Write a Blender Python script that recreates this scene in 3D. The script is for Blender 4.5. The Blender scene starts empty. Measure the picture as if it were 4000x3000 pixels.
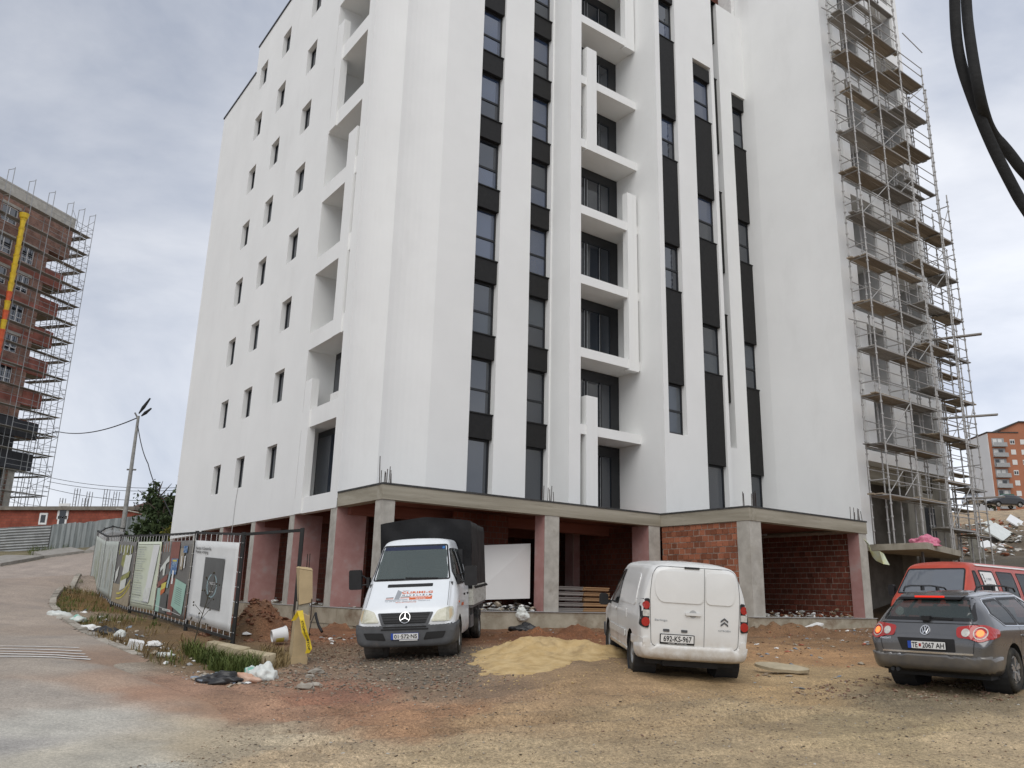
import bpy, bmesh, math, random
import numpy as np
from mathutils import Vector, Matrix, noise as mnoise
from mathutils.bvhtree import BVHTree
from mathutils.geometry import delaunay_2d_cdt

random.seed(7)
rng = np.random.default_rng(7)
SC = bpy.context.scene
COL = SC.collection
R_ = math.radians

# ------------------------------------------------------------------ camera
CF, CP, CR, CH = 3163.3, .258958, .0247948, 1.6
_c, _s = math.cos(CP), math.sin(CP)
_R0 = np.array([[1, 0, 0], [0, _s, -_c], [0, _c, _s]])
_R = np.array([[math.cos(CR), -math.sin(CR), 0], [math.sin(CR), math.cos(CR), 0], [0, 0, 1]]) @ _R0
cam_d = bpy.data.cameras.new('camera')
cam = bpy.data.objects.new('camera', cam_d)
COL.objects.link(cam)
cam_d.sensor_width = 36
cam_d.sensor_fit = 'HORIZONTAL'
cam_d.lens = 36 * CF / 4000
cam_d.clip_start = .05
cam_d.clip_end = 3000
mw = Matrix.Identity(4)
for i in range(3):
    mw[i][0] = _R[0][i]; mw[i][1] = -_R[1][i]; mw[i][2] = -_R[2][i]
mw[2][3] = CH
cam.matrix_world = mw
SC.camera = cam

# ------------------------------------------------------------------ world, sun
SUN_EL, SUN_AZ = R_(48), R_(188)
w = bpy.data.worlds.new('World'); SC.world = w; w.use_nodes = True
nt = w.node_tree; nt.nodes.clear()
def N(t, typ, **kw):
    n = t.nodes.new(typ)
    for k, v in kw.items():
        if k.startswith('i_'):
            n.inputs[k[2:].replace('_', ' ')].default_value = v
        else:
            setattr(n, k, v)
    return n
out = N(nt, 'ShaderNodeOutputWorld'); bg = N(nt, 'ShaderNodeBackground')
sky = N(nt, 'ShaderNodeTexSky', sky_type='NISHITA', sun_disc=False, sun_elevation=SUN_EL, sun_rotation=SUN_AZ)
tc = N(nt, 'ShaderNodeTexCoord')
mp = N(nt, 'ShaderNodeMapping'); mp.inputs['Scale'].default_value = (1.2, 1.2, 2.1); mp.inputs['Location'].default_value = (3.1, .4, .25)
nz = N(nt, 'ShaderNodeTexNoise'); nz.inputs['Scale'].default_value = 1.7; nz.inputs['Detail'].default_value = 7; nz.inputs['Roughness'].default_value = .56; nz.inputs['Distortion'].default_value = .35
rp = N(nt, 'ShaderNodeValToRGB')
rp.color_ramp.elements[0].position = .38; rp.color_ramp.elements[0].color = (4.35, 4.75, 5.65, 1)
rp.color_ramp.elements[1].position = .62; rp.color_ramp.elements[1].color = (7.2, 7.4, 7.9, 1)
sep = N(nt, 'ShaderNodeSeparateXYZ')
hr = N(nt, 'ShaderNodeMapRange'); hr.inputs['From Min'].default_value = .0; hr.inputs['From Max'].default_value = .55
hr.inputs['To Min'].default_value = 1.24; hr.inputs['To Max'].default_value = .96
mul = N(nt, 'ShaderNodeVectorMath', operation='SCALE')
mx = N(nt, 'ShaderNodeMix', data_type='RGBA'); mx.inputs[0].default_value = .9
nt.links.new(tc.outputs['Generated'], mp.inputs[0]); nt.links.new(mp.outputs[0], nz.inputs['Vector'])
nt.links.new(nz.outputs['Fac'], rp.inputs[0]); nt.links.new(tc.outputs['Generated'], sep.inputs[0])
nt.links.new(sep.outputs['Z'], hr.inputs[0]); nt.links.new(rp.outputs[0], mul.inputs[0]); nt.links.new(hr.outputs[0], mul.inputs['Scale'])
dt = N(nt, 'ShaderNodeVectorMath', operation='DOT_PRODUCT'); dt.inputs[1].default_value = (.85, .5, .0)
br_ = N(nt, 'ShaderNodeMapRange', interpolation_type='SMOOTHSTEP'); br_.inputs['From Min'].default_value = -.2; br_.inputs['From Max'].default_value = 1.0; br_.inputs['To Min'].default_value = .97; br_.inputs['To Max'].default_value = 1.22
mul2 = N(nt, 'ShaderNodeVectorMath', operation='SCALE')
nt.links.new(tc.outputs['Generated'], dt.inputs[0]); nt.links.new(dt.outputs['Value'], br_.inputs[0])
nt.links.new(mul.outputs[0], mul2.inputs[0]); nt.links.new(br_.outputs[0], mul2.inputs['Scale'])
nt.links.new(sky.outputs[0], mx.inputs[6]); nt.links.new(mul2.outputs[0], mx.inputs[7])
nt.links.new(mx.outputs[2], bg.inputs[0]); bg.inputs[1].default_value = .1
nt.links.new(bg.outputs[0], out.inputs[0])
sd = bpy.data.lights.new('sun', 'SUN'); sd.energy = 1.5; sd.angle = R_(50); sd.color = (1, .97, .92)
so = bpy.data.objects.new('sun', sd); COL.objects.link(so)
sdir = Vector((math.sin(SUN_AZ) * math.cos(SUN_EL), math.cos(SUN_AZ) * math.cos(SUN_EL), math.sin(SUN_EL)))
so.rotation_euler = sdir.to_track_quat('Z', 'Y').to_euler()
so.location = sdir * 60
SC.view_settings.view_transform = 'Standard'; SC.view_settings.look = 'None'
SC.view_settings.exposure = 0.13; SC.view_settings.gamma = 1.0
SC.view_settings.use_curve_mapping = False

# ------------------------------------------------------------------ helpers
def ray(px, py):
    return _R.T @ np.array([(px - 2000) / CF, (py - 1500) / CF, 1.0])
def aty(px, py, Y):                      # the place point seen at photo pixel (px,py) at depth Y
    d = ray(px, py); t = Y / d[1]
    return Vector((d[0] * t, Y, CH + d[2] * t))
HE = .9429985
D1 = Vector((math.sin(HE), math.cos(HE), 0)); D2 = Vector((-math.cos(HE), math.sin(HE), 0))
BROT = math.pi / 2 - HE
def W(u, v, z=0):
    return D1 * u + D2 * v + Vector((0, 0, z))

def tag(o, label=None, cat=None, group=None, kind=None):
    if label: o['label'] = label
    if cat: o['category'] = cat
    if group: o['group'] = group
    if kind: o['kind'] = kind
    return o
def empty(name, loc, rz=0):
    o = bpy.data.objects.new(name, None); COL.objects.link(o)
    o.location = loc; o.rotation_euler = (0, 0, rz); o.empty_display_size = .3
    return o
def link(name, me, parent=None, loc=None):
    o = bpy.data.objects.new(name, me); COL.objects.link(o)
    if parent is not None: o.parent = parent
    if loc is not None: o.location = loc
    return o

class MB:
    def __init__(s):
        s.v = []; s.f = []; s.m = []
    def quad(s, a, b, c, d, m=0):
        i = len(s.v); s.v += [tuple(a), tuple(b), tuple(c), tuple(d)]; s.f.append((i, i+1, i+2, i+3)); s.m.append(m)
    def tri(s, a, b, c, m=0):
        i = len(s.v); s.v += [tuple(a), tuple(b), tuple(c)]; s.f.append((i, i+1, i+2)); s.m.append(m)
    def box(s, x0, x1, y0, y1, z0, z1, m=0):
        i = len(s.v)
        s.v += [(x0,y0,z0),(x1,y0,z0),(x1,y1,z0),(x0,y1,z0),(x0,y0,z1),(x1,y0,z1),(x1,y1,z1),(x0,y1,z1)]
        for q in ((0,3,2,1),(4,5,6,7),(0,1,5,4),(1,2,6,5),(2,3,7,6),(3,0,4,7)):
            s.f.append(tuple(i+k for k in q)); s.m.append(m)
    def hexa(s, p, m=0):                  # 8 corners, bottom ring then top ring
        i = len(s.v); s.v += [tuple(q) for q in p]
        for q in ((0,3,2,1),(4,5,6,7),(0,1,5,4),(1,2,6,5),(2,3,7,6),(3,0,4,7)):
            s.f.append(tuple(i+k for k in q)); s.m.append(m)
    def bar(s, p, q, w, h, m=0, up=(0,0,1)):
        p = Vector(p); q = Vector(q); d = (q-p).normalized(); up = Vector(up)
        sd = d.cross(up)
        if sd.length < 1e-4: sd = d.cross(Vector((1,0,0)))
        sd.normalize(); u2 = sd.cross(d)
        c = []
        for e in (p, q):
            for a, b in ((-1,-1),(1,-1),(1,1),(-1,1)):
                c.append(e + sd*(a*w/2) + u2*(b*h/2))
        i = len(s.v); s.v += [tuple(x) for x in c]
        for f in ((3,2,1,0),(4,5,6,7),(0,1,5,4),(1,2,6,5),(2,3,7,6),(3,0,4,7)):
            s.f.append(tuple(i+k for k in f)); s.m.append(m)
    def tube(s, pts, r, n=8, m=0, caps=True):
        pts = [Vector(p) for p in pts]; base = len(s.v); prev = None
        rs = r if isinstance(r, (list, tuple)) else [r]*len(pts)
        for k, p in enumerate(pts):
            a = pts[max(k-1,0)]; b = pts[min(k+1,len(pts)-1)]; d = (b-a)
            if d.length < 1e-9: d = Vector((0,0,1))
            d.normalize()
            if prev is None:
                x = d.cross(Vector((0,0,1)))
                if x.length < 1e-3: x = d.cross(Vector((1,0,0)))
            else:
                x = prev - d*prev.dot(d)
            x.normalize(); prev = x; y = d.cross(x)
            for j in range(n):
                t = 2*math.pi*j/n
                s.v.append(tuple(p + (x*math.cos(t) + y*math.sin(t))*rs[k]))
        for k in range(len(pts)-1):
            for j in range(n):
                a = base+k*n+j; b = base+k*n+(j+1)%n
                s.f.append((a, b, b+n, a+n)); s.m.append(m)
        if caps:
            s.f.append(tuple(base+j for j in reversed(range(n)))); s.m.append(m)
            e = base+(len(pts)-1)*n
            s.f.append(tuple(e+j for j in range(n))); s.m.append(m)
    def lathe(s, prof, n=32, axis='z', c=(0,0,0), m=0):
        base = len(s.v); k = len(prof)
        for j in range(n):
            t = 2*math.pi*j/n
            for (r, h) in prof:
                a, b = r*math.cos(t), r*math.sin(t)
                p = (a, b, h) if axis == 'z' else ((a, h, b) if axis == 'y' else (h, a, b))
                s.v.append((p[0]+c[0], p[1]+c[1], p[2]+c[2]))
        for j in range(n):
            for i in range(k-1):
                a = base+j*k+i; b = base+((j+1)%n)*k+i
                s.f.append((a, b, b+1, a+1)); s.m.append(m)
    def prism(s, poly, z0, z1, m=0):
        n = len(poly); i = len(s.v)
        s.v += [(p[0],p[1],z0) for p in poly] + [(p[0],p[1],z1) for p in poly]
        s.f.append(tuple(i+k for k in reversed(range(n)))); s.m.append(m)
        s.f.append(tuple(i+n+k for k in range(n))); s.m.append(m)
        for k in range(n):
            a = i+k; b = i+(k+1)%n
            s.f.append((a, b, b+n, a+n)); s.m.append(m)
    def mesh(s, name, mats, smooth=False):
        me = bpy.data.meshes.new(name); me.from_pydata(s.v, [], s.f)
        if not isinstance(mats, (list, tuple)): mats = [mats]
        for m in mats: me.materials.append(m)
        if len(mats) > 1: me.polygons.foreach_set('material_index', s.m)
        if smooth: me.polygons.foreach_set('use_smooth', [True]*len(me.polygons))
        me.update(); return me
    def build(s, name, mats, parent=None, loc=None, smooth=False, fix=True):
        me = s.mesh(name, mats, smooth)
        if fix:
            bm = bmesh.new(); bm.from_mesh(me); bmesh.ops.recalc_face_normals(bm, faces=bm.faces); bm.to_mesh(me); bm.free()
        return link(name, me, parent, loc)

_cache = {}
def unit(kind, mat):
    k = (kind, mat.name)
    if k not in _cache:
        b = MB()
        if kind == 'box': b.box(-.5,.5,-.5,.5,-.5,.5)
        else:
            n = 8
            b.tube([(0,0,0),(0,0,1)], 1, n)
        _cache[k] = b.mesh(kind, mat, smooth=False)
    return _cache[k]
def pbox(name, x0, x1, y0, y1, z0, z1, mat, parent, o=(0,0,0)):
    ob = link(name, unit('box', mat), parent)
    ob.location = ((x0+x1)/2-o[0], (y0+y1)/2-o[1], (z0+z1)/2-o[2]); ob.scale = (x1-x0, y1-y0, z1-z0)
    return ob
def rod(name, p, q, r, mat, parent, o=(0,0,0)):
    p = Vector(p)-Vector(o); q = Vector(q)-Vector(o)
    ob = link(name, unit('rod', mat), parent)
    d = q-p
    ob.rotation_mode = 'QUATERNION'; ob.rotation_quaternion = d.to_track_quat('Z','Y')
    ob.location = p; ob.scale = (r, r, d.length)
    return ob
def pbar(name, p, q, w, h, mat, parent, o=(0,0,0)):       # shared unit box stretched from p to q
    p = Vector(p)-Vector(o); q = Vector(q)-Vector(o); d = q-p
    ob = link(name, unit('box', mat), parent)
    ob.rotation_mode = 'QUATERNION'; ob.rotation_quaternion = d.to_track_quat('X','Z')
    ob.location = (p+q)/2; ob.scale = (d.length, w, h)
    return ob

# ------------------------------------------------------------------ materials
def mat(name, col, rough=.75, metal=0, var=.12, scale=3, col2=None, bump=0, bscale=60, spec=.4, stretch=None, rand=0, det=6, contrast=(.35,.65), emit=None, grime=None, coat=0, mud=None):
    m = bpy.data.materials.new(name); m.use_nodes = True
    t = m.node_tree; b = t.nodes['Principled BSDF']
    b.inputs['Roughness'].default_value = rough; b.inputs['Metallic'].default_value = metal
    b.inputs['Specular IOR Level'].default_value = spec
    if coat: b.inputs['Coat Weight'].default_value = coat; b.inputs['Coat Roughness'].default_value = .08
    co = N(t, 'ShaderNodeTexCoord')
    src = co.outputs['Object']
    if rand:                                   # shift pattern per object
        oi = N(t, 'ShaderNodeObjectInfo'); ad = N(t, 'ShaderNodeVectorMath', operation='ADD'); sc = N(t, 'ShaderNodeVectorMath', operation='SCALE')
        cb = N(t, 'ShaderNodeCombineXYZ')
        for k in range(3): t.links.new(oi.outputs['Random'], cb.inputs[k])
        sc.inputs['Scale'].default_value = 37; t.links.new(cb.outputs[0], sc.inputs[0])
        t.links.new(src, ad.inputs[0]); t.links.new(sc.outputs[0], ad.inputs[1]); src = ad.outputs[0]
    if stretch:
        mpn = N(t, 'ShaderNodeMapping'); mpn.inputs['Scale'].default_value = stretch; t.links.new(src, mpn.inputs[0]); src2 = mpn.outputs[0]
    else: src2 = src
    n1 = N(t, 'ShaderNodeTexNoise'); n1.inputs['Scale'].default_value = scale; n1.inputs['Detail'].default_value = det; n1.inputs['Roughness'].default_value = .62
    t.links.new(src2, n1.inputs['Vector'])
    c = Vector(col[:3]); c2 = Vector(col2[:3]) if col2 else c*(1+var)
    c1 = c if col2 else c*(1-var)
    cr = N(t, 'ShaderNodeValToRGB')
    cr.color_ramp.elements[0].position = contrast[0]; cr.color_ramp.elements[1].position = contrast[1]
    cr.color_ramp.elements[0].color = (*c1, 1); cr.color_ramp.elements[1].color = (*c2, 1)
    t.links.new(n1.outputs['Fac'], cr.inputs[0]); col_out = cr.outputs[0]
    if rand:
        mr = N(t, 'ShaderNodeMapRange'); mr.inputs['To Min'].default_value = 1-rand; mr.inputs['To Max'].default_value = 1+rand
        t.links.new(oi.outputs['Random'], mr.inputs[0]); vs = N(t, 'ShaderNodeVectorMath', operation='SCALE')
        t.links.new(col_out, vs.inputs[0]); t.links.new(mr.outputs[0], vs.inputs['Scale']); col_out = vs.outputs[0]
    if grime:                                  # (colour, scale, threshold, amount, stretch)
        gm = N(t, 'ShaderNodeMapping'); gm.inputs['Scale'].default_value = grime[4] if len(grime) > 4 else (1,1,1)
        t.links.new(src, gm.inputs[0])
        g = N(t, 'ShaderNodeTexNoise'); g.inputs['Scale'].default_value = grime[1]; g.inputs['Detail'].default_value = 8; g.inputs['Roughness'].default_value = .7
        t.links.new(gm.outputs[0], g.inputs['Vector'])
        gr = N(t, 'ShaderNodeMapRange'); gr.inputs['From Min'].default_value = grime[2]; gr.inputs['From Max'].default_value = grime[2]+.2
        gr.inputs['To Max'].default_value = grime[3]; t.links.new(g.outputs['Fac'], gr.inputs[0])
        gx = N(t, 'ShaderNodeMix', data_type='RGBA'); t.links.new(gr.outputs[0], gx.inputs[0]); t.links.new(col_out, gx.inputs[6]); gx.inputs[7].default_value = (*grime[0], 1)
        col_out = gx.outputs[2]
    if mud:                                    # (colour, z low, z high): splashed dirt on the lower bodywork
        sz = N(t, 'ShaderNodeSeparateXYZ'); t.links.new(co.outputs['Object'], sz.inputs[0])
        zn = N(t, 'ShaderNodeTexNoise'); zn.inputs['Scale'].default_value = 5; zn.inputs['Detail'].default_value = 9; zn.inputs['Roughness'].default_value = .72; t.links.new(co.outputs['Object'], zn.inputs['Vector'])
        z1 = N(t, 'ShaderNodeMapRange'); z1.inputs['From Min'].default_value = mud[2]; z1.inputs['From Max'].default_value = mud[1]; t.links.new(sz.outputs['Z'], z1.inputs[0])
        z2 = N(t, 'ShaderNodeMapRange'); z2.inputs['From Min'].default_value = .34; z2.inputs['From Max'].default_value = .62; z2.inputs['To Min'].default_value = .12; t.links.new(zn.outputs['Fac'], z2.inputs[0])
        zm = N(t, 'ShaderNodeMath', operation='MULTIPLY'); t.links.new(z1.outputs[0], zm.inputs[0]); t.links.new(z2.outputs[0], zm.inputs[1])
        zx = N(t, 'ShaderNodeMix', data_type='RGBA'); t.links.new(zm.outputs[0], zx.inputs[0]); t.links.new(col_out, zx.inputs[6]); zx.inputs[7].default_value = (*mud[0], 1); col_out = zx.outputs[2]
        rm = N(t, 'ShaderNodeMapRange'); rm.inputs['To Min'].default_value = rough; rm.inputs['To Max'].default_value = .85; t.links.new(zm.outputs[0], rm.inputs[0]); t.links.new(rm.outputs[0], b.inputs['Roughness'])
    t.links.new(col_out, b.inputs['Base Color'])
    if bump:
        n2 = N(t, 'ShaderNodeTexNoise'); n2.inputs['Scale'].default_value = bscale; n2.inputs['Detail'].default_value = 4
        t.links.new(src2, n2.inputs['Vector'])
        bp = N(t, 'ShaderNodeBump'); bp.inputs['Strength'].default_value = bump; bp.inputs['Distance'].default_value = .02
        t.links.new(n2.outputs['Fac'], bp.inputs['Height']); t.links.new(bp.outputs[0], b.inputs['Normal'])
    if emit:
        b.inputs['Emission Color'].default_value = (*emit[0], 1); b.inputs['Emission Strength'].default_value = emit[1]
    return m
def glass_mat(name, tint, mirror=.35, see=0.0, rough=.02):
    m = bpy.data.materials.new(name); m.use_nodes = True; t = m.node_tree
    b = t.nodes['Principled BSDF']; b.inputs['Base Color'].default_value = (*tint, 1); b.inputs['Roughness'].default_value = rough
    b.inputs['IOR'].default_value = 1.5 + mirror; b.inputs['Specular IOR Level'].default_value = .5
    co = N(t, 'ShaderNodeTexCoord'); n2 = N(t, 'ShaderNodeTexNoise'); n2.inputs['Scale'].default_value = 1.1
    t.links.new(co.outputs['Object'], n2.inputs['Vector'])
    bp = N(t, 'ShaderNodeBump'); bp.inputs['Strength'].default_value = .05; bp.inputs['Distance'].default_value = .05
    t.links.new(n2.outputs['Fac'], bp.inputs['Height']); t.links.new(bp.outputs[0], b.inputs['Normal'])
    if see:
        tr = N(t, 'ShaderNodeBsdfTransparent'); tr.inputs[0].default_value = (.75, .82, .8, 1)
        ms = N(t, 'ShaderNodeMixShader'); ms.inputs[0].default_value = see
        t.links.new(b.outputs[0], ms.inputs[1]); t.links.new(tr.outputs[0], ms.inputs[2])
        t.links.new(ms.outputs[0], t.nodes['Material Output'].inputs[0])
    return m
def brick_mat(name, c1, c2, mortar, scale=1.0, bw=.25, rh=.2, axis='xz'):
    m = bpy.data.materials.new(name); m.use_nodes = True; t = m.node_tree; b = t.nodes['Principled BSDF']
    b.inputs['Roughness'].default_value = .9; b.inputs['Specular IOR Level'].default_value = .2
    co = N(t, 'ShaderNodeTexCoord'); sp = N(t, 'ShaderNodeSeparateXYZ'); cb = N(t, 'ShaderNodeCombineXYZ')
    t.links.new(co.outputs['Object'], sp.inputs[0]); t.links.new(sp.outputs[0 if axis[0] == 'x' else 1], cb.inputs[0]); t.links.new(sp.outputs[2], cb.inputs[1])
    br = N(t, 'ShaderNodeTexBrick'); br.inputs['Color1'].default_value = (*c1, 1); br.inputs['Color2'].default_value = (*c2, 1); br.inputs['Mortar'].default_value = (*mortar, 1)
    br.inputs['Scale'].default_value = 1; br.inputs['Brick Width'].default_value = bw; br.inputs['Row Height'].default_value = rh; br.inputs['Mortar Size'].default_value = .012
    br.inputs['Bias'].default_value = -.1
    t.links.new(cb.outputs[0], br.inputs['Vector'])
    n1 = N(t, 'ShaderNodeTexNoise'); n1.inputs['Scale'].default_value = .9; n1.inputs['Detail'].default_value = 7; t.links.new(co.outputs['Object'], n1.inputs['Vector'])
    mr = N(t, 'ShaderNodeMapRange'); mr.inputs['From Min'].default_value = .3; mr.inputs['From Max'].default_value = .7; mr.inputs['To Min'].default_value = .65; mr.inputs['To Max'].default_value = 1.25
    vs = N(t, 'ShaderNodeVectorMath', operation='SCALE'); t.links.new(n1.outputs['Fac'], mr.inputs[0]); t.links.new(br.outputs['Color'], vs.inputs[0]); t.links.new(mr.outputs[0], vs.inputs['Scale'])
    t.links.new(vs.outputs[0], b.inputs['Base Color'])
    bp = N(t, 'ShaderNodeBump'); bp.inputs['Strength'].default_value = .4; bp.inputs['Distance'].default_value = .01; bp.invert = True
    t.links.new(br.outputs['Fac'], bp.inputs['Height']); t.links.new(bp.outputs[0], b.inputs['Normal'])
    return m

M = {}
M['plaster'] = mat('white_plaster', (.795,.80,.785), .9, var=.025, scale=.35, bump=.12, bscale=220, spec=.2, grime=((.60,.597,.58), .7, .54, .22, (1,1,.3)))
M['plaster_grey'] = mat('shaded_grey_undercoat', (.34,.34,.34), .9, var=.1, scale=.8, bump=.1, bscale=150, spec=.2, col2=(.47,.47,.46))  # undercoat grey, lowered further to carry the wing balconies' recess shade
M['concrete'] = mat('raw_concrete', (.27,.245,.19), .9, scale=1.6, col2=(.40,.37,.30), bump=.35, bscale=45, spec=.2, grime=((.13,.11,.08), 2.2, .56, .7, (1.5,1.5,.5)))
M['concrete_pale'] = mat('pale_concrete', (.36,.34,.30), .9, scale=2.2, col2=(.50,.48,.43), bump=.3, bscale=50, spec=.2, grime=((.2,.17,.12), 1.3, .56, .5))
M['plinth'] = mat('stained_plinth', (.32,.285,.215), .9, scale=1.8, col2=(.46,.42,.33), bump=.35, bscale=40, spec=.2, grime=((.17,.105,.06), 1.1, .5, .75, (1,1,1.6)))
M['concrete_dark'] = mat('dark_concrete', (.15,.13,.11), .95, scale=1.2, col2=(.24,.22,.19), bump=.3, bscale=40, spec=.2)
M['pink'] = mat('pink_render', (.36,.19,.175), .9, scale=1.3, col2=(.45,.27,.25), bump=.15, bscale=60, spec=.2, grime=((.40,.34,.32), 1.3, .54, .8))
M['ceiling'] = mat('red_brown_ceiling', (.20,.075,.055), .9, scale=1.2, col2=(.30,.12,.09), spec=.2)
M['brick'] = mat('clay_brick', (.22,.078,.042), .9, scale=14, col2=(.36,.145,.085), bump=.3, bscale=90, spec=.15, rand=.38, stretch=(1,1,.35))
M['brick_shaded'] = mat('shade_dark_red_brick', (.13,.04,.026), .9, scale=14, col2=(.22,.075,.05), bump=.3, bscale=90, spec=.15, rand=.3, stretch=(1,1,.35))  # darker, redder copy of the clay brick; the bay's shade is in its colour
M['brick_wall'] = brick_mat('dark_brick_wall', (.15,.045,.028), (.10,.033,.022), (.11,.08,.065), bw=.25, rh=.2, axis='xz')  # brick colours lowered to put the ground floor's deep shade into inner walls
M['brick_wall_y'] = brick_mat('dark_brick_wall_side', (.15,.045,.028), (.10,.033,.022), (.11,.08,.065), bw=.25, rh=.2, axis='yz')  # same shade-darkened brick colours for walls along the other axis
M['mortar'] = mat('mortar', (.44,.39,.33), .95, scale=8, var=.2, bump=.3, bscale=80, spec=.15)
M['black'] = mat('black_cladding', (.013,.0125,.012), .6, var=.2, scale=6, bump=.1, bscale=120, spec=.3)
M['black_frame'] = mat('anthracite_frame', (.018,.019,.021), .45, var=.1, scale=4, spec=.4)
M['bitumen'] = mat('bitumen_strip', (.05,.05,.048), .8, var=.4, scale=5)
M['glass'] = glass_mat('window_glass', (.014,.020,.030), .55); M['glass_sky'] = glass_mat('sky_tinted_window_glass', (.035,.055,.105), .8); M['glass_film'] = glass_mat('filmed_window_glass', (.05,.062,.075), .35, rough=.12)  # second glass carries the upper panes' bluish sky reflection in its tint
M['glass_dark'] = glass_mat('dark_glass', (.012,.015,.018), .2)
M['steel'] = mat('galvanised_steel', (.36,.37,.38), .5, .55, var=.2, scale=6, spec=.5)
M['steel_dark'] = mat('worn_steel', (.17,.165,.16), .6, .4, var=.3, scale=6)
M['plank'] = mat('scaffold_plank', (.22,.175,.125), .85, scale=4, col2=(.35,.30,.235), stretch=(1,6,6), bump=.2, bscale=30, rand=.3, spec=.15)
M['plank_grey'] = mat('grey_plank', (.21,.20,.185), .85, scale=4, col2=(.34,.325,.30), stretch=(1,6,6), bump=.2, bscale=30, rand=.3, spec=.15)
M['rebar'] = mat('rusty_rebar', (.045,.03,.025), .8, .3, var=.4, scale=20)
M['black_paint'] = mat('black_iron', (.018,.018,.017), .55, .2, var=.3, scale=9)
M['rubber'] = mat('black_rubber', (.018,.018,.018), .8, var=.3, scale=12, bump=.2, bscale=60, spec=.25)
M['tyre'] = mat('muddy_tyre', (.022,.022,.022), .85, scale=5, col2=(.075,.068,.055), bump=.3, bscale=70, spec=.2)
M['white_pvc'] = mat('white_pvc', (.74,.74,.73), .5, var=.04, scale=3)
M['foam'] = mat('white_foam', (.74,.74,.72), .9, var=.08, scale=6, bump=.1, bscale=80)
# ------------------------------------------------------------------ terrain
_gp = []
for px, py, Y in [(2000,3000,8.6),(100,3000,8.6),(3900,3000,8.6),(2460,2618,14.55),(2868,2648,14.35),(2390,2540,17.3),(1443,2565,17.25),(1787,2552,17.25),(1850,2488,20.8),
                  (3530,2667,14.2),(3968,2703,13.05),(1160,2590,16.5),(560,2590,15.5),(330,2480,20),(200,2370,26),(230,2300,30),(350,2245,36),(180,2585,14.5),(0,2200,45),(170,2175,48),
                  (190,2150,50),(907,2520,18.64),(724,2460,21.17),(603,2421,24.2),(505,2397,26.3),(434,2370,28.8),(386,2331,33.8),(351,2291,36.9),(620,2880,10.3)]:
    p = aty(px, py, Y); _gp.append((p.x, p.y, p.z))
for u, v, z in [(12,20.9,.62),(17.5,21.2,.69),(21,21,.72),(22.4,17.2,.82),(26,17,.84),(29.5,17.2,.88),(33,15,.95),(15,24,.7),(25,22,.9),(30,25,.9),(10.5,27,.45),(10.5,33,.7),(10.5,40,1.5),(14,45,2.2)]:
    p = W(u, v, z); _gp.append(tuple(p))
_gp += [(0,2,-.15),(-10,2,-.3),(10,2,0),(0,-30,-.5),(-40,-30,-.5),(40,-30,.3),(-20,15,.2),(-20,22,.8),(-22,32,1.6),(-60,45,3.2),(-60,20,1.),(-40,60,5.),(-30,60,5.2),(-23,52,4.2),(-20,46,3.3),(-45,82,6.8),(-80,100,7),
        (16,14,.5),(22,24,1.0),(24,12,.6),(40,10,1.),(23,33,1.6),(25.5,40,3.6),(28.5,48,4.4),(24.8,45,4.1),(44,78,9.6),(38,68,7.6),(60,95,12.7),(54,95,12.6),(70,96,12.8),(62,125,13.2),(50,125,13),(75,125,13.4),(45,40,4),(50,20,2.5),(0,60,4),(-10,60,4.5),(15,75,6),(0,110,7),(-40,140,8)]
_gp = np.array(_gp)
def _tps(P):
    n = len(P); d = np.hypot(P[:,None,0]-P[None,:,0], P[:,None,1]-P[None,:,1])
    K = np.where(d > 0, d*d*np.log(d+1e-12), 0) + np.eye(n)*.3
    Q = np.c_[np.ones(n), P[:,:2]]
    A = np.block([[K, Q], [Q.T, np.zeros((3,3))]])
    return np.linalg.solve(A, np.r_[P[:,2], 0, 0, 0])
_w = _tps(_gp)
def gz(x, y):
    x = np.asarray(x, float); y = np.asarray(y, float); sh = x.shape
    x = np.clip(x.ravel(), -75, 75); y = np.clip(y.ravel(), -32, 135)
    o = np.zeros(len(x))
    for i in range(0, len(x), 20000):
        a, b = x[i:i+20000], y[i:i+20000]
        d2 = (a[:,None]-_gp[None,:,0])**2 + (b[:,None]-_gp[None,:,1])**2
        o[i:i+20000] = (.5*d2*np.log(d2+1e-12)) @ _w[:-3] + _w[-3] + a*_w[-2] + b*_w[-1]
    return o.reshape(sh)
def g1(x, y): return float(gz(np.array([x]), np.array([y]))[0])
def hit(px, py, y0=5., y1=90.):           # where the line of sight through a photo pixel meets the ground
    d = ray(px, py); ys = np.linspace(y0, y1, 400)
    zz = CH + d[2]/d[1]*ys; g = gz(d[0]/d[1]*ys, ys)
    k = np.argmax(zz < g)
    if zz[k] >= g[k]: k = len(ys)-1
    a, b = ys[max(k-1,0)], ys[k]
    for _ in range(25):
        c = (a+b)/2
        if CH + d[2]/d[1]*c < g1(d[0]/d[1]*c, c): b = c
        else: a = c
    x = d[0]/d[1]*b
    return Vector((x, b, g1(x, b)))
def vnoise(x, y, seed=0):
    xi = np.floor(x).astype(int); yi = np.floor(y).astype(int); fx = x-xi; fy = y-yi
    fx = fx*fx*(3-2*fx); fy = fy*fy*(3-2*fy)
    def h(a, b):
        n = (a*374761393 + b*668265263 + seed*974711) & 0x7fffffff
        n = ((n ^ (n >> 13))*1274126177) & 0x7fffffff
        return ((n ^ (n >> 16)) & 0xffff)/65535.
    return (h(xi,yi)*(1-fx)+h(xi+1,yi)*fx)*(1-fy) + (h(xi,yi+1)*(1-fx)+h(xi+1,yi+1)*fx)*fy
def fbm(x, y, oct=4, seed=0):
    a = np.zeros_like(x, float); k = .5
    for o in range(oct):
        a += k*(vnoise(x*2**o + 31*o, y*2**o + 17*o, seed+o)-.5); k *= .55
    return a

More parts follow.
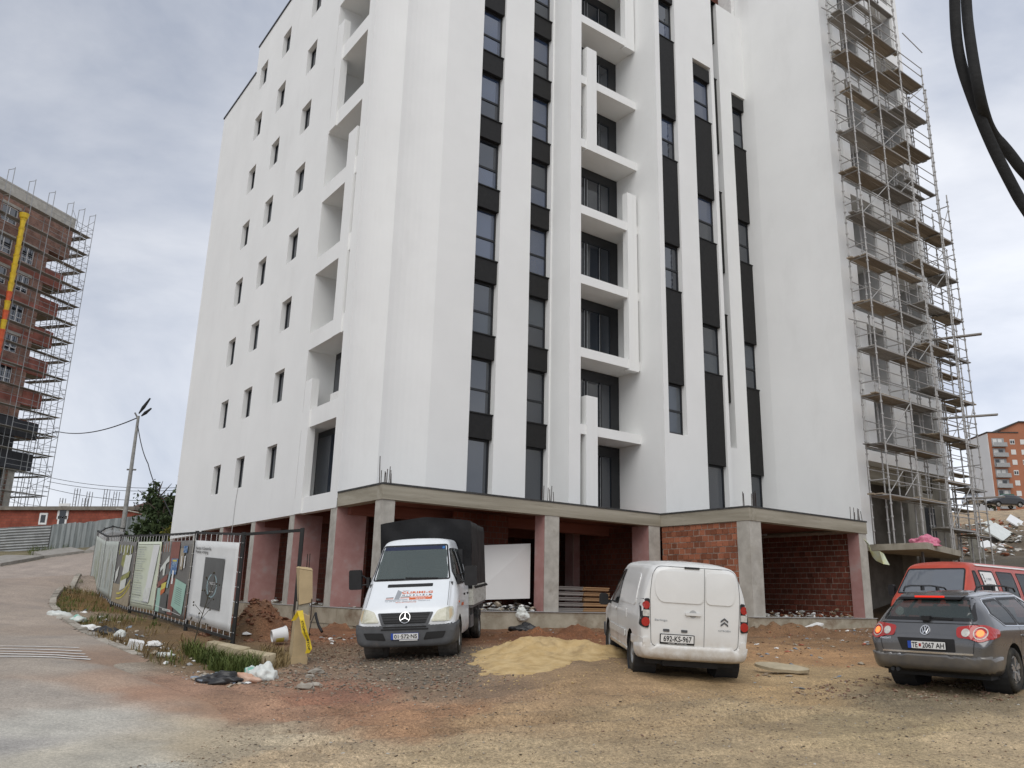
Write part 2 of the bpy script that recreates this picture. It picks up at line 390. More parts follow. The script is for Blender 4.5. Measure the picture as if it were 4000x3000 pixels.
def lin(c):
    c = np.asarray(c, float)/255
    return np.where(c < .04045, c/12.92, ((c+.055)/1.055)**2.4)*np.array((1.08,1.08,1.05))
SOIL = [((400,2950),(176,169,156)),((100,2750),(160,151,142)),((900,2900),(172,158,136)),((150,2420),(158,144,132)),((60,2280),(152,138,128)),((300,2220),(158,146,138)),((700,2700),(160,128,108)),((1000,2750),(158,126,104)),
        ((1300,2720),(150,110,90)),((1500,2780),(153,118,94)),((1700,2800),(156,122,95)),((2000,2800),(162,136,106)),((2500,2800),(162,140,110)),((3000,2800),(164,144,114)),((3500,2850),(165,147,116)),((3900,2900),(178,158,128)),
        ((2000,2950),(177,157,127)),((3000,2950),(173,153,123)),((1200,2950),(177,157,130)),((1600,2650),(124,110,95)),((1300,2600),(142,119,100)),((1300,2480),(135,96,72)),((1520,2590),(112,102,90)),((2000,2480),(120,85,60)),
        ((2250,2490),(122,82,57)),((3100,2560),(165,130,95)),((3100,2480),(124,95,70)),((3300,2510),(140,110,80)),((3300,2650),(170,146,112)),((2950,2700),(165,140,106)),((3500,2730),(122,110,90)),((600,2530),(108,88,62)),((900,2590),(104,88,62)),
        ((420,2430),(105,85,55)),((320,2360),(115,90,55)),((1000,2440),(108,58,36)),((500,2960),(186,182,172)),((1700,2720),(140,118,98)),((2400,2700),(158,132,102)),((200,2600),(156,146,134))]
_sp = np.array([tuple(hit(*p))[:2] for p, c in SOIL]); _sc = np.array([lin(c) for p, c in SOIL])
_sp = np.vstack([_sp, [(-35,30),(-30,48),(-40,70),(20,20),(30,10),(30,50),(60,98),(26,41),(0,0),(-15,0),(15,0)]])
_sc = np.vstack([_sc, [lin(c) for c in [(150,138,128),(120,112,90),(110,105,80),(120,95,70),(130,105,80),(95,85,72),(165,145,120),(85,78,66),(165,150,125),(165,155,140),(165,150,125)]]])
ROADC = [((400,2950),(176,169,156)),((100,2750),(160,151,142)),((900,2900),(172,158,136)),((150,2420),(158,145,134)),((60,2280),(152,138,128)),((300,2220),(158,146,138)),((700,2700),(160,128,108)),((480,2640),(158,136,120)),((500,2960),(178,172,160)),((200,2600),(156,146,136)),((420,2590),(142,120,104)),((250,2480),(150,136,124)),((120,2350),(154,141,131)),((1000,2750),(158,128,106)),((560,2620),(144,122,104)),((150,2500),(157,146,136)),((200,2860),(178,174,166)),((60,2900),(158,154,150))]
_rp = np.array([tuple(hit(*p))[:2] for p, c in ROADC]+[(-35,30),(-30,48),(-20,20),(-30,12),(-14,8),(-18,40)]); _rc = np.array([lin(c) for p, c in ROADC]+[lin(c) for c in [(152,140,130),(152,140,130),(156,145,134),(158,150,140),(165,158,148),(156,144,135)]])
def soil(x, y, road=False):
    _sp, _sc = (_rp, _rc) if road else (globals()['_sp'], globals()['_sc'])
    o = np.zeros((len(x), 3))
    for i in range(0, len(x), 30000):
        a, b = x[i:i+30000], y[i:i+30000]
        wx = a + 1.2*fbm(a*.9, b*.9, 3, 5); wy = b + 1.2*fbm(a*.9, b*.9, 3, 9)
        d2 = (wx[:,None]-_sp[None,:,0])**2 + (wy[:,None]-_sp[None,:,1])**2
        k = 1/(d2+.05)**2.4
        o[i:i+30000] = (k@_sc)/k.sum(1)[:,None]
    return o
def soil_mat(name, amp=.42, bump=.7, rough=.92):
    m = bpy.data.materials.new(name); m.use_nodes = True; t = m.node_tree; b = t.nodes['Principled BSDF']
    b.inputs['Specular IOR Level'].default_value = .25
    at = N(t, 'ShaderNodeAttribute'); at.attribute_name = 'soil'
    ge = N(t, 'ShaderNodeNewGeometry')
    a = N(t, 'ShaderNodeTexNoise'); a.inputs['Scale'].default_value = 1.1; a.inputs['Detail'].default_value = 10; a.inputs['Roughness'].default_value = .7
    c = N(t, 'ShaderNodeTexVoronoi'); c.inputs['Scale'].default_value = 22; c.inputs['Randomness'].default_value = 1
    d = N(t, 'ShaderNodeTexNoise'); d.inputs['Scale'].default_value = 26; d.inputs['Detail'].default_value = 6; d.inputs['Roughness'].default_value = .75
    for n in (a, c, d): t.links.new(ge.outputs['Position'], n.inputs['Vector'])
    m1 = N(t, 'ShaderNodeMapRange'); m1.inputs['From Min'].default_value = .3; m1.inputs['From Max'].default_value = .7; m1.inputs['To Min'].default_value = 1-amp; m1.inputs['To Max'].default_value = 1+amp*.7
    m2 = N(t, 'ShaderNodeMapRange'); m2.inputs['From Min'].default_value = .3; m2.inputs['From Max'].default_value = .7; m2.inputs['To Min'].default_value = 1-amp*1.3; m2.inputs['To Max'].default_value = 1+amp*1.3
    t.links.new(a.outputs['Fac'], m1.inputs[0]); t.links.new(d.outputs['Fac'], m2.inputs[0])
    mm = N(t, 'ShaderNodeMath', operation='MULTIPLY'); t.links.new(m1.outputs[0], mm.inputs[0]); t.links.new(m2.outputs[0], mm.inputs[1])
    vs = N(t, 'ShaderNodeVectorMath', operation='SCALE'); t.links.new(at.outputs['Color'], vs.inputs[0]); t.links.new(mm.outputs[0], vs.inputs['Scale'])
    e_ = N(t, 'ShaderNodeTexNoise'); e_.inputs['Scale'].default_value = 75; e_.inputs['Detail'].default_value = 4; e_.inputs['Roughness'].default_value = .8
    t.links.new(ge.outputs['Position'], e_.inputs['Vector']); m3 = N(t, 'ShaderNodeMapRange'); m3.inputs['From Min'].default_value = .32; m3.inputs['From Max'].default_value = .68; m3.inputs['To Min'].default_value = 1-amp*1.1; m3.inputs['To Max'].default_value = 1+amp
    t.links.new(e_.outputs['Fac'], m3.inputs[0]); vs2 = N(t, 'ShaderNodeVectorMath', operation='SCALE'); t.links.new(vs.outputs[0], vs2.inputs[0]); t.links.new(m3.outputs[0], vs2.inputs['Scale']); vs = vs2
    # pale grains
    g = N(t, 'ShaderNodeMapRange'); g.inputs['From Min'].default_value = .16; g.inputs['From Max'].default_value = .08; g.inputs['To Max'].default_value = .3
    t.links.new(c.outputs['Distance'], g.inputs[0])
    gx = N(t, 'ShaderNodeMix', data_type='RGBA'); t.links.new(g.outputs[0], gx.inputs[0]); t.links.new(vs.outputs[0], gx.inputs[6]); gx.inputs[7].default_value = (.47,.42,.35,1)
    t.links.new(gx.outputs[2], b.inputs['Base Color'])
    rr = N(t, 'ShaderNodeMapRange'); rr.inputs['From Min'].default_value = .35; rr.inputs['From Max'].default_value = .6; rr.inputs['To Min'].default_value = rough-.3; rr.inputs['To Max'].default_value = rough
    t.links.new(a.outputs['Fac'], rr.inputs[0]); t.links.new(rr.outputs[0], b.inputs['Roughness'])
    bp = N(t, 'ShaderNodeBump'); bp.inputs['Strength'].default_value = bump; bp.inputs['Distance'].default_value = .03
    t.links.new(d.outputs['Fac'], bp.inputs['Height'])
    bp2 = N(t, 'ShaderNodeBump'); bp2.inputs['Strength'].default_value = bump*.6; bp2.inputs['Distance'].default_value = .05
    t.links.new(a.outputs['Fac'], bp2.inputs['Height']); t.links.new(bp.outputs[0], bp2.inputs['Normal']); t.links.new(bp2.outputs[0], b.inputs['Normal'])
    return m
M['soil'] = soil_mat('dirt_ground')
M['asphalt'] = soil_mat('dusty_asphalt', .26, .35, .85)
def grid_mesh(name, X, Y, Z, m, keep=None):
    ny, nx = X.shape
    V = np.c_[X.ravel(), Y.ravel(), Z.ravel()]
    idx = np.arange(nx*ny).reshape(ny, nx)
    F = np.stack([idx[:-1,:-1], idx[:-1,1:], idx[1:,1:], idx[1:,:-1]], -1).reshape(-1, 4)
    if keep is not None:
        F = F[keep[F].all(1)]
        used = np.unique(F); mp_ = -np.ones(len(V), int); mp_[used] = np.arange(len(used)); V = V[used]; F = mp_[F]
    me = bpy.data.meshes.new(name)
    me.vertices.add(len(V)); me.vertices.foreach_set('co', V.ravel())
    me.loops.add(F.size); me.loops.foreach_set('vertex_index', F.ravel().astype(np.int32))
    me.polygons.add(len(F)); me.polygons.foreach_set('loop_start', np.arange(0, F.size, 4, dtype=np.int32))
    me.polygons.foreach_set('use_smooth', [True]*len(F))
    me.update(calc_edges=True)
    c = soil(V[:,0], V[:,1], name == 'road')
    at = me.color_attributes.new('soil', 'FLOAT_COLOR', 'POINT')
    at.data.foreach_set('color', np.c_[c, np.ones(len(c))].ravel())
    me.materials.append(m)
    return me
def inpoly(x, y, poly):
    r = np.zeros(x.shape, bool); n = len(poly)
    for i in range(n):
        x0, y0 = poly[i]; x1, y1 = poly[(i+1) % n]
        c = ((y0 > y) != (y1 > y)); xx = (x1-x0)*(y-y0)/((y1-y0) if y1 != y0 else 1e-9)+x0
        r ^= c & (x < xx)
    return r
# road outline (kerb side first, then the far side and the near, dirt-covered edge)
KERB = [hit(*p) for p in [(700,2640),(600,2606),(520,2566),(430,2528),(340,2484),(262,2440),(215,2400),(194,2365),(196,2342),(228,2302),(285,2270),(350,2246)]]
KERB = [(p.x, p.y) for p in KERB]
KERB += [(-17.4,40.5),(-15.5,46),(-12,52)]
_kd = []
for i in range(len(KERB)):
    a, c = KERB[max(i-1,0)], KERB[min(i+1,len(KERB)-1)]; l = math.hypot(c[0]-a[0], c[1]-a[1]); _kd.append((KERB[i][0]+(c[1]-a[1])/l*.16, KERB[i][1]-(c[0]-a[0])/l*.16))
_far = [(-10,57),(-17,52.5),(-22,49.5)] + [tuple(hit(*p))[:2] for p in [(330,2162),(170,2182),(0,2213)]] + [(-33,42),(-45,40),(-60,38),(-60,10),(-30,4),(-8,3.5)] + [tuple(hit(*p))[:2] for p in [(900,2990),(1040,2900),(1100,2800),(1000,2730)]]
ROAD = _kd + _far
def road_in(x, y):
    return inpoly(x + .5*fbm(x*1.3, y*1.3, 3, 3)*(y < 15), y + .4*fbm(x*1.3, y*1.3, 3, 4)*(y < 15), ROAD)
def _arc(px, off=0):
    P = [hit(*p) for p in px]; P = [(p.x, p.y) for p in P]; o = []
    for i in range(len(P)):
        a, b = P[max(i-1,0)], P[min(i+1,len(P)-1)]; d = math.hypot(b[0]-a[0], b[1]-a[1]); o.append((P[i][0]-(b[1]-a[1])/d*off, P[i][1]+(b[0]-a[0])/d*off))
    return [tuple(q) for q in chaikin_(o)]
def chaikin_(P):
    for _ in range(2):
        Q = [P[0]]
        for a, b in zip(P[:-1], P[1:]): Q += [(.75*a[0]+.25*b[0], .75*a[1]+.25*b[1]), (.25*a[0]+.75*b[0], .25*a[1]+.75*b[1])]
        P = Q+[P[-1]]
    return P
RUTS = []
for px, dp in (([(560,2640),(800,2740),(1100,2800),(1500,2830),(2000,2790),(2400,2690)],.030), ([(640,2760),(1000,2860),(1500,2900),(2200,2860),(2900,2760),(3400,2690)],.026), ([(900,2960),(1600,2930),(2600,2900),(3400,2820),(3980,2760)],.022), ([(1300,2990),(1560,2860),(1640,2740),(1660,2660)],.02)):
    for off in (-.72, .72): RUTS.append((_arc(px, off), .11, dp))
def relief(x, y, rd=None):
    n = .10*fbm(x*.55, y*.55, 4, 11) + .07*fbm(x*3, y*3, 5, 12)
    far = np.clip((y-30)/20, 0, 1)*np.clip((x-18)/6, 0, 1)
    n = n + far*(1.5*fbm(x*.25, y*.25, 4, 21) + .5*fbm(x*1.1, y*1.1, 3, 23))
    for (P, wd, dp) in RUTS:
        bx_ = (x > min(p[0] for p in P)-1) & (x < max(p[0] for p in P)+1) & (y > min(p[1] for p in P)-1) & (y < max(p[1] for p in P)+1)
        if not bx_.any(): continue
        xx, yy = x[bx_], y[bx_]; e = np.full(xx.shape, 9.); L = np.zeros(xx.shape); acc = 0
        for (x0, y0), (x1, y1) in zip(P[:-1], P[1:]):
            ln = math.hypot(x1-x0, y1-y0); t = np.clip(((xx-x0)*(x1-x0)+(yy-y0)*(y1-y0))/ln**2, 0, 1); dd = np.hypot(xx-x0-t*(x1-x0), yy-y0-t*(y1-y0))
            L = np.where(dd < e, acc+t*ln, L); e = np.minimum(e, dd); acc += ln
        k = dp*(.55+.9*(fbm(xx*.8, yy*.8, 2, 77)+.5))
        n[bx_] += -k*np.exp(-(e/wd)**4)*(1+.45*np.sin(L*2*math.pi/.16)) + k*.8*np.exp(-((e-wd*1.55)/(wd*.45))**2)
    # ruts and ridges of tracked mud
    b = np.exp(-((x+1.5)/6)**2 - ((y-11.2)/1.6)**2)
    n = n + b*.03*np.sin((y*.9 - x*.28)*9 + 3*fbm(x*.8, y*.8, 3, 31))
    return n
_xs = np.unique(np.concatenate([np.arange(-700,-76,60), np.arange(-76,-26,1.5), np.arange(-26,-10,.35), np.arange(-10,11.2,.075), np.arange(11.2,46,.4), np.arange(46,90,2), np.arange(90,700,60)]))
_ys = np.unique(np.concatenate([np.arange(-60,4,2.), np.arange(4,7.6,.3), np.arange(7.6,22.5,.075), np.arange(22.5,42,.25), np.arange(42,64,.6), np.arange(64,140,3), np.arange(140,900,60)]))
_X, _Y = np.meshgrid(_xs, _ys)
_inr = road_in(_X, _Y)
_bl = np.where(_inr, .12, 1.)
_Z = gz(_X, _Y) + relief(_X, _Y)*_bl
_Z = np.where(_inr & (_Y > 16), _Z-.03, _Z)
_uu = _X*D1.x + _Y*D1.y; _vv = _X*D2.x + _Y*D2.y
_inb = ((_uu > 11.2) & (_vv > 21.7) & (_uu < 29) & (_vv < 44.5)) | ((_uu > 22.8) & (_uu < 29.3) & (_vv > 17.6) & (_vv < 44))
_Z = np.where(_inb, np.minimum(_Z, .8), _Z)
def heap(cx, cy, rx, ry, h, seed, pw=1.6):          # mounds on the ground
    global _Z
    e = np.sqrt(((_X-cx)/rx)**2 + ((_Y-cy)/ry)**2) + .5*fbm(_X*1.6, _Y*1.6, 3, seed)
    q = np.clip(1-e, 0, 1); q = q*q*(3-2*q)
    _Z = _Z + h*q*(1+.9*fbm(_X*2.5, _Y*2.5, 4, seed+1)) + .30*np.minimum(1, q*3)*fbm(_X*4, _Y*4, 4, seed+2)
p = aty(1015, 2450, 20.6); heap(p.x, p.y, 1.15, 1.3, .75, 41)
p = hit(2250, 2490); heap(p.x, p.y, 3.0, .9, .22, 43)
p = hit(3080, 2480); heap(p.x, p.y, 2.6, 1.0, .3, 45)
p = hit(1650, 2460); heap(p.x-1.5, p.y, 2, 1.2, .2, 47)
def ground_z(x, y):                       # height of the built surface, by interpolation in the grid
    i = min(max(np.searchsorted(_xs, x)-1, 0), len(_xs)-2); j = min(max(np.searchsorted(_ys, y)-1, 0), len(_ys)-2)
    fx = (x-_xs[i])/(_xs[i+1]-_xs[i]); fy = (y-_ys[j])/(_ys[j+1]-_ys[j])
    return float((_Z[j,i]*(1-fx)+_Z[j,i+1]*fx)*(1-fy) + (_Z[j+1,i]*(1-fx)+_Z[j+1,i+1]*fx)*fy)
tag(link('ground', grid_mesh('ground', _X, _Y, _Z, M['soil'])), kind='structure')
_rx = np.concatenate([np.arange(-60,-26,1.5), np.arange(-26,2.4,.12)]); _ry = np.concatenate([np.arange(3,20,.1), np.arange(20,60,.3)])
_RX, _RY = np.meshgrid(_rx, _ry)
def road_z(x, y):
    e = np.full(np.shape(x), 9.)             # sinks under the dirt along its near edge
    P = [tuple(q) for q in _far[-5:]] + [KERB[0], KERB[1]]
    for (x0, y0), (x1, y1) in zip(P[:-1], P[1:]):
        t = np.clip(((x-x0)*(x1-x0)+(y-y0)*(y1-y0))/((x1-x0)**2+(y1-y0)**2), 0, 1)
        e = np.minimum(e, np.hypot(x-x0-t*(x1-x0), y-y0-t*(y1-y0)))
    return gz(x, y) + relief(x, y)*.12 + np.clip(-.09 + .14*e, -.09, .035)
_RZ = road_z(_RX, _RY)
tag(link('road', grid_mesh('road', _RX, _RY, _RZ, M['asphalt'], road_in(_RX, _RY).ravel())), kind='structure')
def gp(px, py, dz=0.):                    # photo pixel to a point on the built ground
    p = hit(px, py); return Vector((p.x, p.y, ground_z(p.x, p.y)+dz))

# far pavement along the sheet fence
b = MB(); pv = [_far[k] for k in range(1, 6)] + [(-33,42),(-45,40)]
for i in range(len(pv)-1):
    (xa, ya), (xb, yb) = pv[i], pv[i+1]
    for k in range(4):
        t0, t1 = k/4, (k+1)/4
        x0, y0, x1, y1 = xa+(xb-xa)*t0, ya+(yb-ya)*t0, xa+(xb-xa)*t1, ya+(yb-ya)*t1
        d = Vector((x1-x0, y1-y0, 0)).normalized(); n = Vector((d.y, -d.x, 0))
        if n.y < 0: n = -n
        q = [Vector((x0,y0,g1(x0,y0)+.03)), Vector((x1,y1,g1(x1,y1)+.03))]
        e = [q[0]+n*2.2, q[1]+n*2.2]
        for z in e: z.z = g1(z.x, z.y)+.05
        up = Vector((0,0,.14))
        b.hexa([q[0]-up, q[1]-up, e[1]-up, e[0]-up, q[0]+up, q[1]+up, e[1]+up, e[0]+up])
M['paving'] = mat('pavement_grey', (.24,.225,.20), .9, scale=3, col2=(.34,.32,.29), bump=.2)
tag(b.build('pavement', M['paving']), kind='structure')

# kerb stones
M['kerb'] = mat('kerb_stone', (.24,.21,.17), .9, scale=5, col2=(.38,.35,.30), bump=.35, bscale=40, rand=.2)
kr = empty('kerb', (KERB[2][0], KERB[2][1], g1(*KERB[2])))
tag(kr, 'broken grey kerb of single stones curving along the road edge', 'kerb')
kp = [Vector((x, y, 0)) for x, y in KERB[2:12]]
seg = []
for i in range(len(kp)-1):
    n = max(2, int((kp[i+1]-kp[i]).length/.1))
    seg += [kp[i].lerp(kp[i+1], k/n) for k in range(n)]
acc = 0; last = seg[0]
for i in range(1, len(seg)):
    acc += (seg[i]-seg[i-1]).length
    if acc >= .62:
        a, c = last, seg[i]; d = (c-a).normalized(); nrm = Vector((d.y, -d.x, 0))
        c2 = c - d*.03; z0 = g1(a.x, a.y)+.01; z1 = g1(c.x, c.y)+.01; h = .07+random.uniform(-.03,.03); wd = .17
        bb = MB(); o_ = kr.location; j = random.uniform(-.02,.02)
        P = [a-nrm*.02, c2-nrm*.02, c2+nrm*wd, a+nrm*wd]; 
        bb.hexa([tuple(Vector((q.x,q.y,(z0 if k in (0,3) else z1)-.15))-o_) for k, q in enumerate(P)] + [tuple(Vector((q.x,q.y,(z0 if k in (0,3) else z1)+h+(j if k>1 else -.02)))-o_) for k, q in enumerate(P)])
        bb.build('kerb_stone', M['kerb'], kr); acc = 0; last = c

# thin painted stripes across the road
M['paint'] = mat('road_paint', (.72,.71,.68), .8, scale=9, var=.12, grime=((.36,.33,.29), 7, .55, .6))
names = ['farthest', 'second', 'middle', 'fourth', 'nearest']
for k, (ya, yb, xe) in enumerate([(2537,2539,308),(2551,2553,318),(2564,2566,330),(2576,2577,340),(2588,2586,352)]):
    a = hit(-900, ya-(yb-ya)*2.5); c = hit(xe, yb); b = MB(); n = 40
    d = (c-a).normalized(); nm = Vector((-d.y, d.x, 0)).normalized()*.05
    pts = []
    for i in range(n+1):
        q = a.lerp(c, i/n); q = q + nm*.25*math.sin(i*1.7+k)
        pts.append(q)
    for i in range(n):
        r = []
        for q in (pts[i]-nm, pts[i+1]-nm, pts[i+1]+nm, pts[i]+nm):
            r.append(Vector((q.x, q.y, float(road_z(np.array([q.x]), np.array([q.y]))[0])+.012)))
        b.quad(*r)
    tag(b.build('road_stripe', M['paint']), '%s of the five thin white stripes painted across the road' % names[k], 'road marking', 'white stripes across the road')

# puddles
M['water'] = mat('puddle_water', (.15,.125,.085), .06, var=.2, scale=2, spec=.6)
for k, (px, py, rx, ry) in enumerate([(600,2885,.75,.2),(745,2992,.8,.12)]):
    c = hit(px, py); b = MB(); ring = []
    for i in range(28):
        t = 2*math.pi*i/28; r = 1+.5*mnoise.noise(Vector((math.cos(t)*1.3+k*5, math.sin(t)*1.3, 2)))
        ring.append((c.x+rx*r*math.cos(t), c.y+ry*r*math.sin(t)))
    zz = .012+min(float(road_z(np.array([x]), np.array([y]))[0]) for x, y in ring)
    i0 = len(b.v); b.v = [(x, y, zz+.003) for x, y in ring]; b.f = [tuple(range(28))]; b.m = [0]
    tag(b.build('puddle', M['water'], fix=False), kind='structure')
# ------------------------------------------------------------------ the white apartment building
BO = (10.91, 21.32, .6)
WB = empty('white_apartment_building', W(*BO), BROT)
tag(WB, 'tall unfinished white apartment block with black window strips over a raw concrete ground floor', 'building')
nb = (-BO[0], -BO[1], -BO[2])
ST = 3.06; HT = 33.0
def wallv(b, c, u0, u1, z0, z1, holes=(), d=.2, m=0):
    us = sorted({u0, u1, *[h[0] for h in holes], *[h[1] for h in holes]}); zs = sorted({z0, z1, *[h[2] for h in holes], *[h[3] for h in holes]})
    us = [u for u in us if u0 <= u <= u1]; zs = [z for z in zs if z0 <= z <= z1]
    for i in range(len(us)-1):
        for j in range(len(zs)-1):
            a, e = (us[i]+us[i+1])/2, (zs[j]+zs[j+1])/2
            if any(h[0] < a < h[1] and h[2] < e < h[3] for h in holes): continue
            b.quad((us[i],c,zs[j]), (us[i+1],c,zs[j]), (us[i+1],c,zs[j+1]), (us[i],c,zs[j+1]), m)
    for h in holes:
        a0, a1, e0, e1 = h[:4]; dd = h[4] if len(h) > 4 else d
        e1 = min(e1, z1)
        b.quad((a0,c,e0),(a0,c+dd,e0),(a0,c+dd,e1),(a0,c,e1), m); b.quad((a1,c+dd,e0),(a1,c,e0),(a1,c,e1),(a1,c+dd,e1), m)
        b.quad((a0,c,e0),(a1,c,e0),(a1,c+dd,e0),(a0,c+dd,e0), m); b.quad((a0,c+dd,e1),(a1,c+dd,e1),(a1,c,e1),(a0,c,e1), m)
def wallu(b, c, v0, v1, z0, z1, holes=(), d=.2, m=0, sg=1):
    i0 = len(b.v); t = MB(); wallv(t, 0, v0, v1, z0, z1, holes, d, m)
    b.v += [(c+sg*q[1], q[0], q[2]) for q in t.v]; b.f += [tuple(k+i0 for k in f) for f in t.f]; b.m += t.m
bw = MB()
# left facade: small punched windows and a column of open balconies
LW = [(37.45,38.53),(34.22,35.30),(30.45,31.53)]
holes = []; UA = 10.91
for k in range(9):
    for (a, c) in LW:
        z = 5.86+ST*k
        if a > 37 and k > 7: continue
        if z+1.34 < 30.3: holes.append((a, c, z, z+1.34, .22))
bal = [(25.05, 28.12, 4.85, 7.37)] + [(25.05, 28.12, 8.03+ST*k, 10.43+ST*k) for k in range(8)]
DEP = [.8, 1.15] + [1.45]*7
for h, dd in zip(bal, DEP): holes.append((*h, dd))
wallu(bw, UA, 24.47, 39.31, 4.3, 30.42, [h for h in holes if h[1] < 39.31])
wallu(bw, UA, 39.31, 44.85, 4.16, 28.78)
for h, dd in zip(bal, DEP): bw.quad((UA+dd,h[0],h[2]),(UA+dd,h[1],h[2]),(UA+dd,h[1],h[3]),(UA+dd,h[0],h[3]))
# rest of the envelope on the left: far end, roof steps, underside
bw.quad((UA,44.85,4.16),(30,44.85,4.16),(30,44.85,28.78),(UA,44.85,28.78)); bw.quad((UA,39.31,28.78),(30,39.31,28.78),(30,44.85,28.78),(UA,44.85,28.78))
bw.quad((UA,39.31,28.78),(30,39.31,28.78),(30,39.31,30.42),(UA,39.31,30.42)); bw.quad((UA,24.47,30.42),(30,24.47,30.42),(30,39.31,30.42),(UA,39.31,30.42))
bw.quad((UA,24.47,4.3),(UA+.28,24.47,4.3),(UA+.28,39.31,4.3),(UA,39.31,4.3)); bw.quad((UA,39.31,4.16),(UA+.28,39.31,4.16),(UA+.28,44.85,4.16),(UA,44.85,4.16))
bw.quad((UA+.28,24.47,4.3),(UA+.28,24.47,4.62),(UA+.28,44.85,4.62),(UA+.28,44.85,4.3))
# front: softly folded corner, then the strip of window bands
fold = [(UA,24.47)]
for (a, c), (e, g), dp in (((UA,24.47),(12.15,24.24),.07),((12.15,24.24),(13.9,24.05),.10)):     # shallow hollow flutes
    for k in range(1, 9): t = k/8; fold.append((a+(e-a)*t, c+(g-c)*t+dp*4*t*(1-t)*(1.25-.5*t)))
for (a, c), (e, g) in zip(fold[:-1], fold[1:]): bw.quad((a,c,4.6),(e,g,4.6),(e,g,HT),(a,c,HT))
C1 = (15.57,16.68); C2 = (18.17,19.24)
wallv(bw, 24.05, 13.9, 19.3, 4.6, HT, [(*C1,4.85,HT,.4),(*C2,4.85,HT,.4)])
# balcony bay
bw.quad((19.3,24.05,4.6),(19.3,22.87,4.6),(19.3,22.87,HT),(19.3,24.05,HT)); bw.quad((19.3,22.87,4.6),(19.87,22.87,4.6),(19.87,22.87,HT),(19.3,22.87,HT))
bw.quad((19.87,22.87,4.6),(19.87,24.25,4.6),(19.87,24.25,HT),(19.87,22.87,HT)); bw.quad((19.87,24.25,4.6),(23.1,24.25,4.6),(23.1,24.25,HT),(19.87,24.25,HT))
bw.quad((23.1,24.25,4.6),(23.1,21.6,4.6),(23.1,21.6,HT),(23.1,24.25,HT))
# stepped right-hand part
C3 = (23.38,24.43); C4 = (25.58,26.84); C5 = (28.96,30.0); SL = (27.3,28.1)
wallv(bw, 21.6, 23.1, 27.06, 4.6, HT, [(*C3,8.05,HT,.3),(*C4,4.85,26.15,.3)])
bw.quad((27.06,21.6,4.6),(27.06,22.1,4.6),(27.06,22.1,HT),(27.06,21.6,HT))
wallv(bw, 22.1, 27.06, 30.0, 4.6, 30.75, [(27.062,28.1,8.08,30.75,.45),(28.96,29.999,4.85,26.05,.3)])
bw.quad((27.06,22.1,30.75),(30,22.1,30.75),(30,22.35,30.75),(27.06,22.35,30.75)); bw.quad((27.06,22.35,29.5),(30,22.35,29.5),(30,22.35,30.75),(27.06,22.35,30.75))
# big blank side wall of the right wing, then the wing's front
bw.quad((30.0,22.5,4.3),(30.0,21.57,4.3),(30.0,21.57,36.5),(30.0,22.5,36.5)); bw.quad((30.0,21.57,4.3),(30.3,17.9,4.3),(30.3,17.9,36.5),(30.0,21.57,36.5))
rh = [(30.95,33.5,7.87+ST*k,10.45+ST*k,1.9) for k in range(9)] + [(34.85,37.2,7.87+ST*k,10.45+ST*k,1.9) for k in range(9)]
wallv(bw, 17.9, 30.3, 37.8, 7.42, 36.5, rh)
wallv(bw, 17.9, 30.3, 30.95, 4.0, 7.42)
bw.quad((30.95,17.9,4),(30.95,18.2,4),(30.95,18.2,7.42),(30.95,17.9,7.42)); bw.quad((30.3,17.9,7.42),(37.8,17.9,7.42),(37.8,19.5,7.42),(30.3,19.5,7.42))
bw.quad((37.8,17.9,7.42),(37.8,22,7.42),(37.8,22,36.5),(37.8,17.9,36.5)); bw.quad((30.0,17.9,36.5),(37.8,17.9,36.5),(37.8,24,36.5),(30.0,24,36.5))
for v in list(range(0)): pass
bw.v = [(q[0]-BO[0], q[1]-BO[1], q[2]-BO[2]) for q in bw.v]
bw.build('wall', M['plaster'], WB)
def part(name, b, m, parent=WB, smooth=False):
    b.v = [(q[0]-BO[0], q[1]-BO[1], q[2]-BO[2]) for q in b.v]
    return b.build(name, m, parent, smooth=smooth)
def bx(name, x0, x1, y0, y1, z0, z1, m, parent=WB):
    return pbox(name, x0, x1, y0, y1, z0, z1, M[m], parent, BO)
# grey inner walls of the wing's balconies
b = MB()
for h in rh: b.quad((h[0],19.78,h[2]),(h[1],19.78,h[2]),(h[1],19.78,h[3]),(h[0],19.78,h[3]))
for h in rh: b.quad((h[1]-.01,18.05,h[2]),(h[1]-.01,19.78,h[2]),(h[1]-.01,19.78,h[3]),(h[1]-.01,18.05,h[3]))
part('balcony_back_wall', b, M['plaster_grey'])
# roof edge trims
for (v0, v1, z) in ((39.31,44.9,28.78),(24.4,39.36,30.42)): bx('roof_trim', UA-.05, UA+.15, v0, v1, z, z+.09, 'black_frame')
b = MB(); b.box(27.3,29.9,23.2,28,29,36); part('rooftop_brick_wall', b, M['brick_wall'])
b = MB(); b.box(29.7,29.98,22.4,23.2,29,36); part('insulation_edge', b, M['foam'])
b = MB(); b.box(12.8,29.9,24.8,44.5,4.62,28.6); part('core', b, M['concrete_dark'])

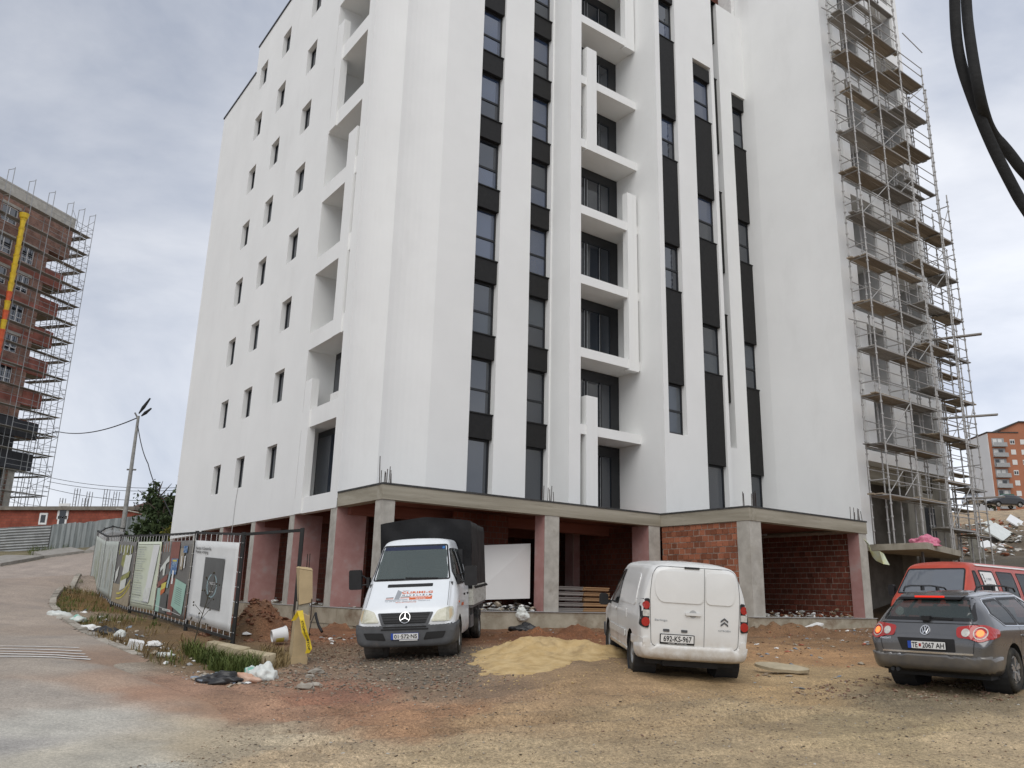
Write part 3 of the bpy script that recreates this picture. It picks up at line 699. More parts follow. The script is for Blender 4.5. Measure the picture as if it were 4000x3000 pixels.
def window(x0, x1, z0, z1, c, axis='v', split=None, name='window', fr=.07, mul=None, depth=.06, proud=.0):
    """frame with its panes; the plane stands at c"""
    b = MB(); o = c
    def add(p0, p1, q0, q1):
        if axis == 'v': b.box(p0, p1, o, o+depth, q0, q1)
        else: b.box(o, o+depth, p0, p1, q0, q1)
    add(x0, x0+fr, z0, z1); add(x1-fr, x1, z0, z1); add(x0+fr, x1-fr, z0, z0+fr); add(x0+fr, x1-fr, z1-fr, z1)
    zs = [z0+fr] + ([split-.04, split+.04] if split else []) + [z1-fr]; xs = [x0+fr] + ([mul-.04, mul+.04] if mul else []) + [x1-fr]
    if split: add(x0+fr, x1-fr, split-.04, split+.04)
    if mul:
        for q in range(0, len(zs), 2): add(mul-.04, mul+.04, zs[q], zs[q+1])
    w_ = part(name, b, M['black_frame'])
    for i in range(0, len(xs), 2):
        for j in range(0, len(zs), 2):
            gm = 'glass_sky' if (z0 > 13 and random.random() < .65) else random.choice(('glass','glass','glass','glass_film'))
            if axis == 'v': bx('pane', xs[i], xs[i+1], o+.035, o+.05, zs[j], zs[j+1], gm, w_)
            else: bx('pane', o+.035, o+.05, xs[i], xs[i+1], zs[j], zs[j+1], random.choice(('glass','glass','glass_film')), w_)
    return w_
for h in holes:
    if h[4] == .22: window(h[0], h[1], h[2], h[3], UA+.2, 'u', mul=(h[0]+h[1])/2+.18*0, fr=.08)
for k in range(9):
    s = 8.12+ST*(k-1); z0 = 4.85 if k == 0 else s; z1 = s+2.15
    for C in (C1, C2):
        window(C[0], C[1], z0, min(z1,HT), 24.33, 'v', split=None if k == 0 else s+.95)
        if z1 < HT-1:
            p = MB(); p.box(C[0]+.003,C[1]-.02,24.14,24.4,z1,z1+.91); p.box(C[0]+.003,C[1]+.01,24.10,24.4,z1+.905,z1+.95); part('black_panel', p, M['black'])
for j in range(5):
    s = 8.1+6.12*j
    window(*C3, s, s+2.05, 21.84, 'v', split=s+.95); window(28.0-.7, 28.1, s, s+2.05, 22.5, 'v')
    for (C, c) in ((C3, 21.68), ((27.06,28.1), 22.28)):
        if s+2.05 < 30:
            p = MB(); p.box(C[0]+.003,C[1]-.02,c,c+.25,s+2.05,min(s+6.08,30.7)); p.box(C[0]+.003,C[1]+.005,c-.03,c+.25,s+6.08,s+6.12) if s+6.2 < 30 else None; part('black_panel', p, M['black'])
for C, c in ((C4, 21.68), (C5, 22.18)):
    for j, s in enumerate((4.85, 11.02, 17.12, 23.2)):
        z1 = s+2.15 if j else 7.1
        window(*C, s, z1, c+.16, 'v', split=s+.95 if j else None)
        p = MB(); top = 26.0 if j == 3 else (11.02,17.12,23.2)[j]-.04
        p.box(C[0]+.003,C[1]-.02,c,c+.25,z1,top)
        if j < 3: p.box(C[0]+.003,C[1]+.005,c-.03,c+.25,top,top+.04)
        part('black_panel', p, M['black'])
# front balconies
for k in range(9):
    z = 7.72+ST*k
    if z < HT: bx('balcony_slab', 19.872, 23.098, 22.87, 24.25, z, z+.38, 'plaster')
def post(u0, u1, z0, z1): bx('balcony_post', u0, u1, 22.82, 23.12, z0, z1, 'plaster')
post(20.12,20.70,4.77,9.25); post(22.45,22.99,10.70,18.68); post(20.14,20.70,19.92,24.9); post(22.47,23.04,26.0,32.9)
for k in range(9):
    z0 = 4.8 if k == 0 else 8.1+ST*(k-1); z1 = 7.70 if k == 0 else z0+2.66
    b = MB(); c = 24.12
    for (x0, x1, q0, q1) in ((19.9,20.1,z0,z1),(22.62,23.08,z0,z1),(20.1,22.62,z1-.42,z1),(21.18,21.28,z0,z1-.42),(22.02,22.1,z0,z1-.42),(20.1,21.18,z0,z0+.08),(21.28,22.02,z0,z0+.08),(22.1,22.62,z0,z0+.08)): b.box(x0,x1,c,c+.1,q0,q1)
    dr = part('balcony_door', b, M['black_frame'])
    for (x0, x1) in ((20.1,21.18),(21.28,22.02),(22.1,22.62)): bx('pane', x0, x1, c+.05, c+.065, z0+.08, z1-.42, 'glass', dr)
    b2 = MB()
    for x in (21.3, 22.0, 21.14): b2.box(x-.012,x+.012,c-.012,c,z0+.1,z1-.5)
    part('door_profile', b2, M['steel'], dr)
# side balconies on the left facade
def lpost(v0, v1, z0, z1): bx('balcony_post', UA-.06, UA+.22, v0, v1, z0, z1, 'plaster')
lpost(27.32,27.93,4.3,9.18); lpost(25.16,25.88,10.40,18.5); lpost(27.32,27.93,19.6,24.55); lpost(25.16,25.88,25.6,30.4)
for k, (h, dd) in enumerate(zip(bal, DEP)):
    b = MB(); c = UA+dd-.12; v1 = 28.1 if k == 0 else 27.9
    b.box(c, c+.1, 25.06, v1, h[2], h[3]-.02)
    d_ = part('balcony_door', b, M['black_frame']); bx('pane', c-.012, c-.002, 25.2, 26.2, h[2]+.1, h[3]-.25, 'glass', d_); bx('pane', c-.012, c-.002, 26.3, v1-.1, h[2]+.1, h[3]-.25, 'glass', d_)
bx('foam_block', UA+.02, UA+.4, 25.1, 25.75, 8.03, 8.3, 'foam')
# wing balconies: posts, dark doors, white pilasters
def wpost(u0, u1, z0, z1): bx('balcony_post', u0, u1, 17.85, 18.15, z0, z1, 'plaster')
wpost(31.25,31.85,8.0,13.6); wpost(31.0,31.5,14.1,20.0); wpost(31.25,31.85,20.3,26.2); wpost(31.25,31.85,27,32)
for k in range(9):
    z = 8.03+ST*k
    bx('balcony_door', 35.5, 36.5, 19.69, 19.77, z-.15, z+2.1, 'black_frame')
# raw part behind, further along the wing
b = MB(); b.box(37.8,41,19.8,27,.8,20.4); part('unfinished_wing', b, M['concrete_pale'])
for k in range(5):
    z = 4.0+ST*k
    b = MB(); b.box(38.6,39.9,19.76,19.82,z,z+2.3); part('opening_shade_panel', b, M['black'])  # black panels on the solid wall give the openings' shade as colour
    bx('floor_edge', 37.82, 41.1, 19.5, 19.9, z+2.6, z+2.85, 'concrete')
# ground level of the wing: raw opening, column, canopy
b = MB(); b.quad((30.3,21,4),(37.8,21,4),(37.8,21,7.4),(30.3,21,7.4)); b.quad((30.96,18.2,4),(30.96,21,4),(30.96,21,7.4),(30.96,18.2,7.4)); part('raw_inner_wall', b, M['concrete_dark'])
bx('raw_column', 35.0, 35.4, 18.0, 18.5, 4, 7.41, 'concrete_pale'); bx('raw_column', 37.3, 37.75, 17.95, 18.5, .8, 7.41, 'concrete_pale')
bx('raw_beam', 31.0, 37.75, 18.55, 18.95, 6.75, 7.41, 'concrete')
b = MB(); b.quad((30.3,18,4.0),(37.8,18,4.0),(37.8,21,4.0),(30.3,21,4.0)); part('raw_floor', b, M['concrete'])
b = MB(); top = 3.97; P = [(30.2,17.95),(30.2,15.38),(35.3,16.6),(37.8,18.0)]
pr = [(a, c) for a, c in P]; b.prism(pr, top-.24, top); part('canopy_slab', b, M['concrete'])
bx('steel_prop', 31.6, 31.68, 16.3, 16.38, .9, 3.73, 'steel_dark')
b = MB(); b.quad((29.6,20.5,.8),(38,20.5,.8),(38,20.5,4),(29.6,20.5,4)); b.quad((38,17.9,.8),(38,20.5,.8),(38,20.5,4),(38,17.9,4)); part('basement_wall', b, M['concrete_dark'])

# ---- ground floor: beams, columns, slab, plinth
ZT, ZB, ZF = 4.75, 4.32, 1.22
bx('concrete_beam', 10.91, 22.47, 21.32, 21.68, ZB, ZT, 'concrete'); bx('concrete_beam', 10.91, 11.27, 21.68, 24.44, ZB, ZT, 'concrete')
bx('concrete_beam', 22.47, 22.85, 17.30, 21.68, ZB, ZT, 'concrete'); bx('concrete_beam', 22.85, 29.53, 17.30, 17.66, ZB, ZT, 'concrete')
bx('concrete_beam', 29.17, 29.53, 17.66, 21.6, ZB, ZT, 'concrete')
b = MB(); b.box(11.27,22.47,21.68,45,4.5,4.72); b.box(22.85,29.17,17.66,45,4.5,4.72); b.box(22.47,22.85,21.68,45,4.5,4.72); part('ceiling_slab', b, M['ceiling'])
b = MB()
for q in ((10.90,22.47,21.30,21.5),(10.89,11.1,21.5,24.44),(22.45,22.7,17.28,21.32),(22.7,29.55,17.28,17.5)): b.box(q[0],q[1],q[2],q[3],ZT,ZT+.055)
part('bitumen_edge', b, M['bitumen'])
b = MB(); b.box(11.1,22.46,21.5,24.2,4.725,4.76); b.box(22.7,29.53,17.5,22.1,4.725,4.76); part('terrace_deck', b, M['bitumen'])
# beams of the ceiling inside
for v in (24.2, 28.0, 32.0, 36.0): bx('ceiling_beam', 11.3, 29.0, v, v+.35, 4.1, 4.49, 'ceiling')
def column(u0, u1, v0, v1, pf=None, pl=None, z0=ZF, z1=ZB):
    b = MB(); m0, m1 = 0, 1
    b.box(u0,u1,v0,v1,z0,z1,0)
    if pl: b.quad((u0-.012,v1,z0),(u0-.012,v0,z0),(u0-.012,v0,z1),(u0-.012,v1,z1),1)
    if pf: b.quad((u0,v0-.012,z0),(u1,v0-.012,z0),(u1,v0-.012,z1),(u0,v0-.012,z1),1)
    return part('column', b, [M['concrete_pale'], M['pink']])
column(10.94,11.36,21.36,21.8); column(16.98,17.6,21.34,21.85,pl=True); column(21.86,22.44,21.34,22.2,pl=True)
column(22.49,23.1,17.33,17.85); column(28.98,29.5,17.33,17.8,pl=True)
for v in (24.45,28.0,32.05,36.1,40.2,44.3): column(10.93,11.98,v,v+.48,pf=True)
for (u, v) in ((17.3,26),(22.2,26),(26,24)): column(u,u+.5,v,v+.5,pf=True,pl=True)
# floor slab and plinth
b = MB(); b.box(10.88,22.6,21.28,45,.2,1.2); b.box(22.6,29.6,17.26,45,.2,1.2); b.box(22.42,22.6,17.26,21.28,.2,1.2); part('plinth', b, M['plinth'])
b = MB(); b.box(10.86,22.4,21.24,21.5,1.2,ZF); b.box(10.86,11.1,21.5,45,1.2,ZF); b.box(22.4,29.62,17.22,17.5,1.2,ZF); part('plinth_edge', b, M['plaster_grey'])
b = MB()
for i in range(11):
    v = 21.6+i*2.1
    for (z0, z1, s) in ((.72,1.16,0),(.25,.70,.9)): b.box(10.845,10.879,v+s+.015,v+s+2.085,z0,z1)
part('plinth_cladding', b, M['plinth'])
# inner walls
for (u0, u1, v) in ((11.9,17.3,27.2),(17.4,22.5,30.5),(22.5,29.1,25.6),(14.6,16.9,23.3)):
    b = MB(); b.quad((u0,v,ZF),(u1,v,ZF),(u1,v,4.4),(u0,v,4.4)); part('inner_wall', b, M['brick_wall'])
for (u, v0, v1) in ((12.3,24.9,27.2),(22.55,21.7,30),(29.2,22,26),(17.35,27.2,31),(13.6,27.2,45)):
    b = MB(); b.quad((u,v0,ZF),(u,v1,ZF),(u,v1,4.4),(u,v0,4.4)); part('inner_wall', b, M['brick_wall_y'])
b = MB(); b.box(26.4,26.5,23.5,23.6,ZF,4.4); b.box(20.6,20.75,26,26.1,ZF,4.4); part('plaster_strip', b, M['concrete_pale'])
# brick infill walls, brick by brick
def brick_wall(name, face, c, a0, a1, z0, z1, L=.262, H=.207, bm_='brick'):
    bk = MB()
    if face == 'u': bk.box(c+.02, c+.16, a0, a1, z0, z1)
    w_ = part(name, bk, M['mortar'])
    pr = MB(); pr.box(-.5,.5,-.5,.5,-.5,.5)
    r = 0; z = z0+.01
    while z+H*.6 < z1:
        h = min(H, z1-z)-.024; x = a0 - (L/2 if r % 2 else 0) + random.uniform(-.03,.03)
        while x < a1-.03:
            y0, y1 = max(x, a0), min(x+L-.024, a1)
            if y1-y0 > .04:
                o_ = link('brick', unit('box', M[bm_]), w_)
                j = random.uniform(-.012,.012)
                o_.location = (c+.08+j-BO[0], (y0+y1)/2-BO[1], z+h/2-BO[2]); o_.scale = (.155, y1-y0, h+random.uniform(-.006,.004))
                o_.rotation_euler = (random.uniform(-.008,.008), 0, random.uniform(-.012,.012))
            x += L
        z += H; r += 1
    return w_
brick_wall('brick_infill', 'u', 22.53, 17.86, 21.32, ZF, ZB)
brick_wall('brick_partition', 'u', 29.06, 17.82, 22.0, ZF, ZB+.1, bm_='brick_shaded')
# starter bars on top of the columns
for (u, v, n, tall) in ((11.15,21.55,8,1),(17.3,21.55,7,0),(22.85,17.55,7,0),(29.2,17.5,7,0)):
    for i in range(n):
        a = u-.18+.36*(i/(n-1)); c = v+random.choice((-.13,.13)); h = random.uniform(.35,.62)+(.35 if tall and i == 0 else 0)
        rod('rebar', (a, c, ZT), (a+random.uniform(-.03,.03), c+random.uniform(-.03,.03), ZT+h), .012, M['rebar'], WB, BO)
# lamp wire down the left facade
b = MB(); b.tube([(UA-.02,34.6,5.86),(UA-.03,34.7,5.2),(UA-.02,34.75,4.4),(UA-.1,34.6,3.0)], .012, 5); part('hanging_wire', b, M['plaster_grey'])

# loose things on the ground-floor slab
def put(o_, u, v, z, rz=0):
    o_.location = W(u, v, z); o_.rotation_euler.z = BROT+rz
def make_pallet(m):
    r = empty('wooden_pallet', (0,0,0))
    for y in (-.38,0,.38): pbox('bearer', -.6,.6,y-.05,y+.05,.0225,.10,m,r)
    for k in range(5): pbox('deck_board', -.6,.6,-.4+k*.2-.06,-.4+k*.2+.06,.10,.122,m,r)
    for k in (-1,0,1): pbox('base_board', -.6,.6,k*.35-.05,k*.35+.05,0,.022,m,r)
    return r
def dup(root, label=None):
    c = root.copy(); COL.objects.link(c)
    if label: c['label'] = label
    for ch in root.children:
        k = ch.copy(); COL.objects.link(k); k.parent = c
        for g in ch.children:
            h = g.copy(); COL.objects.link(h); h.parent = k
    return c
M['wood_pale'] = mat('pale_wood', (.33,.19,.09), .8, scale=5, col2=(.48,.31,.17), stretch=(1,7,7), rand=.2)
M['wood_grey'] = mat('grey_wood', (.20,.18,.165), .85, scale=5, col2=(.31,.29,.27), stretch=(1,7,7), rand=.2)
ordn = ['bottom', 'second', 'third', 'fourth', 'top', 'sixth']
for (m, u, v, nm, rz) in (('wood_grey', 18.25, 22.0, 'weathered grey', 0), ('wood_pale', 19.55, 22.1, 'new orange-brown', .03)):
    first = None
    for k in range(5):
        lb = '%s wooden pallet, %s of its stack behind the white panel van' % (nm, ordn[k]) if m == 'wood_pale' else '%s wooden pallet, %s of its stack beside the concrete column' % (nm, ordn[k])
        if first is None: first = make_pallet(M[m]); t_ = first; tag(t_, lb, 'pallet', 'stacked wooden pallets')
        else: t_ = dup(first, lb)
        put(t_, u+random.uniform(-.03,.03), v+random.uniform(-.04,.04), ZF+k*.175, rz+random.uniform(-.03,.03))
        if k: pass
b = MB(); q = [(14.5,22.0,1.52),(16.72,21.75,1.62),(17.02,22.15,3.42),(14.6,22.7,3.22)]
q = [tuple(W(*p)) for p in q]; n_ = Vector(tuple(W(.02,.06,0)))
b.hexa([q[0],q[1],tuple(Vector(q[1])+n_),tuple(Vector(q[0])+n_),q[3],q[2],tuple(Vector(q[2])+n_),tuple(Vector(q[3])+n_)])
tag(b.build('white_board', mat('white_panel_board', (.60,.59,.57), .8, var=.02, scale=1)), 'large white board leaning inside the open concrete bay behind the truck', 'board')
# ------------------------------------------------------------------ vehicles
M['van_white'] = mat('white_car_paint', (.70,.70,.68), .35, var=.03, scale=2, spec=.5, coat=.4, mud=((.42,.35,.26), .22, .72))
M['truck_white'] = mat('truck_white_paint', (.72,.75,.77), .35, var=.03, scale=2, spec=.5, coat=.4, mud=((.40,.35,.28), .28, .85))
M['car_grey'] = mat('grey_metallic_paint', (.115,.117,.122), .24, .5, var=.06, scale=3, spec=.5, coat=.7, mud=((.20,.17,.13), .25, .75))
M['car_red'] = mat('red_car_paint', (.44,.05,.022), .42, var=.1, scale=2, spec=.5, coat=.3, grime=((.28,.11,.08), 2, .6, .4))
M['car_black'] = mat('black_car_paint', (.012,.012,.014), .25, var=.1, spec=.5, coat=.6)
M['car_silver'] = mat('silver_paint', (.40,.41,.42), .35, .4, var=.05, coat=.5)
M['plastic_grey'] = mat('grey_bumper_plastic', (.085,.088,.092), .65, var=.15, scale=5, spec=.35, grime=((.17,.14,.11), 3, .55, .5))
M['plastic_black'] = mat('black_plastic', (.016,.016,.017), .55, var=.15, scale=6, spec=.35)
M['chrome'] = mat('chrome', (.68,.68,.68), .15, 1.0, var=.03)
M['alloy'] = mat('alloy_rim', (.42,.42,.42), .35, .8, var=.08, scale=5)
M['steel_rim'] = mat('steel_rim', (.33,.33,.32), .5, .4, var=.15, scale=6)
M['lamp_red'] = mat('red_lens', (.36,.012,.008), .15, var=.05, spec=.6, coat=.5)
M['lamp_clear'] = mat('clear_lens', (.50,.49,.45), .2, var=.2, scale=20, spec=.6)
M['lamp_old'] = mat('yellowed_headlight', (.42,.41,.30), .25, scale=9, col2=(.58,.57,.48), spec=.6)
M['lamp_lit'] = mat('lit_brake_lamp', (.6,.06,.02), .3, var=.02, emit=((1,.22,.05), 1.6))
M['brake_lit'] = mat('lit_high_brake_light', (.5,.02,.01), .3, var=.02, emit=((1,.03,.01), .55))
M['plate'] = mat('plate_white', (.72,.72,.70), .45, var=.04)
M['ink'] = mat('black_ink', (.012,.012,.012), .6, var=.05)
M['ink_orange'] = mat('orange_ink', (.62,.13,.035), .6, var=.05)
M['ink_grey'] = mat('grey_ink', (.30,.32,.34), .6, var=.05)
M['ink_blue'] = mat('blue_ink', (.02,.07,.38), .6, var=.05)
M['ink_white'] = mat('white_ink', (.75,.75,.74), .6, var=.03)
M['seam'] = mat('panel_gap', (.09,.09,.09), .8, var=.05)
M['interior'] = mat('dark_interior', (.03,.031,.033), .8, var=.2, scale=5)
M['seat_grey'] = mat('grey_seat_cloth', (.09,.095,.10), .9, var=.2, scale=30)
M['tarp'] = mat('black_tarpaulin', (.009,.009,.010), .6, var=.25, scale=3, spec=.25, bump=.25, bscale=14)
M['tint'] = glass_mat('car_glass', (.02,.026,.027), .1, see=.42)
M['tint_teal'] = glass_mat('reflection_teal_glass', (.055,.072,.07), .2, see=.42)  # base tint raised to stand for reflections in the rear window
M['windscreen'] = glass_mat('windscreen_glass', (.10,.125,.12), .2, see=.34)

def chaikin(P, n):
    P = np.asarray(P, float)
    for _ in range(n):
        Q = .75*P[:-1]+.25*P[1:]; Rr = .25*P[:-1]+.75*P[1:]
        P = np.vstack([P[:1], np.stack([Q, Rr], 1).reshape(-1, P.shape[1])[1:-1], P[-1:]])
    return P
class Hull:
    def __init__(s, rows, dx=.035, sig=2.2, bulge=(.03,.03), crown=.03):
        rows = np.array(sorted(rows), float); xs = np.linspace(rows[0,0], rows[-1,0], int((rows[-1,0]-rows[0,0])/dx)+1)
        pr = np.stack([np.interp(xs, rows[:,0], rows[:,k]) for k in range(1, 8)], 1)
        kr = int(4*sig); ker = np.exp(-.5*(np.arange(-kr, kr+1)/sig)**2); ker /= ker.sum()
        pad = np.vstack([np.repeat(pr[:1], kr, 0), pr, np.repeat(pr[-1:], kr, 0)])
        for k in range(7): pr[:,k] = np.convolve(pad[:,k], ker, 'valid')
        rings = []
        for x, (zb, zs, zt, wb, ws, wt, rt) in zip(xs, pr):
            zs = min(zs, zt-.06)
            P = [(0,zb),(wb*.9,zb),(wb,zb+.06),(wb+.4*(ws-wb),zb+.45*(zs-zb)),(ws,zs-.10*(zs-zb)),(ws-.015,zs+.03*(zt-zs)),(ws+(wt-ws)*.5,zs+.5*(zt-zs)),(wt,zt-rt),(wt-.25*rt,zt-.35*rt),(wt-rt,zt-.05*rt),(wt*.5,zt+crown*.7),(0,zt+crown)]
            h = chaikin(P, 2)
            rings.append([(x, y, z) for y, z in h] + [(x, -y, z) for y, z in h[-2:0:-1]])
        rings = np.array(rings)
        def cap(r, sx, bl):
            c = r.mean(0); out = []
            for t in np.linspace(1, 0, 14)[1:-1]:
                q = c+(r-c)*t; q[:,0] = r[:,0]+sx*bl*(1-t**3)
                out.append(q)
            return out
        r0 = cap(rings[0], -1, bulge[0])[::-1]; r1 = cap(rings[-1], 1, bulge[1])
        allr = np.array(r0+list(rings)+r1); s.nr, s.np = allr.shape[:2]
        s.v = [Vector(p) for p in allr.reshape(-1, 3)]; s.f = []
        n = s.np
        for i in range(s.nr-1):
            for j in range(n):
                a = i*n+j; b = i*n+(j+1)%n; s.f.append((a, b, b+n, a+n))
        s.f.append(tuple(reversed(range(n)))); e = (s.nr-1)*n; s.f.append(tuple(e+j for j in range(n)))
        s.bvh = BVHTree.FromPolygons(s.v, s.f); s.cut = set()
        s.cen = [sum((s.v[k] for k in f), Vector())/len(f) for f in s.f]
        s.nrm = []
        for f, c in zip(s.f, s.cen):
            nn = (s.v[f[1]]-s.v[f[0]]).cross(s.v[f[2]]-s.v[f[0]])
            s.nrm.append(nn.normalized() if nn.length > 0 else Vector((0,0,1)))
    def arch(s, x, z, r, ymin=.5):
        moved = {}
        for i, c in enumerate(s.cen):
            if abs(c.y) > ymin and math.hypot(c.x-x, c.z-z) < r: s.cut.add(i)
        keepv = set(k for i, f in enumerate(s.f) if i not in s.cut for k in f)
        for i in list(s.cut):
            for k in s.f[i]:
                p = s.v[k]; d = math.hypot(p.x-x, p.z-z)
                if k in keepv and abs(p.y) > ymin and abs(d-r) < .06 and d > 1e-3 and p.z > .1:
                    s.v[k] = Vector((x+(p.x-x)*r/d, p.y, z+(p.z-z)*r/d))
    AX = {'rear': (0,1,2,1), 'front': (0,1,2,-1), 'left': (1,0,2,-1), 'right': (1,0,2,1), 'top': (2,0,1,-1)}
    def shoot(s, a, b, axis):
        k, i, j, d = s.AX[axis]
        o = [0,0,0]; o[k] = -10*d; o[i] = a; o[j] = b; dr = [0,0,0]; dr[k] = d; dr = Vector(dr)
        h = s.bvh.ray_cast(Vector(o), dr)
        if h[0] is None:
            p = s.bvh.find_nearest(Vector(o)+dr*8.5)
            q = Vector(o); q[k] = p[0][k]; return q, dr
        return h[0], dr
    def window(s, poly, axis, grow=0):
        k, i, j, d = s.AX[axis]; P = np.array(poly); c = P.mean(0); P = c+(P-c)*(1-grow)
        cc = np.array([tuple(c_) for c_ in s.cen]); inn = inpoly(cc[:,i], cc[:,j], [tuple(p) for p in P])
        for q in np.nonzero(inn)[0]:
            if s.nrm[q][k]*d < -.15 and (k != 1 or cc[q,1]*d < 0): s.cut.add(int(q))
    def build(s, m, root, name='body'):
        b = MB(); b.v = [tuple(p) for p in s.v]; b.f = [f for i, f in enumerate(s.f) if i not in s.cut]; b.m = [0]*len(b.f)
        return b.build(name, m, root, smooth=True)
    def patch(s, name, poly, axis, m, root, off=.004, skirt=.02, res=.05, hole=None, smooth=True, loc=None):
        def resample(P):
            o = []
            for k in range(len(P)):
                a, b = Vector(P[k]), Vector(P[(k+1) % len(P)]); n = max(1, int((b-a).length/res))
                o += [a.lerp(b, t/n) for t in range(n)]
            return o
        bo = resample(poly); pts = list(bo); ed = [(i, (i+1) % len(bo)) for i in range(len(bo))]
        if hole:
            hb = resample(hole); n0 = len(pts); pts += hb; ed += [(n0+i, n0+(i+1) % len(hb)) for i in range(len(hb))]
        A = np.array([tuple(p) for p in bo]); mn, mx_ = A.min(0), A.max(0)
        gx = np.arange(mn[0]+res/2, mx_[0], res); gy = np.arange(mn[1]+res/2, mx_[1], res)
        if len(gx) and len(gy) and len(gx)*len(gy) < 4000:
            G = np.array([(x, y) for x in gx for y in gy]); inn = inpoly(G[:,0], G[:,1], [tuple(p) for p in bo])
            if hole: inn &= ~inpoly(G[:,0], G[:,1], [tuple(p) for p in hb])
            pts += [Vector(p) for p in G[inn]]
        vv, ee, ff, *_ = delaunay_2d_cdt([Vector(p) for p in pts], ed, [], 1, 1e-5)
        V = np.array([tuple(p) for p in vv])
        ff = [f for f in ff]
        cs = np.array([V[list(f)].mean(0) for f in ff]); ok = inpoly(cs[:,0], cs[:,1], [tuple(p) for p in bo])
        if hole: ok &= ~inpoly(cs[:,0], cs[:,1], [tuple(p) for p in hb])
        ff = [f for f, o_ in zip(ff, ok) if o_]
        b = MB(); cnt = {}
        for p in vv:
            h, dr = s.shoot(p[0], p[1], axis); b.v.append(tuple(h-dr*off))
        for f in ff:
            b.f.append(tuple(f)); b.m.append(0)
            for t in range(len(f)):
                e = (f[t], f[(t+1) % len(f)]); cnt[e] = cnt.get(e, 0)+1
        if skirt:
            low = {}
            for (a, c) in [e for e in cnt if (e[1], e[0]) not in cnt]:
                for q in (a, c):
                    if q not in low: low[q] = len(b.v); b.v.append(tuple(Vector(b.v[q])+dr*skirt))
                b.f.append((c, a, low[a], low[c])); b.m.append(0)
        return b.build(name, m, root, smooth=False)
    def shell(s, name, cond, off, m, root):
        fs = [f for i, f in enumerate(s.f) if i not in s.cut and cond(s.cen[i])]
        nv = {}
        for i, f in enumerate(s.f):
            for k in f: nv[k] = nv.get(k, Vector())+s.nrm[i]
        b = MB(); mp_ = {}; cnt = {}
        for f in fs:
            for k in f:
                if k not in mp_: mp_[k] = len(b.v); b.v.append(tuple(s.v[k]+nv[k].normalized()*off))
            b.f.append(tuple(mp_[k] for k in f)); b.m.append(0)
            for t in range(len(f)): cnt[(f[t], f[(t+1) % len(f)])] = 1
        low = {}
        for (a, c) in [e for e in cnt if (e[1], e[0]) not in cnt]:
            for q in (a, c):
                if q not in low: low[q] = len(b.v); b.v.append(tuple(s.v[q]-nv[q].normalized()*.015))
            b.f.append((mp_[c], mp_[a], low[a], low[c])); b.m.append(0)
        return b.build(name, m, root, smooth=True)
def rrect(x0, x1, y0, y1, r=.03, n=5): return rpoly([(x0,y0),(x1,y0),(x1,y1),(x0,y1)], r, n)
def rpoly(P, r, n=5):
    o = []
    for i in range(len(P)):
        a, b, c = Vector(P[i-1]), Vector(P[i]), Vector(P[(i+1) % len(P)])
        rr = r[i] if isinstance(r, (list, tuple)) else r
        rr = min(rr, (a-b).length*.45, (c-b).length*.45); p, q = b+(a-b).normalized()*rr, b+(c-b).normalized()*rr
        for k in range(n+1):
            t = k/n; o.append(tuple((1-t)**2*p+2*t*(1-t)*b+t*t*q))
    return o
def shrink(P, d):
    c = sum((Vector(p) for p in P), Vector((0,0)))/len(P); o = []
    for i in range(len(P)):
        a, b, e = Vector(P[i-1]), Vector(P[i]), Vector(P[(i+1) % len(P)])
        t = (e-a).normalized(); n = Vector((-t.y, t.x))
        if n.dot(c-b) < 0: n = -n
        o.append(tuple(b+n*d))
    return o
def ell(cx, cy, rx, ry, n=24, a0=0): return [(cx+rx*math.cos(2*math.pi*k/n+a0), cy+ry*math.sin(2*math.pi*k/n+a0)) for k in range(n)]
_dg = None
def text2d(s_, width=None, height=None, bold=.0, spacing=1.0):
    cu = bpy.data.curves.new('t', 'FONT'); cu.body = s_; cu.size = 1; cu.align_x = 'CENTER'; cu.offset = bold; cu.space_character = spacing; cu.resolution_u = 3
    ob = bpy.data.objects.new('t', cu); COL.objects.link(ob)
    dg = bpy.context.evaluated_depsgraph_get(); dg.update()
    me = bpy.data.meshes.new_from_object(ob.evaluated_get(dg))
    V = np.array([tuple(v.co)[:2] for v in me.vertices]); F = [tuple(p.vertices) for p in me.polygons]
    bpy.data.objects.remove(ob); bpy.data.meshes.remove(me); bpy.data.curves.remove(cu)
    mn, mx_ = V.min(0), V.max(0); V = V-(mn+mx_)/2; sz = mx_-mn
    sy = height/sz[1] if height else None; sx = width/sz[0] if width else None
    V[:,0] *= sx if sx else sy; V[:,1] *= sy if sy else sx
    return V, F
def text_on(h, name, s_, cx, cy, axis, m, root, width=None, height=None, bold=.02, flip=False, off=.008, spacing=1.0, slope=0):
    V, F = text2d(s_, width, height, bold, spacing); b = MB()
    for x, y in V:
        p, dr = h.shoot(cx+(-x if flip else x), cy+y+slope*x, axis); b.v.append(tuple(p-dr*off))
    b.f = F; b.m = [0]*len(F)
    return b.build(name, m, root, fix=False)
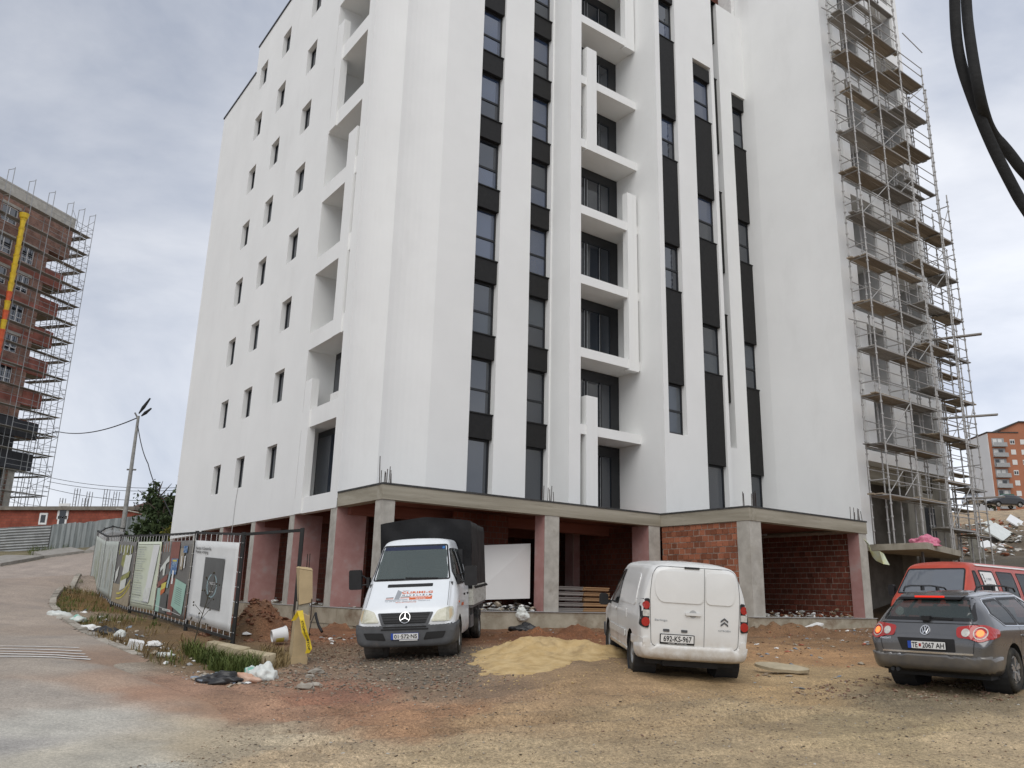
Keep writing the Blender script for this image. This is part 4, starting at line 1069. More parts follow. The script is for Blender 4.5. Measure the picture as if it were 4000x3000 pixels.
def wheel(root, x, y, r, wd, side, rim='alloy', rr=.62, tyre='tyre', spokes=5):
    t = MB(); wi = wd/2; ri = r*rr
    t.lathe([(ri,-wi*.85),(ri+.02,-wi),(r-.03,-wi),(r-.008,-wi*.8),(r,-wi*.55),(r,-wi*.5),(r-.008,-wi*.46),(r-.008,-wi*.4),(r,-wi*.36),(r,wi*.36),(r-.008,wi*.4),(r-.008,wi*.46),(r,wi*.5),(r,wi*.55),(r-.008,wi*.8),(r-.03,wi),(ri+.02,wi),(ri,wi*.85)], 40, 'y')
    e = t.build('tyre', M[tyre], root, loc=(x, y, r), smooth=True); e.name = 'wheel'
    b = MB(); o = wi*.8*side; i_ = wi*.1*side
    b.lathe([(ri,-wi*.8*side),(ri,o),(ri-.025,o*1.02),(ri-.035,i_*3)], 36, 'y')
    b.lathe([(ri-.02,i_),(.03,i_*1.0),(.0,i_)], 36, 'y')
    if rim == 'alloy':
        for k in range(spokes):
            a = 2*math.pi*k/spokes+.3
            for da in (-.13, .13):
                p = (math.cos(a+da*.5)*.05, o*.85, math.sin(a+da*.5)*.05); q = (math.cos(a+da)*(ri-.02), o*.95, math.sin(a+da)*(ri-.02)); b.bar(p, q, .035, .05, up=(0,1,0))
        b.lathe([(.07,i_),(.07,o*.9),(.0,o*.95)], 20, 'y')
        rm = b.build('rim', M['alloy'], e, smooth=False)
        d = MB(); d.lathe([(ri-.03,i_*1.1),(0,i_*1.2)], 30, 'y'); d.build('brake_disc', M['steel_dark'], e)
    else:
        b.lathe([(ri-.03,i_*3),(ri*.75,o*.55),(ri*.6,o*.75),(ri*.3,o*.8),(ri*.28,o*1.0),(0,o*1.05)], 30, 'y')
        b.build('rim', M['steel_rim'], e, smooth=True)
    return e
def place(root, pos, az, pitch=0, roll=0):   # heading azimuth from +Y towards +X; x forward, y left
    f = Vector((math.sin(az)*math.cos(pitch), math.cos(az)*math.cos(pitch), math.sin(pitch))); l = Vector((-math.cos(az), math.sin(az), 0))
    u = f.cross(l); Rm = Matrix((f, l, u)).transposed() @ Matrix.Rotation(roll, 3, 'X')
    root.matrix_world = Matrix.Translation(pos) @ Rm.to_4x4()
def seat(root, x, y, z, m='seat_grey', h=.62, wd=.48):
    b = MB(); b.box(x-.25,x+.25,y-wd/2,y+wd/2,z-.12,z+.02); b.hexa([(x-.3,y-wd/2,z),(x-.16,y-wd/2,z),(x-.16,y+wd/2,z),(x-.3,y+wd/2,z),(x-.42,y-wd/2+.05,z+h),(x-.32,y-wd/2+.05,z+h),(x-.32,y+wd/2-.05,z+h),(x-.42,y+wd/2-.05,z+h)])
    b.box(x-.42,x-.33,y-.13,y+.13,z+h+.04,z+h+.22)
    return b.build('seat', M[m], root)
def mirror(root, x, y, z, sd, w_=.2, h=.2, arm=.16):
    b = MB(); b.prism(rrect(-w_/2, w_/2, -h/2, h/2, .05), -.05, .05)
    b.v = [(x+q[2], y+sd*(arm+w_/2)+q[0], z+q[1]) for q in b.v]
    b.bar((x+.02,y-sd*.04,z-h*.25),(x,y+sd*(arm+.05),z-h*.15),.05,.06)
    return b.build('mirror', M['plastic_black'], root)
# ---- white panel van, seen from behind
VAN = empty('white_panel_van', (0,0,0)); tag(VAN, 'white panel van with closed twin rear doors parked beside the sand pile', 'van')
hv = Hull([(-2.20,.36,.98,1.72,.80,.86,.70,.17),(-2.12,.31,.98,1.795,.86,.905,.735,.17),(-1.5,.27,1.0,1.83,.88,.91,.745,.17),(.3,.25,1.0,1.83,.88,.91,.735,.17),(.7,.25,1.0,1.74,.88,.91,.72,.16),(1.35,.25,.98,1.16,.88,.9,.78,.1),(1.9,.27,.85,1.0,.86,.88,.72,.1),(2.1,.3,.7,.82,.78,.8,.62,.1),(2.19,.34,.6,.68,.66,.68,.5,.08)], bulge=(.035,.03))
for x in (-1.36, 1.37): hv.arch(x, .32, .37)
sw = rpoly([(.02,1.03),(1.0,1.03),(.86,1.28),(.42,1.66),(.06,1.68)], .07)
hv.window(sw, 'left', .08); hv.window(sw, 'right', .08)
ws = rpoly([(-.72,1.2),(.72,1.2),(.60,1.70),(-.60,1.70)], .08); hv.window(ws, 'front', .1)
hv.build(M['van_white'], VAN)
for ax in ('left', 'right'):
    hv.patch('side_window', sw, ax, M['tint'], VAN, off=.002); hv.patch('window_seal', sw, ax, M['plastic_black'], VAN, off=.006, hole=shrink(sw, .03))
    # pressed panel and seams along the flank
    pn = rpoly([(-1.75,1.1),(-.12,1.1),(-.16,1.62),(-1.62,1.62)], .12); hv.patch('side_panel', pn, ax, M['van_white'], VAN, off=.012, skirt=.012)
    hv.patch('door_seam', rrect(-.03,-.02,.35,1.72,.003,1), ax, M['seam'], VAN, off=.004, skirt=0); hv.patch('door_seam', rrect(1.02,1.03,.35,1.1,.003,1), ax, M['seam'], VAN, off=.004, skirt=0)
    hv.patch('rub_strip', rrect(-.9,.95,.52,.64,.03), ax, M['van_white'], VAN, off=.025); hv.patch('sill', rrect(-.95,.98,.27,.36,.02), ax, M['van_white'], VAN, off=.02)
    hv.patch('door_handle', rrect(.10,.26,.93,.97,.02), ax, M['van_white'], VAN, off=.03); hv.patch('fuel_flap', rrect(-1.0,-.84,.84,1.0,.03), ax, M['van_white'], VAN, off=.008)
hv.patch('windscreen', ws, 'front', M['tint'], VAN, off=.004)
hv.shell('rear_bumper', lambda c: c.x < -1.78 and .24 < c.z < .52, .028, M['van_white'], VAN)
hv.shell('front_bumper', lambda c: c.x > 1.85 and .26 < c.z < .55, .04, M['plastic_grey'], VAN)
for s_ in (1, -1):
    hv.patch('bumper_corner', rpoly([(s_*.70,.48),(s_*.90,.48),(s_*.90,.63),(s_*.74,.63)], .03), 'rear', M['van_white'], VAN, off=.03, skirt=.04)
    l = hv.patch('tail_lamp', rpoly([(s_*.74,.77),(s_*.885,.80),(s_*.865,1.22),(s_*.735,1.24)], .04), 'rear', M['plastic_black'], VAN, off=.02, skirt=.06)
    hv.patch('red_lens', ell(s_*.79,1.13,.055,.062), 'rear', M['lamp_red'], l, off=.032); hv.patch('red_lens', ell(s_*.795,.87,.066,.07), 'rear', M['lamp_red'], l, off=.032)
    hv.patch('clear_lens', rrect(s_*.79-.052,s_*.79+.052,.955,1.055,.015), 'rear', M['lamp_clear'], l, off=.03)
    hv.patch('arch_gap', ell(0,0,.01,.01,3), 'top', M['seam'], VAN, off=-.3) if False else None
# doors: pressed windows, split, outline
for nm, P in (('left_door_panel', [(-.13,1.19),(.56,1.19),(.645,1.32),(.66,1.52),(.60,1.69),(-.13,1.69)]), ('right_door_panel', [(-.17,1.19),(-.17,1.69),(-.60,1.69),(-.655,1.52),(-.65,1.34),(-.60,1.19)])):
    hv.patch('door_panel', rpoly(P, .1, 8), 'rear', M['van_white'], VAN, off=.016, skirt=.016)
hv.patch('door_seam', rrect(-.154,-.147,.50,1.80,.002,1), 'rear', M['seam'], VAN, off=.005, skirt=0)
of = rpoly([(.70,.50),(.735,1.3),(.70,1.64),(.60,1.76),(-.60,1.76),(-.70,1.64),(-.735,1.3),(-.70,.50)], .1, 6)
hv.patch('door_seam', of, 'rear', M['seam'], VAN, off=.004, skirt=0, hole=shrink(of, .008))
hv.patch('high_brake_light', rrect(-.07,.18,1.735,1.765,.012), 'rear', M['plastic_black'], VAN, off=.018)
hv.patch('door_handle', rrect(-.09,.16,1.005,1.045,.018), 'rear', M['van_white'], VAN, off=.035, skirt=.03); hv.patch('handle_cup', ell(.035,1.025,.062,.062), 'rear', M['plaster_grey'], VAN, off=.003, skirt=0)
pl = hv.patch('number_plate', rrect(.005,.56,.545,.70,.012), 'rear', M['ink'], VAN, off=.014, skirt=.012)
hv.patch('plate_face', rrect(.02,.545,.572,.688,.008), 'rear', M['plate'], pl, off=.018, skirt=.002)
text_on(hv, 'plate_text', '692-KS-967', .278, .63, 'rear', M['ink'], pl, width=.45, height=.088, flip=True, off=.022, bold=.015)
text_on(hv, 'plate_strip_text', 'AUTO   KOSOVA', .28, .559, 'rear', M['plate'], pl, width=.3, height=.012, flip=True, off=.019)
for y in (.17, .46): hv.patch('plate_lamp', rrect(y-.05,y+.05,.735,.775,.01), 'rear', M['plastic_grey'], VAN, off=.012)
text_on(hv, 'model_badge', 'Berlingo', .545, .905, 'rear', M['ink_grey'], VAN, width=.2, height=.04, flip=True, off=.007, bold=.01)
text_on(hv, 'maker_badge', 'CITROËN', -.475, .80, 'rear', M['ink_grey'], VAN, width=.2, height=.032, flip=True, off=.007, bold=.012)
for dz in (0, .06):
    z = .865+dz; ch = [(-.475-.06,z),(-.475,z+.045),(-.475+.06,z),(-.475+.06,z+.028),(-.475,z+.072),(-.475-.06,z+.028)]
    hv.patch('chevron', ch, 'rear', M['plastic_grey'], VAN, off=.012, skirt=.01, res=.2)
for x in (-1.36, 1.37):
    for s_ in (1, -1): wheel(VAN, x, s_*.76, .318, .2, s_, 'steel')
b = MB(); b.box(-1.9,1.9,-.72,.72,.2,.3); b.box(-1.95,-1.0,-.45,.45,.18,.36); b.box(-.0,1.3,-.8,.8,.3,.98)
for x in (-1.36, 1.37):
    for s_ in (1,-1): b.lathe([(.39,s_*.5),(.39,s_*.87)], 24, 'y', (x,0,.32)); b.lathe([(.39,s_*.5),(.0,s_*.5)], 24, 'y', (x,0,.32))
b.build('underbody', M['interior'], VAN)
seat(VAN, .15, .38, .75); seat(VAN, .15, -.38, .75); mirror(VAN, .98, .86, 1.06, 1, .17, .22, .1); mirror(VAN, .98, -.86, 1.06, -1, .17, .22, .1)
for s_ in (1,-1): hv.patch('headlamp', rpoly([(s_*.45,.68),(s_*.78,.72),(s_*.76,.9),(s_*.5,.82)], .04), 'front', M['lamp_clear'], VAN, off=.015)
def axis_tilt(a, b_):                      # roll from two contact points, a on the vehicle's left
    return math.atan2(a.z-b_.z, math.hypot(a.x-b_.x, a.y-b_.y))
pL, pR = aty(2460, 2618, 14.55), aty(2868, 2648, 14.35)
mid = (pL+pR)/2; az = R_(-1.0); pit = R_(2.6)
fw = Vector((math.sin(az)*math.cos(pit), math.cos(az)*math.cos(pit), math.sin(pit)))
place(VAN, mid + fw*1.36, az, pit, axis_tilt(pL, pR))

# ---- grey estate car, seen from behind right
CAR = empty('grey_estate_car', (0,0,0)); tag(CAR, 'dark grey estate car with roof rails and lit tail lamps at the right edge', 'car')
hc = Hull([(-2.40,.40,.66,.78,.70,.78,.62,.06),(-2.36,.34,.72,.93,.80,.86,.66,.06),(-2.28,.30,.80,1.02,.84,.895,.66,.06),(-2.16,.28,.88,1.17,.86,.905,.63,.07),(-2.0,.27,.93,1.36,.86,.91,.60,.09),(-1.86,.26,.94,1.42,.86,.91,.60,.1),(-1.0,.24,.93,1.48,.86,.91,.60,.12),(0,.24,.92,1.49,.86,.91,.60,.12),(.45,.24,.92,1.42,.86,.91,.58,.12),(1.15,.24,.90,1.0,.86,.90,.68,.08),(1.9,.26,.78,.86,.85,.88,.64,.08),(2.25,.3,.62,.72,.76,.8,.56,.08),(2.39,.34,.52,.6,.62,.66,.45,.08)], sig=1.6, bulge=(.03,.03), crown=.02)
for x in (-1.38, 1.33): hc.arch(x, .33, .385)
rw = rpoly([(-.70,1.035),(.70,1.035),(.575,1.385),(-.575,1.385)], .05)
s1 = rpoly([(-1.86,1.15),(-1.62,.985),(-1.02,.975),(-1.06,1.375),(-1.62,1.345)], .05); s2 = rpoly([(-.98,.975),(-.06,.965),(-.06,1.40),(-1.02,1.38)], .04); s3 = rpoly([(.0,.965),(.92,.975),(.46,1.30),(.0,1.40)], .05)
wsc = rpoly([(-.70,1.04),(.70,1.04),(.56,1.38),(-.56,1.38)], .06)
hc.window(rw, 'rear', .07); hc.window(wsc, 'front', .07)
for ax in ('left', 'right'):
    for q in (s1, s2, s3): hc.window(q, ax, .1)
hc.build(M['car_grey'], CAR)
hc.patch('rear_window', rw, 'rear', M['tint_teal'], CAR, off=.002); hc.patch('window_edge', rw, 'rear', M['plastic_black'], CAR, off=.006, hole=shrink(rw, .045))
hc.patch('windscreen', wsc, 'front', M['tint'], CAR, off=.003)
al = rpoly([(-1.90,1.14),(-1.63,.965),(-.4,.95),(.96,.955),(.48,1.325),(-.05,1.425),(-1.05,1.405),(-1.66,1.37)], .05)
for ax in ('left', 'right'):
    for q in (s1, s2, s3): hc.patch('side_window', q, ax, M['tint'], CAR, off=.001); hc.patch('window_edge', q, ax, M['plastic_black'], CAR, off=.005, hole=shrink(q, .035))
    hc.patch('chrome_trim', al, ax, M['chrome'], CAR, off=.007, skirt=.01, hole=shrink(al, .014))
    for x in (-1.04, -.02): hc.patch('door_seam', rrect(x-.004,x+.004,.38,.95,.002,1), ax, M['ink'], CAR, off=.004, skirt=0)
    for x in (-.95, .08): hc.patch('door_handle', rrect(x,x+.2,.80,.83,.014), ax, M['chrome'], CAR, off=.03, skirt=.02)
    hc.patch('side_strip', rrect(-.93,.9,.46,.50,.015), ax, M['car_grey'], CAR, off=.02); hc.patch('chrome_strip', rrect(-.93,.9,.502,.512,.003,1), ax, M['chrome'], CAR, off=.021, skirt=.006)
hc.shell('rear_bumper', lambda c: c.x < -1.95 and .335 < c.z < .53, .035, M['car_grey'], CAR)
hc.shell('lower_bumper', lambda c: c.x < -1.9 and .2 < c.z <= .335, .025, M['plastic_black'], CAR)
sp_ = MB(); sp_.hexa([(-2.06,-.56,1.375),(-2.12,.0,1.375),(-2.12,.0,1.375),(-2.06,.56,1.375),(-1.8,-.58,1.45),(-1.84,0,1.465),(-1.84,0,1.465),(-1.8,.58,1.45)]); 
b = MB()
for i in range(12):
    y0, y1 = -.46+i*.0767, -.46+(i+1)*.0767
    f = lambda y: -2.03-.05*(1-(y/.57)**2)
    b.hexa([(f(y0),y0,1.385),(f(y1),y1,1.385),(-1.75,y1,1.42),(-1.75,y0,1.42),(f(y0)+.01,y0,1.412),(f(y1)+.01,y1,1.412),(-1.75,y1,1.46),(-1.75,y0,1.46)])
b.build('roof_spoiler', M['car_grey'], CAR)
b = MB(); b.hexa([(-2.075,-.45,1.35),(-2.075,.45,1.35),(-1.95,.45,1.36),(-1.95,-.45,1.36),(-2.07,-.46,1.384),(-2.07,.46,1.384),(-1.95,.46,1.39),(-1.95,-.46,1.39)]); b.build('spoiler_underside', M['plastic_black'], CAR)
b = MB(); b.box(-2.092,-2.04,-.22,.22,1.375,1.403); b.build('high_brake_light', M['brake_lit'], CAR)
for s_ in (1, -1):
    P = [(s_*.46,.80),(s_*.62,.79),(s_*.76,.74),(s_*.90,.80),(s_*.905,.92),(s_*.80,.99),(s_*.62,.98),(s_*.44,.95)]
    l = hc.patch('tail_lamp', rpoly(P, .05), 'rear', M['lamp_red'], CAR, off=.016, skirt=.08)
    hc.patch('tail_lamp_side', rpoly([(-2.3,.78),(-1.98,.83),(-1.98,.92),(-2.25,.97)], .04), 'left' if s_ > 0 else 'right', M['lamp_red'], CAR, off=.014, skirt=.05)
    hc.patch('lamp_ring', ell(s_*.755,.87,.088,.09), 'rear', M['lamp_clear'], l, off=.022, hole=ell(s_*.755,.87,.076,.078)); hc.patch('lit_bulb', ell(s_*.755,.87,.046,.048), 'rear', M['lamp_lit'], l, off=.024)
    hc.patch('reverse_lamp', ell(s_*.575,.875,.055,.058), 'rear', M['lamp_clear'], l, off=.022)
hc.patch('tailgate_seam', rpoly([(-.66,.56),(.66,.56),(.73,1.0),(-.73,1.0)], .05), 'rear', M['ink'], CAR, off=.005, skirt=0, hole=shrink(rpoly([(-.66,.56),(.66,.56),(.73,1.0),(-.73,1.0)], .05), .008))
hc.patch('chrome_strip', rpoly([(-.66,.555),(.66,.555),(.66,.58),(-.66,.58)], .005), 'rear', M['chrome'], CAR, off=.02, skirt=.02)
hc.patch('plate_recess', rpoly([(-.42,.585),(.36,.585),(.42,.775),(-.42,.775)], .02), 'rear', M['plastic_black'], CAR, off=.004, skirt=.0)
pl = hc.patch('number_plate', rrect(-.30,.27,.61,.735,.01), 'rear', M['ink'], CAR, off=.014)
hc.patch('plate_face', rrect(-.29,.205,.62,.725,.006), 'rear', M['plate'], pl, off=.018, skirt=.002); hc.patch('plate_band', rrect(.208,.26,.62,.725,.006), 'rear', M['ink_blue'], pl, off=.018, skirt=.002)
text_on(hc, 'plate_text', 'TE', .155, .672, 'rear', M['ink'], pl, width=.085, height=.078, flip=True, off=.022, bold=.015); text_on(hc, 'plate_text', '2067 AH', -.115, .672, 'rear', M['ink'], pl, width=.315, height=.078, flip=True, off=.022, bold=.015)
hc.patch('plate_shield', rrect(.06,.095,.65,.695,.008), 'rear', M['lamp_red'], pl, off=.021, skirt=0)
hc.patch('round_badge', ell(0,.895,.072,.072), 'rear', M['chrome'], CAR, off=.016, hole=ell(0,.895,.060,.060)); hc.patch('badge_plate', ell(0,.895,.061,.061), 'rear', M['plastic_black'], CAR, off=.012)
for P in ([(-.026,.947),(-.012,.947),(0,.915),(.012,.947),(.026,.947),(.007,.897),(-.007,.897)], [(-.052,.925),(-.040,.925),(-.022,.868),(-.006,.898),(.006,.898),(.022,.868),(.040,.925),(.052,.925),(.028,.842),(.016,.846),(0,.876),(-.016,.846),(-.028,.842)]): hc.patch('badge_letter', P, 'rear', M['chrome'], CAR, off=.017, skirt=.004, res=.2)
text_on(hc, 'model_badge', 'PASSAT', .60, .755, 'rear', M['chrome'], CAR, width=.17, height=.028, flip=True, off=.008)
b = MB()
for s_ in (1,-1):
    pts = [(-1.7,s_*.545,1.475),(-1.62,s_*.55,1.54),(-1.4,s_*.555,1.565),(-.5,s_*.56,1.575),(.05,s_*.55,1.545),(.15,s_*.545,1.49)]; r_ = MB(); r_.tube(pts, .016, 6)
    for x in (-.9, -.25): r_.box(x-.05,x+.05,s_*.555-.015,s_*.555+.015,1.49,1.56)
    r_.build('roof_rail', M['plastic_black'], CAR)
b = MB(); b.bar((-2.26,.02,1.075),(-2.27,-.38,1.06),.03,.03); b.box(-2.33,-2.22,-.06,.06,1.03,1.10); b.build('rear_wiper', M['plastic_black'], CAR)
for x in (-1.38, 1.33):
    for s_ in (1,-1): wheel(CAR, x, s_*.775, .325, .215, s_, 'alloy')
b = MB(); b.box(-2.1,2.1,-.75,.75,.2,.3); b.box(-1.9,1.2,-.8,.8,.3,.62); b.box(-1.15,-.95,-.55,.55,.6,1.08); b.tube([(-2.25,.55,.3),(-2.4,.55,.29)], .03, 10); b.tube([(-2.25,.47,.3),(-2.4,.47,.29)], .03, 10)
for x in (-1.38, 1.33):
    for s_ in (1,-1): b.lathe([(.40,s_*.5),(.40,s_*.87)], 24, 'y', (x,0,.33)); b.lathe([(.40,s_*.5),(.0,s_*.5)], 24, 'y', (x,0,.33))
b.build('underbody', M['interior'], CAR)
for x in (-.75, .3):
    for y in (.36, -.36): seat(CAR, x, y, .68, h=.55)
mirror(CAR, .85, .88, 1.0, 1, .2, .14, .06); mirror(CAR, .85, -.88, 1.0, -1, .2, .14, .06)
pL, pR = aty(3530, 2667, 14.2), aty(3968, 2703, 13.05)
mid = (pL+pR)/2; az = R_(48); pit = R_(.8)
fw = Vector((math.sin(az), math.cos(az), math.sin(pit)))
cpos = mid + fw*1.38
place(CAR, cpos, az, pit, axis_tilt(pL, pR))

# ---- small builders' truck with a black tarpaulin box, facing the camera
TR = empty('white_truck', (0,0,0)); tag(TR, 'white light truck with black tarpaulin cover parked facing the camera', 'truck')
ht = Hull([(.93,.29,.50,.66,.86,.90,.80,.08),(.88,.27,.58,.86,.91,.95,.83,.08),(.78,.27,.66,.98,.92,.96,.84,.09),(.5,.26,.88,1.19,.95,.965,.84,.1),(.2,.3,1.15,1.43,.95,.965,.83,.1),(-.1,.3,1.25,1.80,.95,.965,.78,.1),(-.42,.3,1.3,2.19,.95,.965,.73,.12),(-.7,.3,1.3,2.32,.95,.965,.72,.14),(-1.78,.3,1.3,2.34,.95,.965,.72,.14)], sig=2., bulge=(.02,.03), crown=.025)
ht.arch(0, .36, .41)
wsp = rpoly([(-.80,1.47),(.80,1.47),(.685,2.20),(-.685,2.20)], .06); sdw = rpoly([(-.02,1.36),(-.05,1.62),(-.40,2.10),(-.95,2.12),(-.95,1.36)], .05); sdr = rpoly([(-1.05,1.36),(-1.6,1.36),(-1.6,2.1),(-1.05,2.12)], .06)
ht.window(wsp, 'front', .06)
for ax in ('left','right'): ht.window(sdw, ax, .1); ht.window(sdr, ax, .1)
ht.build(M['truck_white'], TR)
ht.patch('windscreen', wsp, 'front', M['windscreen'], TR, off=.002); ht.patch('windscreen_seal', wsp, 'front', M['plastic_black'], TR, off=.006, hole=shrink(wsp, .03))
ht.patch('sun_strip', rpoly([(-.65,2.09),(.65,2.09),(.635,2.165),(-.635,2.165)], .01), 'front', mat('sun_strip_tint', (.012,.018,.05), .3, var=.1), TR, off=.004, skirt=0); ht.patch('sticker', rrect(.58,.63,2.10,2.15,.004), 'front', mat('blue_sticker',(.02,.13,.35),.6,var=.05), TR, off=.009, skirt=0)
for ax in ('left','right'):
    for q in (sdw, sdr): ht.patch('side_window', q, ax, M['tint'], TR, off=.002); ht.patch('window_seal', q, ax, M['plastic_black'], TR, off=.006, hole=shrink(q, .03))
    for x in (.0, -1.0, -1.66): ht.patch('door_seam', rrect(x-.004,x+.004,.55,1.33,.002,1), ax, M['seam'], TR, off=.004, skirt=0)
    ht.patch('door_handle', rrect(-.92,-.76,1.12,1.16,.015), ax, M['plastic_black'], TR, off=.02); ht.patch('door_handle', rrect(-1.58,-1.42,1.12,1.16,.015), ax, M['plastic_black'], TR, off=.02)
    ht.patch('door_logo', rrect(-.72,-.3,.92,.98,.004), ax, M['ink_orange'], TR, off=.005, skirt=0); ht.patch('side_marker', rrect(.1,.16,1.0,1.04,.01), ax, M['ink_orange'], TR, off=.012)
ht.shell('front_bumper', lambda c: c.x > .42 and .25 < c.z < .64, .04, M['plastic_grey'], TR)
for s_ in (1,-1):
    P = [(s_*.50,.70),(s_*.88,.70),(s_*.925,.80),(s_*.90,.96),(s_*.78,.95),(s_*.62,.90)]
    l = ht.patch('headlight', rpoly(P, .04), 'front', M['lamp_old'], TR, off=.014, skirt=.06); ht.patch('indicator', rpoly([(s_*.86,.72),(s_*.905,.80),(s_*.885,.93),(s_*.84,.93)], .02), 'front', mat('amber_lens',(.50,.40,.25),.3,var=.1) if s_ > 0 else bpy.data.materials['amber_lens'], l, off=.02)
    ht.patch('bumper_vent', rpoly([(s_*.36,.37),(s_*.74,.40),(s_*.80,.52),(s_*.42,.51)], .03), 'front', M['ink'], TR, off=.05, skirt=.01)
    ht.patch('bonnet_seam', [(s_*.80,.98),(s_*.808,.98),(s_*.79,1.43),(s_*.782,1.43)], 'front', M['seam'], TR, off=.004, skirt=0)
gr = ht.patch('grille', rpoly([(-.41,.655),(.41,.655),(.50,.86),(-.50,.86)], .02), 'front', M['ink'], TR, off=.006, skirt=.02)
fr = rpoly([(-.45,.64),(.45,.64),(.545,.875),(-.545,.875)], .03); ht.patch('grille_frame', fr, 'front', M['plastic_grey'], gr, off=.02, skirt=.03, hole=rpoly([(-.40,.668),(.40,.668),(.485,.86),(-.485,.86)], .02))
for z in (.70,.745,.79,.835): ht.patch('grille_slat', rrect(-.44-(z-.7)*.4,.44+(z-.7)*.4,z-.008,z+.008,.003,1), 'front', M['plastic_black'], gr, off=.016, skirt=.01)
ht.patch('bumper_slot', rrect(-.46,.46,.555,.585,.01), 'front', M['ink'], TR, off=.046, skirt=0); ht.patch('bumper_slot', rrect(-.42,.42,.60,.628,.01), 'front', M['ink'], TR, off=.046, skirt=0)
ht.patch('star_ring', ell(0,.785,.104,.104,32), 'front', M['chrome'], TR, off=.04, skirt=.02, hole=ell(0,.785,.095,.095,32)); ht.patch('star_back', ell(0,.785,.092,.092,32), 'front', M['ink'], TR, off=.026, skirt=.01)
for k in range(3):
    a = math.pi/2+k*2*math.pi/3; d = Vector((math.cos(a), math.sin(a))); n_ = Vector((-d.y, d.x)); c = Vector((0,.785))
    ht.patch('star_arm', [tuple(c+n_*.011), tuple(c-n_*.011), tuple(c+d*.097-n_*.004), tuple(c+d*.097+n_*.004)], 'front', M['chrome'], TR, off=.042, skirt=.01, res=.2)
ht.patch('bonnet_vent', rrect(-.46,.46,1.345,1.405,.015), 'front', M['ink'], TR, off=.006, skirt=.01)
ht.patch('bonnet_badge', ell(0,.975,.02,.02,14), 'front', M['ink_grey'], TR, off=.008, skirt=0)
pl = ht.patch('number_plate', rrect(-.26,.27,.385,.50,.008), 'front', M['ink_blue'], TR, off=.062, skirt=.02)
ht.patch('plate_face', rrect(-.215,.265,.39,.495,.005), 'front', M['plate'], pl, off=.066, skirt=.002); text_on(ht, 'plate_text', '01·572·NS', .025, .443, 'front', M['ink'], pl, width=.44, height=.075, off=.07, bold=.015)
ht.patch('plate_strip', rrect(-.10,.25,.36,.384,.004), 'front', M['plate'], TR, off=.06, skirt=.01)
# firm's lettering on the bonnet
def L_(s_, cx, cy, w_, h_, m, b_=.02, sp=1.0): text_on(ht, 'bonnet_lettering', s_, cx, cy, 'front', M[m], TR, width=w_, height=h_, off=.005, bold=b_, spacing=sp)
L_('ÇLIRIMI-G', .17, 1.235, .62, .05, 'ink_orange', .04, 1.1); L_('NIVELIZIM', .17, 1.19, .58, .024, 'ink', .02, 2.0); L_('N.P.N.', -.06, 1.275, .14, .016, 'ink_grey')
ht.patch('bonnet_logo', [(-.27,1.12),(-.17,1.12),(-.14,1.255),(-.23,1.295)], 'front', M['ink_grey'], TR, off=.004, skirt=0, res=.2)
for (x0, x1, z0, z1, m) in ((-.44,-.29,1.145,1.155,'ink'),(-.44,-.29,1.125,1.135,'ink_orange'),(-.15,.03,1.155,1.165,'ink'),(-.15,.03,1.135,1.145,'ink_orange'),(-.45,.0,1.10,1.112,'ink_grey'),(.03,.48,1.105,1.165,'ink_orange')): ht.patch('bonnet_logo', [(x0,z0),(x1,z0+.004),(x1,z1+.004),(x0,z1)], 'front', M[m], TR, off=.004, skirt=0, res=.2)
L_('EKSKAVATOR', .255, 1.152, .40, .022, 'ink_white'); L_('SHITJE', .255, 1.122, .2, .02, 'ink_white')
L_('Tel: 044 507 077 - Mobil: 049 652 - 044/507 012', 0, 1.083, .90, .018, 'ink_grey'); L_('GJILAN, RR. E KOSOVES NR.', -.02, 1.06, .42, .016, 'ink_orange')
# wipers, mirrors, things behind the screen
for (y0, y1, z1) in ((.55,-.12,1.57),(-.15,-.72,1.55)):
    p0, _ = ht.shoot(y0, 1.50, 'front'); p1, _ = ht.shoot(y1, z1-.05, 'front'); b = MB(); b.bar(p0+Vector((.03,0,0)), p1+Vector((.02,0,0)), .02, .025); b.build('wiper', M['plastic_black'], TR)
b = MB(); b.box(-.05,.18,-.85,.85,.9,1.42); b.box(-.35,-.02,-.85,.85,1.2,1.46); b.build('dashboard', M['plastic_grey'], TR)
b = MB(); b.hexa([(-.12,-.52,1.465),(.12,-.52,1.43),(.12,.02,1.43),(-.12,.02,1.465),(-.12,-.52,1.49),(.12,-.52,1.45),(.12,.02,1.45),(-.12,.02,1.49)]); b.build('paper', M['plate'], TR)
st = [( -.42+.10*math.cos(t)*.6, .42+.2*math.sin(t), 1.50+.19*math.cos(t)) for t in np.linspace(0, 2*math.pi, 25)]; b = MB(); b.tube(st, .016, 6, caps=False); b.tube([(-.42,.42,1.5),(-.2,.42,1.4)], .03); b.build('steering_wheel', M['interior'], TR)
for y in (.42, -.1, -.5): seat(TR, -.95, y, 1.0, h=.7)
b = MB(); b.box(-1.7,.6,-.85,.85,.32,.5); b.box(-1.75,-1.6,-.85,.85,.5,2.1); b.build('cab_floor', M['interior'], TR)
for s_ in (1,-1):
    b = MB(); b.prism(rrect(-.13,.13,-.2,.2,.05), -.05, .06); b.v = [(-.05+q[2], s_*1.2+q[0], 1.52+q[1]) for q in b.v]
    b.tube([(-.08,s_*.95,1.42),(-.05,s_*1.12,1.40),(-.05,s_*1.2,1.42)], .018, 6); b.tube([(-.12,s_*.92,1.5),(-.05,s_*1.1,1.62),(-.05,s_*1.18,1.62)], .018, 6); b.box(-.2,-.02,s_*.94-.03,s_*.94+.03,1.36,1.56)
    b.build('mirror', M['plastic_black'], TR)
